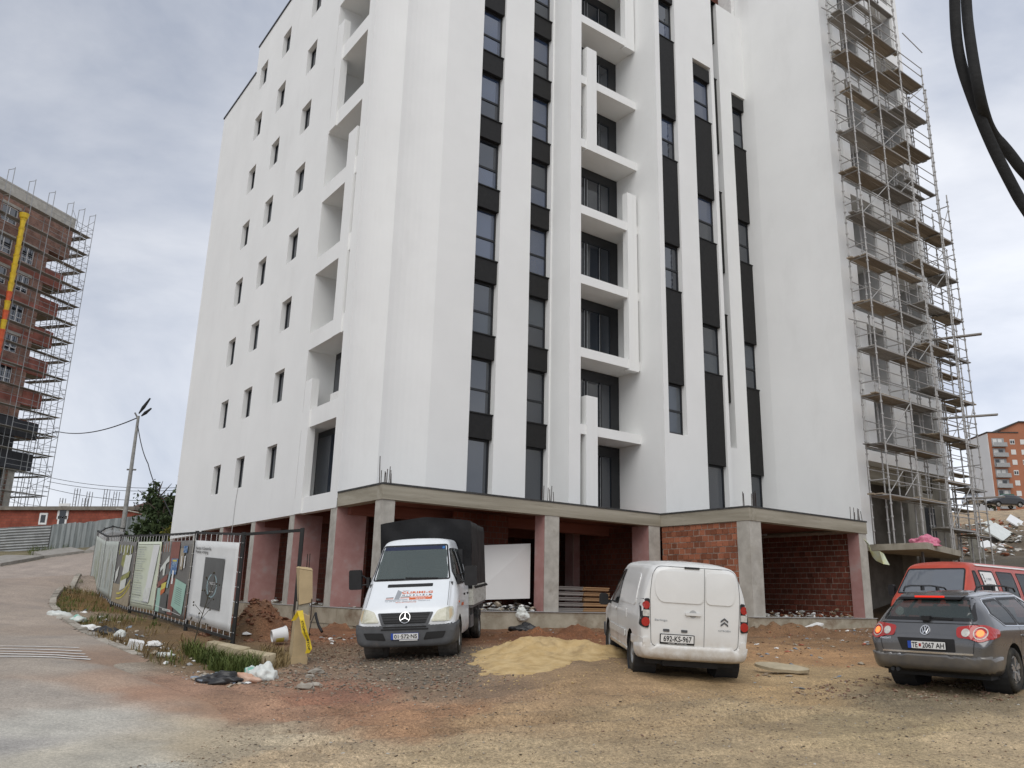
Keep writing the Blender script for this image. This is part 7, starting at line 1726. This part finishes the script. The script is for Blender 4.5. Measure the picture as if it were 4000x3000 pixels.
# ------------------------------------------------------------------ sand pile
M['sand'] = mat('yellow_sand', (.48,.335,.155), .95, scale=3.5, col2=(.60,.45,.24), bump=.7, bscale=60, spec=.15, grime=((.24,.165,.09),2.4,.5,.6))
c = hit(2130, 2560); nx, ny = 110, 80
xs = np.linspace(-2.3, 2.4, nx); ys = np.linspace(-3.2, 2.4, ny); X, Y = np.meshgrid(xs, ys)
def lump(cx, cy, rx, ry, h, s):
    e = np.sqrt(((X-cx)/rx)**2+((Y-cy)/ry)**2)*(1+.7*fbm(X*1.3+s, Y*1.3, 3, s)); q = np.clip(1-e,0,1); return h*q*q*(3-2*q)
Z = lump(-.35,.75,1.1,.95,.22,61)+lump(.35,.6,.95,.8,.14,63)+lump(1.15,.35,.8,.65,.13,65)+lump(-.6,-.9,1.2,1.9,.06,67)+lump(.2,.1,2.2,1.5,.07,69)
edge = np.clip(Z/.12, 0, 1)
Z = Z + edge*(.15*fbm(X*2.6, Y*2.6, 4, 71)+.11*fbm(X*8, Y*8, 3, 73))
G = np.array([[ground_z(c.x+x, c.y+y) for x in xs] for y in ys])
Zw = np.where(Z > .012, G+Z, G-.05)
V = np.c_[(X).ravel(), (Y).ravel(), (Zw-c.z).ravel()]; idx = np.arange(nx*ny).reshape(ny,nx)
Fq = np.stack([idx[:-1,:-1],idx[:-1,1:],idx[1:,1:],idx[1:,:-1]],-1).reshape(-1,4); kp_ = (Z.ravel() > .004); Fq = Fq[kp_[Fq].any(1)]
me = bpy.data.meshes.new('sand_pile'); me.from_pydata(V.tolist(), [], Fq.tolist()); me.materials.append(M['sand']); me.polygons.foreach_set('use_smooth', [True]*len(me.polygons))
tag(link('sand_pile', me, None, c), 'low spread heap of yellow sand between the truck and the white panel van', 'sand pile')
# ------------------------------------------------------------------ gravel, rubble, litter, grass
def stones(name, pts, sizes, m, flat=.6, label=None):
    V = []; F = []; base = [(1,0,0),(-1,0,0),(0,1,0),(0,-1,0),(0,0,1),(0,0,-1),(.6,.6,.5),(-.6,.6,.5),(.6,-.6,.5),(-.6,-.6,.5)]
    tri = [(4,6,7),(4,7,9),(4,9,8),(4,8,6),(0,6,8),(2,7,6),(1,9,7),(3,8,9),(0,2,6),(2,1,7),(1,3,9),(3,0,8),(5,2,0),(5,1,2),(5,3,1),(5,0,3)]
    B_ = np.array(base)
    for (x, y, z), s in zip(pts, sizes):
        k = B_*(1+.45*(rng.random((10,1))-.5))*np.array((1,.55+.4*rng.random(),flat*(.6+.6*rng.random())))*s
        a = rng.random()*6.28; ca, sa = math.cos(a), math.sin(a); t = (rng.random()-.5)*.7
        k = np.c_[k[:,0]*ca-k[:,1]*sa, k[:,0]*sa+k[:,1]*ca, k[:,2]+k[:,0]*t]
        i = len(V); V += (k+np.array((x,y,z+s*flat*.25))).tolist(); F += [(i+p,i+q,i+r) for p,q,r in tri]
    me = bpy.data.meshes.new(name); me.from_pydata(V, [], F)
    ms = m if isinstance(m, list) else [m]
    for q in ms: me.materials.append(q)
    if len(ms) > 1: me.polygons.foreach_set('material_index', np.repeat(rng.integers(0,len(ms),len(pts)),16).astype(np.int32))
    o_ = link(name, me); tag(o_, kind='stuff'); return o_
def scatter(polys, n, smin, smax, pw=2.2):
    P = []; S = []
    for poly, wt in polys:
        G_ = [hit(*p) for p in poly]; pg = [(p.x,p.y) for p in G_]; A = np.array(pg); mn, mx_ = A.min(0), A.max(0); k = 0; tries = 0
        while k < n*wt and tries < 40:
            tries += 1; q = mn+(mx_-mn)*rng.random((int(n*wt)+50,2)); q = q[inpoly(q[:,0],q[:,1],pg)]
            dn = fbm(q[:,0]*1.1,q[:,1]*1.1,3,83)+.5; q = q[dn > rng.random(len(q))*.95]
            for x, y in q[:int(n*wt-k)]: P.append((x,y,ground_z(x,y))); S.append(smin+(smax-smin)*rng.random()**pw)
            k += len(q)
    return P, S
GR = [mat('gravel_grey',(.20,.165,.125),.9,var=.3,scale=20), mat('gravel_pale',(.33,.28,.215),.9,var=.25,scale=20), mat('gravel_tan',(.27,.205,.14),.9,var=.3,scale=20), mat('gravel_red',(.22,.135,.095),.9,var=.3,scale=20), mat('gravel_dark',(.16,.145,.12),.9,var=.3,scale=20)]
P, S = scatter([([(1190,2570),(1420,2560),(1950,2560),(1900,2640),(1750,2690),(1450,2700),(1150,2690),(1000,2670)], 1.0)], 2300, .008, .042); P2, S2 = scatter([([(1000,2640),(1200,2540),(1500,2500),(2000,2540),(2050,2640),(1800,2740),(1350,2760),(1000,2720)], 1.0)], 2600, .008, .035, 3); stones('gravel', P+P2, S+S2, GR)
P, S = scatter([([(20,2990),(3980,2990),(3980,2700),(2900,2700),(1900,2720),(1100,2780),(500,2900)], 1.0)], 5200, .004, .020, 3); stones('pebbles', P, S, [GR[0],GR[1],GR[2],GR[2]])
P, S = scatter([([(3150,2740),(3980,2740),(3980,2680),(3400,2640),(3100,2700)], .35), ([(1900,2440),(2440,2440),(2440,2520),(1900,2520)], .3), ([(2920,2450),(3440,2440),(3440,2560),(2920,2560)], .45), ([(1200,2500),(1440,2490),(1420,2560),(1180,2570)], .3)], 2400, .008, .04, 3); stones('clods', P, S, [GR[2],GR[2],GR[3],mat('clod_brown',(.16,.095,.06),.95,var=.3,scale=12)])
LT = [M['foam'], mat('litter_grey',(.34,.34,.33),.7,var=.2,scale=9), mat('litter_tan',(.36,.31,.24),.8,var=.2,scale=9), mat('litter_blue',(.22,.26,.31),.6,var=.2,scale=9), GR[1], GR[2]]
P, S = scatter([([(210,2400),(330,2380),(640,2500),(900,2600),(1010,2650),(760,2660),(520,2560),(330,2470)], .5), ([(640,2620),(1000,2640),(960,2690),(760,2670)], .35)], 430, .012, .10, 2.8); stones('litter', P, S, LT, .5)
P, S = scatter([([(2900,2470),(3420,2450),(3400,2530),(2950,2560)], .4), ([(2900,2560),(3400,2560),(3300,2700),(2900,2690)], .16), ([(2000,2440),(2420,2450),(2400,2500),(2000,2490)], .1), ([(1250,2480),(1440,2470),(1440,2510),(1250,2520)], .12)], 420, .012, .09, 3); stones('foam_scraps', P, S, LT+[mat('litter_red',(.40,.13,.08),.8,var=.2)], .45)
def slab_litter(name, u0, u1, v0, v1, n, smax, ms):
    P = [tuple(W(u0+(u1-u0)*rng.random(), v0+(v1-v0)*rng.random(), 1.225+.25*rng.random()**4)) for _ in range(n)]; S = [.02+(smax-.02)*rng.random()**2 for _ in range(n)]; stones(name, P, S, ms, .5)
slab_litter('slab_rubble', 23.2, 28.9, 17.5, 18.9, 170, .14, LT[:2]+[GR[2], M['brick']]); slab_litter('slab_rubble', 14.2, 16.9, 21.4, 22.4, 190, .17, LT[:3]+[M['film_black']]); slab_litter('slab_rubble', 11.2, 13.2, 24, 36, 150, .16, LT[:2]+[GR[2]])
# rubble on the hill
P = []; S = []
for _ in range(700):
    px, py = rng.uniform(3740, 3990), rng.uniform(2030, 2185); q = hit(px, py, 30, 110); P.append((q.x,q.y,ground_z(q.x,q.y))); S.append(.04+.32*rng.random()**3)
stones('hill_rubble', P, S, [M['foam'], GR[0], GR[4], GR[2], M['concrete_pale'], M['brick']], .55)
for i, (px, py, l, w_, rz, lb) in enumerate(((3965,2045,3.2,1.2,.9,'long white sheet tilted on the hillside below the black saloon'),(3905,2110,3.4,1.4,.8,'crushed grey sheet lying across the slope of the hill'),(3840,2050,1.8,1.0,-.3,'torn pale sheet high on the slope beside the scaffolding'),(3850,2135,1.2,.7,.3,'white board low on the slope beside the scaffolding'))):
    q = hit(px,py,30,110); m = MB(); m.box(-l/2,l/2,-w_/2,w_/2,-.05,.05)
    o_ = m.build('sheet_scrap', M['white_pvc'] if i in (0,3) else M['film'], loc=Vector((q.x,q.y,ground_z(q.x,q.y)+.35))); o_.rotation_euler = (R_(38),R_(-14),rz); tag(o_, lb, 'sheet')
b = MB(); pts = [aty(3765,2055,46), aty(3790,2110,45.5), aty(3800,2170,45)]
q0 = aty(3770,2050,46); b.quad((0,0,0),(1.0,.2,-1.4),(1.1,.1,-3.0),(.1,-.1,-3.2)); o_ = b.build('hanging_net', mat('grey_net',(.19,.18,.15),.9,var=.2,scale=4), loc=q0); sm = o_.modifiers.new('s','SOLIDIFY'); sm.thickness = .03; tag(o_, 'grey sheet hanging at the foot of the hill beside the scaffolding end', 'net')
# grass and weeds on the verge
def grass(name, poly, n, h0, h1, m, dens=0., seed=1):
    G_ = [hit(*p) for p in poly]; pg = [(p.x,p.y) for p in G_]; A = np.array(pg); mn, mx_ = A.min(0), A.max(0); V = []; F = []; k = 0
    while k < n:
        q = mn+(mx_-mn)*rng.random(2)
        if not inpoly(np.array([q[0]]),np.array([q[1]]),pg)[0]: k += .2; continue
        d = float(fbm(np.array([q[0]*.9]),np.array([q[1]*.9]),3,seed)[0])+.5
        k += 1
        if d < dens: continue
        x, y = q; z = ground_z(x,y)-.01; h = (h0+(h1-h0)*rng.random()**1.6)*(.5+d); a = rng.random()*6.28; w_ = .006+.006*rng.random(); l = h*(.25+.6*rng.random()); dx, dy = math.cos(a), math.sin(a)
        i = len(V); V += [(x-dy*w_,y+dx*w_,z),(x+dy*w_,y-dx*w_,z),(x+dx*l*.35+dy*w_*.8,y+dy*l*.35-dx*w_*.8,z+h*.6),(x+dx*l*.35-dy*w_*.8,y+dy*l*.35+dx*w_*.8,z+h*.6),(x+dx*l,y+dy*l,z+h*.9)]
        F += [(i,i+1,i+2,i+3),(i+3,i+2,i+4)]
    me = bpy.data.meshes.new(name); me.from_pydata(V, [], F); me.materials.append(m); tag(link(name, me), kind='stuff')
M['grass'] = mat('green_grass', (.05,.075,.018), .7, scale=1.2, col2=(.13,.15,.04), spec=.2); M['dry_grass'] = mat('dry_grass', (.14,.10,.045), .8, scale=1.2, col2=(.27,.20,.10), spec=.15)
VG = [(215,2375),(262,2300),(350,2252),(345,2320),(480,2400),(720,2480),(900,2540),(1000,2590),(1030,2640),(880,2670),(720,2640),(520,2560),(330,2480)]
grass('grass', VG, 9000, .05, .24, M['grass'], .57, 91); grass('dry_grass', VG, 9500, .06, .30, M['dry_grass'], .53, 97)
grass('grass', [(700,2540),(1010,2610),(990,2650),(800,2620)], 3200, .1, .32, M['grass'], .4, 101); grass('dry_grass', [(1020,2540),(1160,2540),(1120,2610),(1000,2620)], 900, .06, .25, M['dry_grass'], .4, 103)
grass('grass', [(100,2156),(370,2126),(372,2140),(120,2172)], 1500, .2, .6, M['grass'], .45, 105)
# thistle stalk in front of the nearest banner
q = gpt(745,2560); wd_ = empty('thistle', q); tag(wd_, 'tall dry thistle stalk in front of the white banner', 'weed')
M['stalk'] = mat('dry_stalk', (.05,.042,.025), .9, var=.3); b = MB(); hd = MB(); top = Vector((.18,.35,1.45)); b.tube([(0,0,0),(.06,.1,.6),(.12,.25,1.1),tuple(top)], [.012,.01,.008,.004], 5)
for k in range(11):
    t = .25+.07*k; p = Vector((.06,.1,.6)).lerp(top, (t-.4)/.6) if t > .4 else Vector((.06,.1,.6))*(t/.4); a = k*2.4; e = p+Vector((math.cos(a)*.22*(1.1-t*.6),math.sin(a)*.12,.18)); b.tube([p,e], .005, 4)
    for j in range(2): c_ = e+Vector((random.uniform(-.05,.05),0,random.uniform(-.02,.05))); hd.lathe([(0,-.022),(.02,0),(0,.026)], 6, 'z', tuple(c_))
b.build('stem', M['stalk'], wd_); tag(hd.build('seed_heads', M['stalk'], wd_), kind='stuff')

P, S = scatter([([(1830,2500),(2480,2500),(2480,2640),(2200,2720),(1900,2700),(1800,2600)], 1.0)], 900, .006, .03, 3); stones('sand_clods', P, S, M['sand'])
P, S = scatter([([(700,2740),(3980,2720),(3980,2990),(300,2990)], 1.0)], 1500, .005, .026, 3); stones('debris_chips', P, S, [GR[4], M['bark'], GR[0], M['concrete_pale'], GR[2], GR[3]], .35)

for i, (px, py, sx, sy, sz, m, lb, cat) in enumerate(((232,2408,.34,.2,.16,'film','white crumpled plastic on the verge near the kerb bend','plastic bag'),(300,2432,.2,.16,.14,'film_green','pale green plastic bag on the verge below the striped banners','plastic bag'),(355,2462,.22,.14,.1,'foam','white foam lump among the weeds by the kerb','foam lump'),(420,2478,.3,.2,.14,'film_black','dark plastic bag in the weeds below the text banner','plastic bag'),(468,2490,.14,.1,.12,'film','small clear plastic bag below the colourful banner','plastic bag'),(600,2520,.16,.1,.09,'foam','white foam scrap in the grass below the colourful banner','foam lump'))):
    crumple('rubbish', lb, cat, gpt(px,py,.03), sx, sy, sz, M[m], 70+i*3, 3)
q = gpt(262,2424,.07); b = MB(); b.tube([(-.28,0,0),(.28,.1,.03)], .055, 12); tag(b.build('pipe_piece', M['concrete_pale'], loc=q), 'short pale pipe lying on the verge beside the kerb', 'pipe')
q = gpt(645,2578,.06); b = MB(); b.tube([(-.16,0,0),(-.1,.01,0),(.07,.03,0),(.12,.035,0),(.16,.04,0)], [.045,.05,.05,.02,.018], 12); tag(b.build('bottle', M['film'], loc=q, smooth=True), 'crushed plastic bottle at the kerb end beside the grass', 'bottle')
q = gpt(528,2536,.08); b = MB(); b.box(-.14,.14,-.1,.1,-.08,.08); o_ = b.build('foam_box', M['foam'], loc=q); o_.rotation_euler = (.2,.15,.5); tag(o_, 'small white foam box lying in the litter by the kerb', 'box')

p = aty(1015, 2450, 20.6); P = []; S = []
for _ in range(420):
    x, y = p.x+rng.normal()*.6, p.y+rng.normal()*.6; P.append((x,y,ground_z(x,y)-.01)); S.append(.02+.09*rng.random()**3)
stones('soil_clods', P, S, [mat('heap_clod_red',(.17,.075,.042),.95,var=.3,scale=9), mat('heap_clod_brown',(.21,.115,.07),.95,var=.3,scale=9)], .75)
